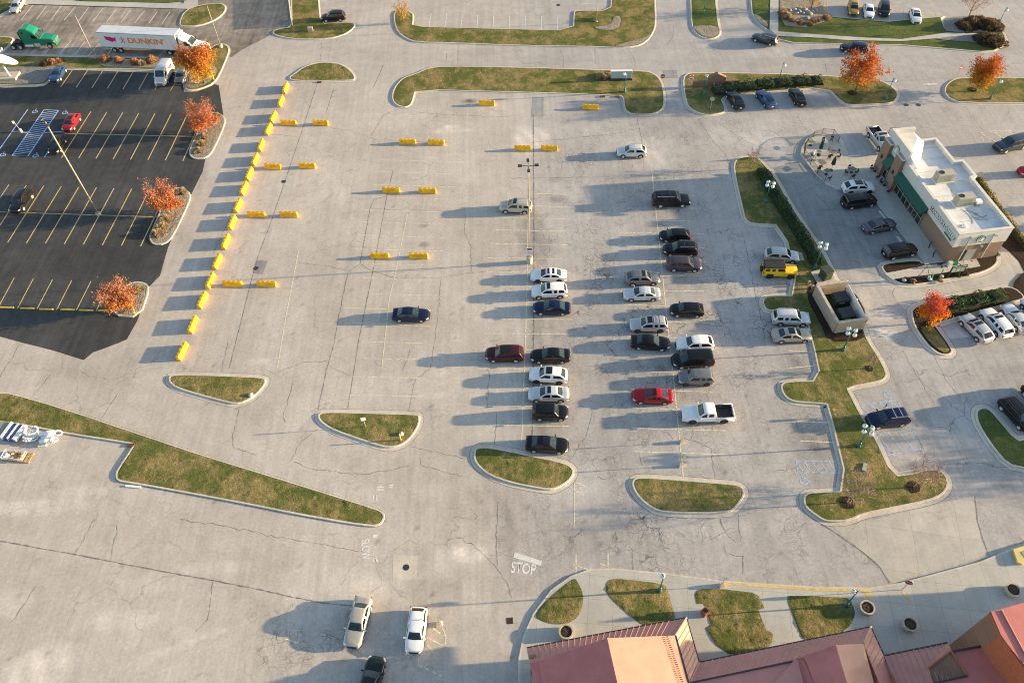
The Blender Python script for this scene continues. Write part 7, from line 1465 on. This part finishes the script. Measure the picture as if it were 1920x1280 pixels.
# ------------------------------------------------------------------ lorries, van decals, dish and yard goods
M_TRW = mat('trailer_white', (.72, .73, .75), .45, .05, 1.2, coat=.3); M_TRB = mat('trailer_grey_trim', (.30, .31, .33), .5, .1, 2); M_MAG = mat('decal_magenta', (.50, .012, .16), .5, .06, 2); M_ORA = mat('decal_orange', (.80, .20, .015), .5, .06, 2); M_STEEL = mat('brushed_steel', (.55, .55, .55), .35, .1, 2, metallic=.25); M_FRAME = mat('chassis_black', (.02, .02, .022), .7, .25, 3)  # one mid grey serves the trailer's rails, rear doors and landing legs
def truck_wheel(root, x, y, r=.50, w=.30, mr=M_STEEL):
    s = 1 if y > 0 else -1; t = MB(); t.lathe([(r*.58, -w/2), (r*.95, -w/2), (r, -w*.3), (r, w*.3), (r*.95, w/2), (r*.58, w/2)], n=20); t.xform(Matrix.Translation((x, y, r)) @ Matrix.Rotation(R2(90), 4, 'X')); o = t.build('wheel', M_TYRE, root)
    q = MB(); q.lathe([(.02, 0), (r*.2, .05), (r*.25, -.02), (r*.58, .01)], n=16); q.xform(Matrix.Translation((x, y+s*(w/2+.0), r)) @ Matrix.Rotation(R2(-90*s), 4, 'X')); q.build('rim', mr, o)
tr = empty('semi_trailer', (-65.6, 134.8, 0.01), math.atan2(-2.5, 14.8), label='white box trailer with orange and magenta lettering', cat='trailer')
TL, TW = 15.2, 2.55
b = MB(); b.box((0, 0, 2.55), (TL, TW, 2.86)); b.build('box', M_TRW, tr)
MB().box((0, 0, 3.995), (TL-.1, TW-.1, .03)).build('roof', mat('trailer_roof', (.56, .60, .66), .5, .06, 1), tr)
for s in (-1, 1): MB().box((0, s*(TW/2+.012), 1.16), (TL, .03, .10)).build('lower_rail', M_TRB, tr); MB().box((0, s*(TW/2+.012), 3.93), (TL, .03, .09)).build('upper_rail', M_TRB, tr)
rd = MB(); rd.box((-TL/2-.02, 0, 2.55), (.04, TW-.1, 2.7)); rd.build('rear_doors', M_TRB, tr)
ry = -TW/2-.006
for fx in (.62, .695, .86, .93): MB().box((-TL/2+TL*fx, ry, 2.55), (.035, .012, 2.3)).build('side_door_edge', M_TRB, tr)
me = text_mesh("DUNKIN'", 1.42, .004, .035, 'CENTER', 1.0); xs_ = [v.co.x for v in me.vertices]; k = 7.0/(max(xs_)-min(xs_))
me.transform(Matrix.Translation((-TL/2+TL*.605, ry-.012, 2.58)) @ Matrix.Rotation(R2(90), 4, 'X') @ Matrix.Diagonal((k, 1, 1, 1))); link('lettering', me, M_ORA, tr)
usa = [(0, .86), (.30, .80), (.55, .78), (.62, .70), (.74, .72), (.80, .62), (.90, .74), (.96, .80), (1, .95), (.97, .62), (.93, .45), (.90, .32), (.92, .10), (.88, .04), (.83, .22), (.70, .20), (.60, .12), (.52, .0), (.45, .14), (.36, .16), (.24, .26), (.10, .32), (.03, .50)]
x0 = -TL/2+TL*.085; q = MB(); q.prism([(u*2.25, v*1.35) for u, v in usa], 0, .008); q.xform(Matrix.Translation((x0, ry-.004, 2.10)) @ Matrix.Rotation(R2(90), 4, 'X')); q.build('map_decal', M_MAG, tr)
rn = MB(); x1 = -TL/2+TL*.275
for pts, w_ in (([(.45, .95), (.50, .55)], .16), ([(.50, .60), (.80, .40), (.62, .05)], .13), ([(.48, .58), (.30, .25), (0, .15)], .13), ([(.45, .90), (.15, .80), (.05, 1.05)], .10), ([(.48, .92), (.80, .80), (.95, 1.05)], .10)): strip(rn, pts, w_, .006)
rn.lathe([(.13, .002), (.13, .008), (.01, .008)], (.50, 1.2, 0), 12); rn.xform(Matrix.Translation((x1, ry-.004, 2.0)) @ Matrix.Rotation(R2(90), 4, 'X')); rn.build('runner_decal', M_MAG, tr)
r0 = MB(); r0.box((TL/2+.30, 0, 2.95), (.56, 2.1, 2.0), 0, .92); rf_ = r0.build('refrigeration_unit', M_TRW, tr); MB().box((TL/2+.59, 0, 3.2), (.03, 1.2, .8)).build('grille', M_FRAME, rf_); MB().box((TL/2+.31, -1.06, 3.1), (.34, .02, .8)).build('side_grille', M_LOUV, rf_)
for x in (-5.45, -4.2):
    for s in (-1, 1): truck_wheel(tr, x, s*1.08)
MB().box((-4.8, 0, .95), (3.2, 1.2, .25)).build('bogie', M_FRAME, tr); MB().box((1.0, 0, 1.02), (11, .9, .18)).build('chassis', M_FRAME, tr)
for s in (-1, 1): MB().box((4.2, s*.9, .55), (.12, .12, 1.1)).build('landing_leg', M_TRB, tr)
def tractor(name, label, loc, rz, pm, sleeper, wb):
    root = empty(name, loc, rz, label=label, cat='lorry'); W = 2.35; wb2 = wb
    x0 = 1.55 if sleeper else wb-3.6; hood0 = wb-1.05
    prof = [(x0, .95), (x0, 3.15), (x0+.25, 3.75), (x0+.95, 3.98), (x0+1.7, 3.85), (hood0-1.0, 3.25), (hood0-.72, 2.9), (hood0-.05, 2.06), (wb+.72, 1.78), (wb+1.1, 1.55), (wb+1.18, .75), (wb+.62, .72), (wb+.55, 1.12), (wb-.55, 1.12), (wb-.65, .62), (x0+.1, .7)] if sleeper else \
           [(x0, .95), (x0, 2.75), (x0+.1, 3.45), (x0+.35, 3.5), (x0+1.2, 2.95), (hood0-.75, 2.88), (hood0-.05, 2.05), (wb+.72, 1.78), (wb+1.1, 1.55), (wb+1.18, .75), (wb+.62, .72), (wb+.55, 1.12), (wb-.55, 1.12), (wb-.65, .62), (x0+.1, .7)]
    n = len(prof); mb = MB(); hw = lambda x, z: (W/2 if x < hood0 else W/2-.16*(x-hood0)/1.9)*(1-.10*max(0, z-2.9))
    vs = [(x, -hw(x, z), z) for x, z in prof]+[(x, hw(x, z), z) for x, z in prof]
    mb.add(vs, [tuple(range(n)), tuple(reversed(range(n, 2*n)))]+[(i, n+i, n+(i+1) % n, (i+1) % n) for i in range(n)])
    o = mb.build('cab', pm, root); bm_ = bmesh.new(); bm_.from_mesh(o.data); bmesh.ops.triangulate(bm_, faces=[f for f in bm_.faces if len(f.verts) > 4]); bmesh.ops.recalc_face_normals(bm_, faces=bm_.faces)
    bmesh.ops.bevel(bm_, geom=[e for e in bm_.edges if e.is_manifold and e.calc_face_angle() > .7], offset=.10, segments=2, affect='EDGES'); bm_.to_mesh(o.data); bm_.free()
    a, c = Vector((hood0-.74, 0, 2.84)), Vector((hood0-.08, 0, 2.12)); nn = Vector((c.z-a.z, 0, -(c.x-a.x))).normalized(); nn = nn if nn.z > 0 else -nn
    ws = MB(); ws.quad(*[tuple(p+nn*.05) for p in (a+Vector((0, -.95, 0)), c+Vector((0, -1.0, 0)), c+Vector((0, 1.0, 0)), a+Vector((0, .95, 0)))]); ws.build('windscreen', M_GLASS, root)
    for s in (-1, 1):
        q = MB(); y = s*(W/2+.012); pts = [(hood0-1.55, y, 2.1), (hood0-.45, y, 2.05), (hood0-.85, y, 2.72), (hood0-1.55, y, 2.78)]; q.quad(*(pts if s < 0 else pts[::-1])); q.build('side_window', M_DGLASS, root)
        MB().box((hood0-.35, s*(W/2+.22), 2.3), (.12, .18, .6)).build('wing_mirror', M_FRAME, root)
        MB().box((wb+.98, s*.82, 1.28), (.22, .34, .24), -s*.3).build('headlight', M_LAMP, root)
        t = MB(); t.cyl((x0+.2, s*(W/2-.12), .72), (x0+1.7, s*(W/2-.12), .72), .30, n=14); t.build('fuel_tank', M_STEEL, root, smooth=False)
        MB().box((hood0-1.1, s*(W/2-.03), .82), (1.1, .06, .62)).build('step', M_STEEL, root)
        for x in (-.66, .66): truck_wheel(root, x, s*1.0, .50, .50)
        truck_wheel(root, wb, s*1.02, .50, .30)
        MB().box((x0-.05, s*(W/2-.1), 2.2), (.1, .2, 2.4)).build('rear_fairing', M_FRAME, root)
    if sleeper:
        q = MB(); q.quad((x0+.62, -W/2-.0, 3.05), (x0+.92, -W/2-.0, 3.05), (x0+.92, -W/2+.01, 3.42), (x0+.62, -W/2+.01, 3.42)); q.xform(Matrix.Translation((0, -.02, 0))); q.build('bunk_window', M_DGLASS, root)
    MB().box((wb+1.16, 0, 1.2), (.08, 1.15, .75)).build('grille', M_CHROME, root); MB().box((wb+1.2, 0, .72), (.16, 2.2, .3)).build('bumper', M_STEEL if not sleeper else pm, root)
    MB().box((wb*.5-.3, 0, .72), (wb+1.6, .85, .24)).build('frame_rails', M_FRAME, root); MB().box((.05, 0, .96), (1.1, 1.0, .12)).build('fifth_wheel', M_FRAME, root)
    for x in (-.66, .66): MB().box((x, 0, .5), (.16, 1.7, .16)).build('axle', M_FRAME, root)
    return root
tractor('semi_tractor', 'bright green sleeper lorry without a trailer', (-90.2, 138.2, .01), R2(-1), CP['semigreen'], True, 6.2)
h_ = math.atan2(-2.5, 14.8); cx = Vector((-65.6, 134.8, .01))+Vector((math.cos(h_), math.sin(h_), 0))*6.05
tractor('semi_tractor', 'white day-cab lorry coupled to the lettered trailer, half hidden by the orange tree', cx, h_, CP['white'], False, 5.3)
vn = V('delivery_van', 'van', 'lightsilver', 'pale high-roofed delivery van with pink side graphics', (315.6, 158.5), (327.5, 136.5), cat='van')
pv = MB()
for s in (-1, 1): pv.box((-.9, s*1.012, 1.75), (2.6, .012, .55))
for s in (-1, 1): MB().box((-1.1, s*1.006, 1.70), (1.5, .02, .30)).build('side_graphic', mat('decal_violet', (.30, .06, .26), .5, .1, 3), vn); MB().box((-1.3, s*1.008, 1.38), (.8, .02, .12)).build('side_stripe', M_ORA, vn)
bc = V('parked_car', 'hatch', 'midgrey', 'small grey hatchback with a pink bonnet graphic between the van and the orange tree', (347.8, 157.5), (356, 137))
MB().box((1.45, 0, .915), (.16, .6, .03)).build('bonnet_graphic', M_MAG, bc)
# satellite dish
c = P(17, 147); pd_ = MB().box((0, 0, .35), (3.6, 2.3, .5)); o = pd_.build('dish_pad', M_CONC); o.location = (c.x, c.y, 0); tag(o, 'raised concrete block carrying the satellite dish', 'concrete base')
c2 = P(19, 143, .6); root = empty('satellite_dish', c2, label='large white satellite dish tilted toward the low sun', cat='satellite dish'); MB().cyl((0, 0, 0), (-.5, .5, 1.9), .14, n=10).build('mast', M_LETTER, root)
nrm = Vector((.42, .38, .82)).normalized(); f_ = frame((-.8, .9, 2.5), Vector((.86, -.5, -.2)), nrm.cross(Vector((.86, -.5, -.2)))); R_ = 2.7; n = 36; vs = []; rings = 6
for k in range(rings+1):
    rr = R_*k/rings; 
    for i in range(n): vs.append((rr*math.cos(2*math.pi*i/n), rr*math.sin(2*math.pi*i/n), .16*rr*rr/R_))
db = MB().add(vs, [(k*n+i, k*n+(i+1) % n, (k+1)*n+(i+1) % n, (k+1)*n+i) for k in range(rings) for i in range(n)]); db.xform(f_); db.build('reflector', M_LETTER, root, smooth=True)
fd = MB(); fd.cyl((0, -1.0, .1), (0, 0, 2.0), .05, n=6); fd.cyl((0, 0, 1.9), (0, 0, 2.3), .14, n=10); fd.xform(f_); fd.build('feed_horn', M_LETTER, root)
# slatted fence and utility box of the upper verge
a, b = P(549, 50), P(538, -40); root = empty('fence', a, label='grey slatted fence between the truck park and the upper verge', cat='fence'); M_SLAT = mat('fence_slat', (.16, .19, .23), .7, .25, 3); d = b-a; L = d.length; an = math.atan2(d.y, d.x)
for k in range(int(L/2.4)+1): q = d*(k*2.4/L); MB().cyl((q.x, q.y, 0), (q.x, q.y, 1.9), .045, n=6).build('post', M_POST, root)
fb_ = MB()
for k in range(int(L/.16)): q = d*((k+.5)*.16/L); fb_.box((q.x, q.y, .95), (.11, .02, 1.7), an)
fb_.build('slat_panel', M_SLAT, root); MB().cyl((0, 0, 1.82), (d.x, d.y, 1.82), .025, n=5).build('rail', M_POST, root)
c = P(583, 60); o = MB().box((0, 0, .4), (.95, .7, .8), 0, .95).build('utility_box', M_CONC); o.location = (c.x, c.y, .12); tag(o, 'pale utility box on the grass under the slatted fence', 'utility box')
# yard goods at the left edge
M_BLUEP = mat('blue_powder_coat', (.03, .07, .28), .5, .2, 3); M_WRAP = mat('white_plastic_wrap', (.70, .72, .74), .35, .12, 4, coat=.4); M_WOOD = mat('pallet_wood', (.42, .27, .13), .85, .25, 4); M_BOX = mat('cardboard', (.45, .27, .14), .9, .25, 5)
a, b, c, d = [P(x, y) for x, y in ((7, 826), (28, 797), (52, 801.5), (31, 829.5))]
root = empty('rack_bundle', (a+c)/2, label='bundle of blue metal shelving with white side rails by the kerb', cat='shelving'); m0 = (a+c)/2; a, b, c, d = a-m0, b-m0, c-m0, d-m0
for k in range(7): p, q = a.lerp(b, (k+.5)/7), d.lerp(c, (k+.5)/7); MB().box(((p.x+q.x)/2, (p.y+q.y)/2, .35), ((q-p).length, .28, .5), math.atan2((q-p).y, (q-p).x)).build('blue_shelf', M_BLUEP, root)
for p, q, r in ((a, b, .16), (d, c, .22), (a.lerp(d, .5), b.lerp(c, .5), .09)): MB().box(((p.x+q.x)/2, (p.y+q.y)/2, .5), ((q-p).length, r*2, .46), math.atan2((q-p).y, (q-p).x)).build('side_rail', M_WRAP, root)
a, b = P(-12, 815), P(6, 800); o = MB().box((0, 0, .3), (2.4, 1.6, .6)).build('grey_pallet_load', M_LOUV); o.location = P(2, 806); tag(o, 'dark ribbed pallet load at the left picture edge', 'pallet load')
def loop(mb, c, rx, ry, z, rz, r=.13):
    pts = [(c[0]+rx*math.cos(t)*math.cos(rz)-ry*math.sin(t)*math.sin(rz), c[1]+rx*math.cos(t)*math.sin(rz)+ry*math.sin(t)*math.cos(rz), z+.12*math.sin(2*t)) for t in np.linspace(0, 2*math.pi, 17)]; mb.tube(pts, r, 7)
c = P(62, 819); root = empty('wrapped_bundle', c, label='left heap of white plastic-wrapped hoops beside the blue shelving', cat='wrapped bundle')
for k, (dx, dy, rx, ry, z) in enumerate(((0, .35, .75, .5, .75), (-.1, -.1, .7, .45, .5), (0, -.35, .8, .35, .25))): q = MB(); loop(q, (dx, dy), rx, ry, z, .25); q.build('hoop', M_WRAP, root, smooth=True)
MB().box((0, 0, .3), (1.3, .8, .5), .2, .8).build('wrapped_core', M_WRAP, root)
c = P(91, 825); root = empty('wrapped_bundle', c, label='right heap of white plastic-wrapped rolls on the pavement', cat='wrapped bundle')
for k, (x0, y0, x1, y1, z, r) in enumerate(((-.9, .5, .6, .75, .5, .3), (-.6, .1, .7, .3, .35, .28), (-.7, -.35, .6, -.1, .3, .3), (-.2, .3, .9, .5, .8, .22))): q = MB(); q.cyl((x0, y0, z), (x1, y1, z), r, r*.9, 12); q.build('roll', M_WRAP, root, smooth=True)
for k, (x, y) in enumerate(((1.15, .55), (.95, -.35))): q = MB(); loop(q, (x, y), .38, .42, .5, 1.2, .09); q.build('hoop', M_WRAP, root, smooth=True)
MB().box((-.4, -.75, .12), (.9, .35, .2), .1).build('small_bag', mat('greenish_bag', (.5, .56, .48), .6, .2, 5), root)
a, b, c, d = [P(x, y) for x, y in ((3, 862), (15, 848), (63, 852), (55, 866))]; m0 = (a+b+c+d)/4; root = empty('pallet', m0, math.atan2((c-b).y, (c-b).x), label='wooden pallet with a low white cage full of offcuts', cat='pallet')
for k in range(9): MB().box((-1.55+.39*k, 0, .16), (.26, 1.25, .05)).build('slat', M_WOOD, root)
for y in (-.55, 0, .55): MB().box((0, y, .07), (3.3, .12, .12)).build('bearer', M_WOOD, root)
cg = MB()
for z in (.35, .6): cg.tube([(-1.5, -.55, z), (.95, -.55, z), (.95, .55, z), (-1.5, .55, z), (-1.5, -.55, z)], .04, 5)
cg.build('cage', M_WRAP, root); rr = random.Random(4)
for k in range(22): x = rr.uniform(-1.35, .8); MB().box((x, rr.uniform(-.42, .42), .30+rr.uniform(0, .12)), (rr.uniform(.15, .4), rr.uniform(.12, .3), .18), rr.uniform(0, 3)).build('offcut', M_BOX if x > -.5 else M_LETTER, root)
c = P(250, 912); o = MB().box((0, 0, .06), (1.75, .22, .1), R2(-8)).build('loose_board', M_LETTER); o.location = (c.x, c.y, .005); tag(o, 'pale loose board lying against the kerb of the wedge verge', 'board')
c = P(42, 830); o = MB().box((0, 0, .05), (.9, .12, .08), R2(40)).build('loose_board', M_WOOD); o.location = (c.x, c.y, .005); tag(o, 'short loose wooden batten beside the blue shelving', 'board')
# trees and cars standing just beyond the right edge; their long shadows cross the lots
for (x, y, h, rx, sd_) in ((90, 46.0, 7.5, 3.2, 41), (84, 42.0, 6.0, 2.6, 42), (96, 40.0, 8.0, 3.0, 43)):
    r = np.random.default_rng(sd_); root = empty('round_tree', (x, y, 0), label='leafy tree beyond the right-hand lot, %s' % {41: 'middle', 42: 'nearest', 43: 'farthest'}[sd_]+' of three', cat='tree', group='trees beyond the right-hand lot')
    mb, tips = branchy(r, h, rx, 13, rx, .25, .7, .14, 2); mb.build('trunk', M_BARK, root); tp = np.array([tuple(t) for t in tips]); pts = tp[r.integers(0, len(tp), 2600)]+r.normal(0, .45, (2600, 3)); link('crown', leaf_mesh('crown', pts, .3*r.uniform(.7, 1.2, 2600), grad([(0, (.10, .09, .02)), (1, (.22, .14, .04))], pts[:, 2]/h, r, .2), r), None, root)
for i, (x, y, cl, lab) in enumerate(((79.5, 81.2, 'grey', 'grey SUV beyond the right edge behind the coffee shop'), (80.0, 77.6, 'silver', 'silver SUV beyond the right edge behind the coffee shop'), (80.5, 74.0, 'black', 'black SUV beyond the right edge behind the coffee shop'), (81, 70.4, 'blue', 'blue SUV beyond the right edge behind the coffee shop'))):
    L_ = TY['suv'][0]; o = V('parked_car', 'suv', cl, lab, (1900, 300), (1930, 300), nose=True); o.location = (x, y, .012); o.rotation_euler = (0, 0, math.pi)
